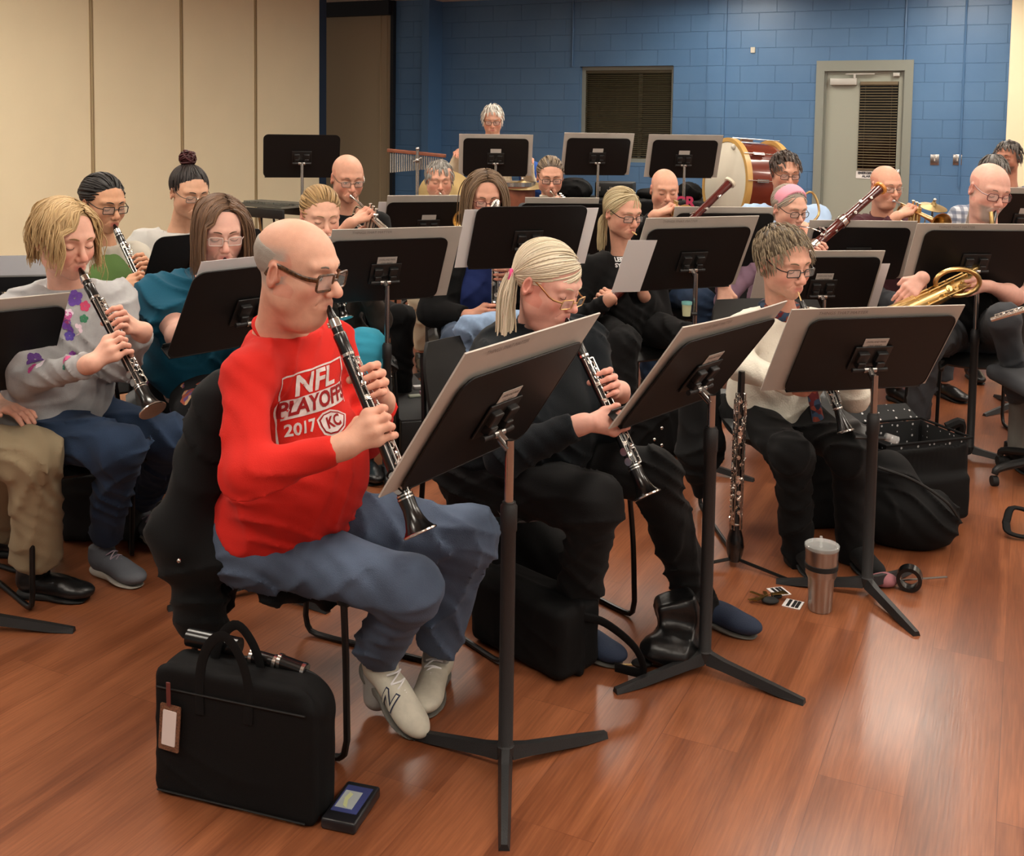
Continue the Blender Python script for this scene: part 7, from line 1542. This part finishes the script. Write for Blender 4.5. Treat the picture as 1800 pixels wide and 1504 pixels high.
# bar chimes
A0, B0 = P(682, 264, 7.6), P(783, 274, 7.5); d = (B0 - A0).normalized(); t = thing('bar_chimes', 'bar chimes with silver tubes under a brown beam on a stand', 'chimes', ((A0.x + B0.x) / 2, (A0.y + B0.y) / 2, 0)); m = MB(); m.box((A0 + B0) / 2, ((B0 - A0).length / 2, .02, .012), frame(d, Z3), bev=.003); m.out('beam', M_ROSE, t, smooth=True)
for i in range(24):
    k = .05 + .9 * i / 23; p = A0.lerp(B0, k) - Z3 * .02; L = .135 - .07 * i / 23; m = MB(); m.cyl(p, p - Z3 * L, .0052, n=8); m.tube([p, p + Z3 * .012], .001, 4); m.out('chime', M_SILVER, t, smooth=True)
m = MB(); c = (A0 + B0) / 2 + V((.01, -.03, 0)); m.cyl(V((c.x, c.y, .05)), V((c.x, c.y, c.z + .02)), .011, n=12); m.sph(c + V((0, -.01, -.05)), .016, 6); m.sph(c + V((0, 0, .03)), .014, 6); m.tube([c + V((-.03, -.02, -.06)), c + V((.03, -.01, -.03))], .005, 6); m.out('stand_pole', M_CHROME, t, smooth=True)
for i in range(3): m = MB(); a_ = 2.1 * i; m.tube([V((c.x, c.y, .35)), V((c.x + .3 * math.cos(a_), c.y + .3 * math.sin(a_), .01))], .009, 8); m.out('leg', M_CHROME, t, smooth=True)
# vibraphone
A0, B0 = P(425, 364, 7.6), P(528, 361, 7.3); d, n = axes(A0, B0); z0 = A0.z; c = (A0 + B0) / 2; c.z = 0; L = (B0 - A0).length; t = thing('xylophone', 'mallet instrument with grey bars on a black frame before the cream partition', 'xylophone', c); R = Matrix((d, n, Z3)).transposed()
for sgn in (-1, 1): m = MB(); m.box(c + n * sgn * .16 + Z3 * (z0 - .012), (L / 2, .012, .032), R, bev=.004); m.out('rail', M_BLACK, t, smooth=True)
for i in range(24):
    for row in (0, 1):
        if row and i % 7 in (2, 6): continue
        m = MB(); m.box(c + d * (-L / 2 + .03 + (L - .06) * (i + .5 * row) / 23.6) - n * (.07 - .15 * row) + Z3 * (z0 + .03 + .012 * row), (.017, .085, .006), R); m.out('bar', mat('grey_bar', '77776f', .4, .3), t)
for u_, v_ in ((-.42, -.14), (-.42, .14), (.42, -.14), (.42, .14)): m = MB(); p = c + d * u_ * L + n * v_; m.tube([p + Z3 * (z0 - .03), p + Z3 * .02], .013, 8); m.out('leg', M_FRAME, t, smooth=True)
for u_ in (-.2, .05, .15): m = MB(); m.tube([c + d * u_ * L + Z3 * (z0 - .05), c + d * (u_ + .12) * L + Z3 * (z0 - .4)], .008, 8); m.out('brace', M_HOOP if u_ < 0 else M_FRAME, t, smooth=True)
# cymbals
def cymbal(lab, c, r, nrm, pole=True):
    t = thing('cymbal', lab, 'cymbal', (c.x, c.y, 0)); m = MB(); m.lathe(c, nrm, [(-.002, r), (0, r), (.012, r * .5), (.018, r * .25), (.035, r * .12), (.037, .01)], 36); m.out('plate', M_CYM, t, smooth=True); m = MB(); m.cyl(V((c.x, c.y + .05, .02)), V(c) + Z3 * .04, .008, n=8); m.sph(V(c) + V(nrm) * .05, .012, 6); m.out('stand_pole', M_CHROME, t, smooth=True)
    for i in range(3): m = MB(); a_ = 2.1 * i + .3; m.tube([V((c.x, c.y, .3)), V((c.x + .25 * math.cos(a_), c.y + .25 * math.sin(a_), .01))], .008, 8); m.out('leg', M_CHROME, t, smooth=True)
cymbal('bronze cymbal tilted towards the viewer behind the man in plaid', P(784, 342, 7.7), .20, V((.05, -.8, .5)).normalized())
cymbal('bronze cymbal lying level over the drum behind the long haired woman', P(918, 326, 8.0), .19, V((0, -.12, 1)).normalized())
cymbal('small bronze cymbal on the blue drape left of the bearded man', P(1640, 364, 7.0), .09, V((.1, -.3, 1)).normalized())
c = P(905, 350, 8.0); t = thing('drum', 'wooden drum under the level cymbal', 'drum', (c.x, c.y, 0)); m = MB(); m.lathe(V((c.x, c.y, c.z - .14)), Z3, [(0, .15), (.26, .15)], 30); m.out('shell', M_ROSE, t, smooth=True); m = MB(); m.ring(V((c.x, c.y, c.z + .10)), Z3, [(0, .155), (.03, .155), (.03, .15), (.0, .15)], 30); m.out('hoop', M_CHROME, t, smooth=True)
for i in range(3): m = MB(); a_ = 2.1 * i; m.tube([V((c.x, c.y, c.z - .12)), V((c.x + .2 * math.cos(a_), c.y + .2 * math.sin(a_), .01))], .010, 8); m.out('leg', M_CHROME, t, smooth=True)
# bass drum
c = P(1279, 322, 8.6); ax = V((.86, .28, -.05)).normalized(); r_ = .345; c0 = c - ax * .02; t = thing('bass_drum', 'big bass drum with a white head, maple hoop and red brown shell', 'drum', (c.x, c.y, 0))
m = MB(); m.lathe(c0, ax, [(.0, r_ * .97), (.40, r_ * .97)], 48); m.out('shell', M_SHELL, t, smooth=True); m = MB(); m.lathe(c0, -ax, [(0, r_ * .95), (.006, r_ * .95), (.008, r_ * .94)], 48); m.out('drumhead', M_HEAD, t, smooth=True)
for k in (-.012, .36): m = MB(); m.ring(c0 + ax * k, ax, [(0, r_ * .96), (0, r_ * 1.05), (.045, r_ * 1.05), (.045, r_ * .96)], 48); m.out('hoop', M_HOOP, t, smooth=True)
e1 = perp(ax, Z3); e2 = ax.cross(e1)
for i in range(10): a_ = 2 * math.pi * i / 10 + .2; q = (e1 * math.cos(a_) + e2 * math.sin(a_)) * r_ * 1.07; m = MB(); m.tube([c0 + q - ax * .01, c0 + q + ax * .42], .004, 6); m.box(c0 + q * .97 + ax * .12, (.012, .012, .05), frame(q, ax)); m.out('tension_rod', M_CHROME, t, smooth=True)
m = MB(); 
for s_ in (-1, 1): m.tube([V((c.x + .05, c.y + s_ * .2, c.z - r_)), V((c.x + .2 + s_ * .1, c.y + s_ * .25, .01))], .014, 8); m.tube([V((c.x + .3, c.y + s_ * .2, c.z - r_)), V((c.x + .05, c.y + s_ * .25, .01))], .014, 8)
m.out('cradle', M_FRAME, t, smooth=True)
c = P(1292, 258, 8.5); t = thing('drum_mallet', 'white fluffy bass drum mallet resting on top of the drum', 'mallet', (c.x, c.y, 0)); m = MB(); m.sph(c, (.032, .032, .026), 10); m.out('mallet_head', cloth('white_fleece', 'd8d4c8', bump=.9), t, smooth=True); m = MB(); m.tube([c, c + V((.2, .1, -.02))], .007, 8); m.out('mallet_handle', M_HOOP, t, smooth=True)
# table with cases
q0, q1 = P(985, 343, 9.2), P(1238, 346, 8.9); d, n = axes(q0, q1); L = (q1 - q0).length; zt = .88; c = (q0 + q1) / 2; c.z = 0; R = Matrix((d, n, Z3)).transposed(); t = thing('folding_table', 'long table under a black cloth below the dark window', 'table', c); m = MB(); m.box(c + Z3 * zt, (L / 2, .3, .015), R, bev=.006); m.out('tabletop', M_BLACK, t, smooth=True)
blob('cloth_drape', [rbx(c + Z3 * (zt - .22) - n * .28, (L / 2, .025, .24), .02, R), rbx(c + Z3 * (zt + .014), (L / 2 + .01, .31, .012), .01, R)], .014, C_BLK, t, wr=.012)
for u_ in (-.9, .9):
    for v_ in (-.8, .8): m = MB(); p = c + d * u_ * L / 2 + n * v_ * .28; m.cyl(p + Z3 * .01, p + Z3 * zt, .012, n=8); m.out('leg', M_FRAME, t, smooth=True)
c2 = P(1082, 330, 9.15); c2.z = zt + .03; t = thing('hard_case', 'black hard case with steel latches on the back table', 'case', (c2.x, c2.y, 0)); m = MB(); m.box(c2 + Z3 * .065, (.16, .11, .062), R, bev=.012); m.out('body', mat('case_vinyl', '131313', .5), t, smooth=True); m = MB(); [m.box(c2 + R @ V((x, -.113, .07)), (.012, .005, .018), R) for x in (-.12, -.02, .08, .12)]; m.tube(bez([c2 + R @ V((-.05, -.115, .06)), c2 + R @ V((0, -.14, .05)), c2 + R @ V((.05, -.115, .06))], 8), .007, 8); m.out('latches', M_CHROME, t, smooth=True)
for px, py, w_, h_, lab in ((1008, 322, .15, .13, 'slumped black bag at the left end of the back table'), (1140, 326, .10, .07, 'small black bag next to the latched case on the back table'), (1212, 322, .10, .11, 'black bag at the right end of the back table')):
    c3 = P(px, py, 9.05); b_ = V((c3.x, c3.y, zt + .02)); soft('bag', lab, 'bag', c3, [ell(b_ + Z3 * h_ * .6, (w_, .10, h_ * .75), k=.05), ell(b_ + V((w_ * .4, 0, h_ * .4)), (w_ * .6, .1, h_ * .5), k=.05), half(b_ + Z3 * .004, -Z3)], .012, M_NYLON, .012)
c4 = P(1198, 356, 7.6); t = thing('gig_bag', 'black bag with pink letters behind the old man in red and black', 'bag', (c4.x, c4.y, 0)); blob('body', [rbx(V((c4.x + .06, c4.y + .06, .45)), (.16, .05, .53), .03)], .012, M_NYLON, t, wr=.008); m = MB(); put_text(m, 'CR', .11, Matrix(((1, 0, 0), (0, 0, -1), (0, 1, 0))), V((c4.x + .02, c4.y - .008, c4.z)), bold=.004); m.out('lettering', mat('magenta_print', 'b02850', .6), t)
c5 = P(935, 300, 9.3); soft('coat', 'royal blue coat on the wall side behind the standing percussionist', 'coat', c5, [ell(c5 + V((0, 0, -.05)), (.12, .08, .14), k=.05), ell(c5 + V((.08, 0, -.16)), (.10, .08, .10), k=.05)], .012, cloth('cobalt_cloth', '2f55a0'), .014)
c6 = P(1635, 385, 7.1); c6.z = 0; soft('draped_table', 'low table under a blue cloth left of the bearded saxophonist', 'table', c6, [rbx(c6 + Z3 * .42, (.20, .18, .44), .02)], .014, cloth('blue_drape', '26406e'), .012, part='cloth_drape')
c7 = P(1415, 355, 7.2); soft('sack', 'tall black gig bag leaning near the horn player', 'bag', c7, [rbx(V((c7.x - .5, c7.y + .4, .42)), (.1, .08, .42), .04)], .014, M_NYLON, .01)
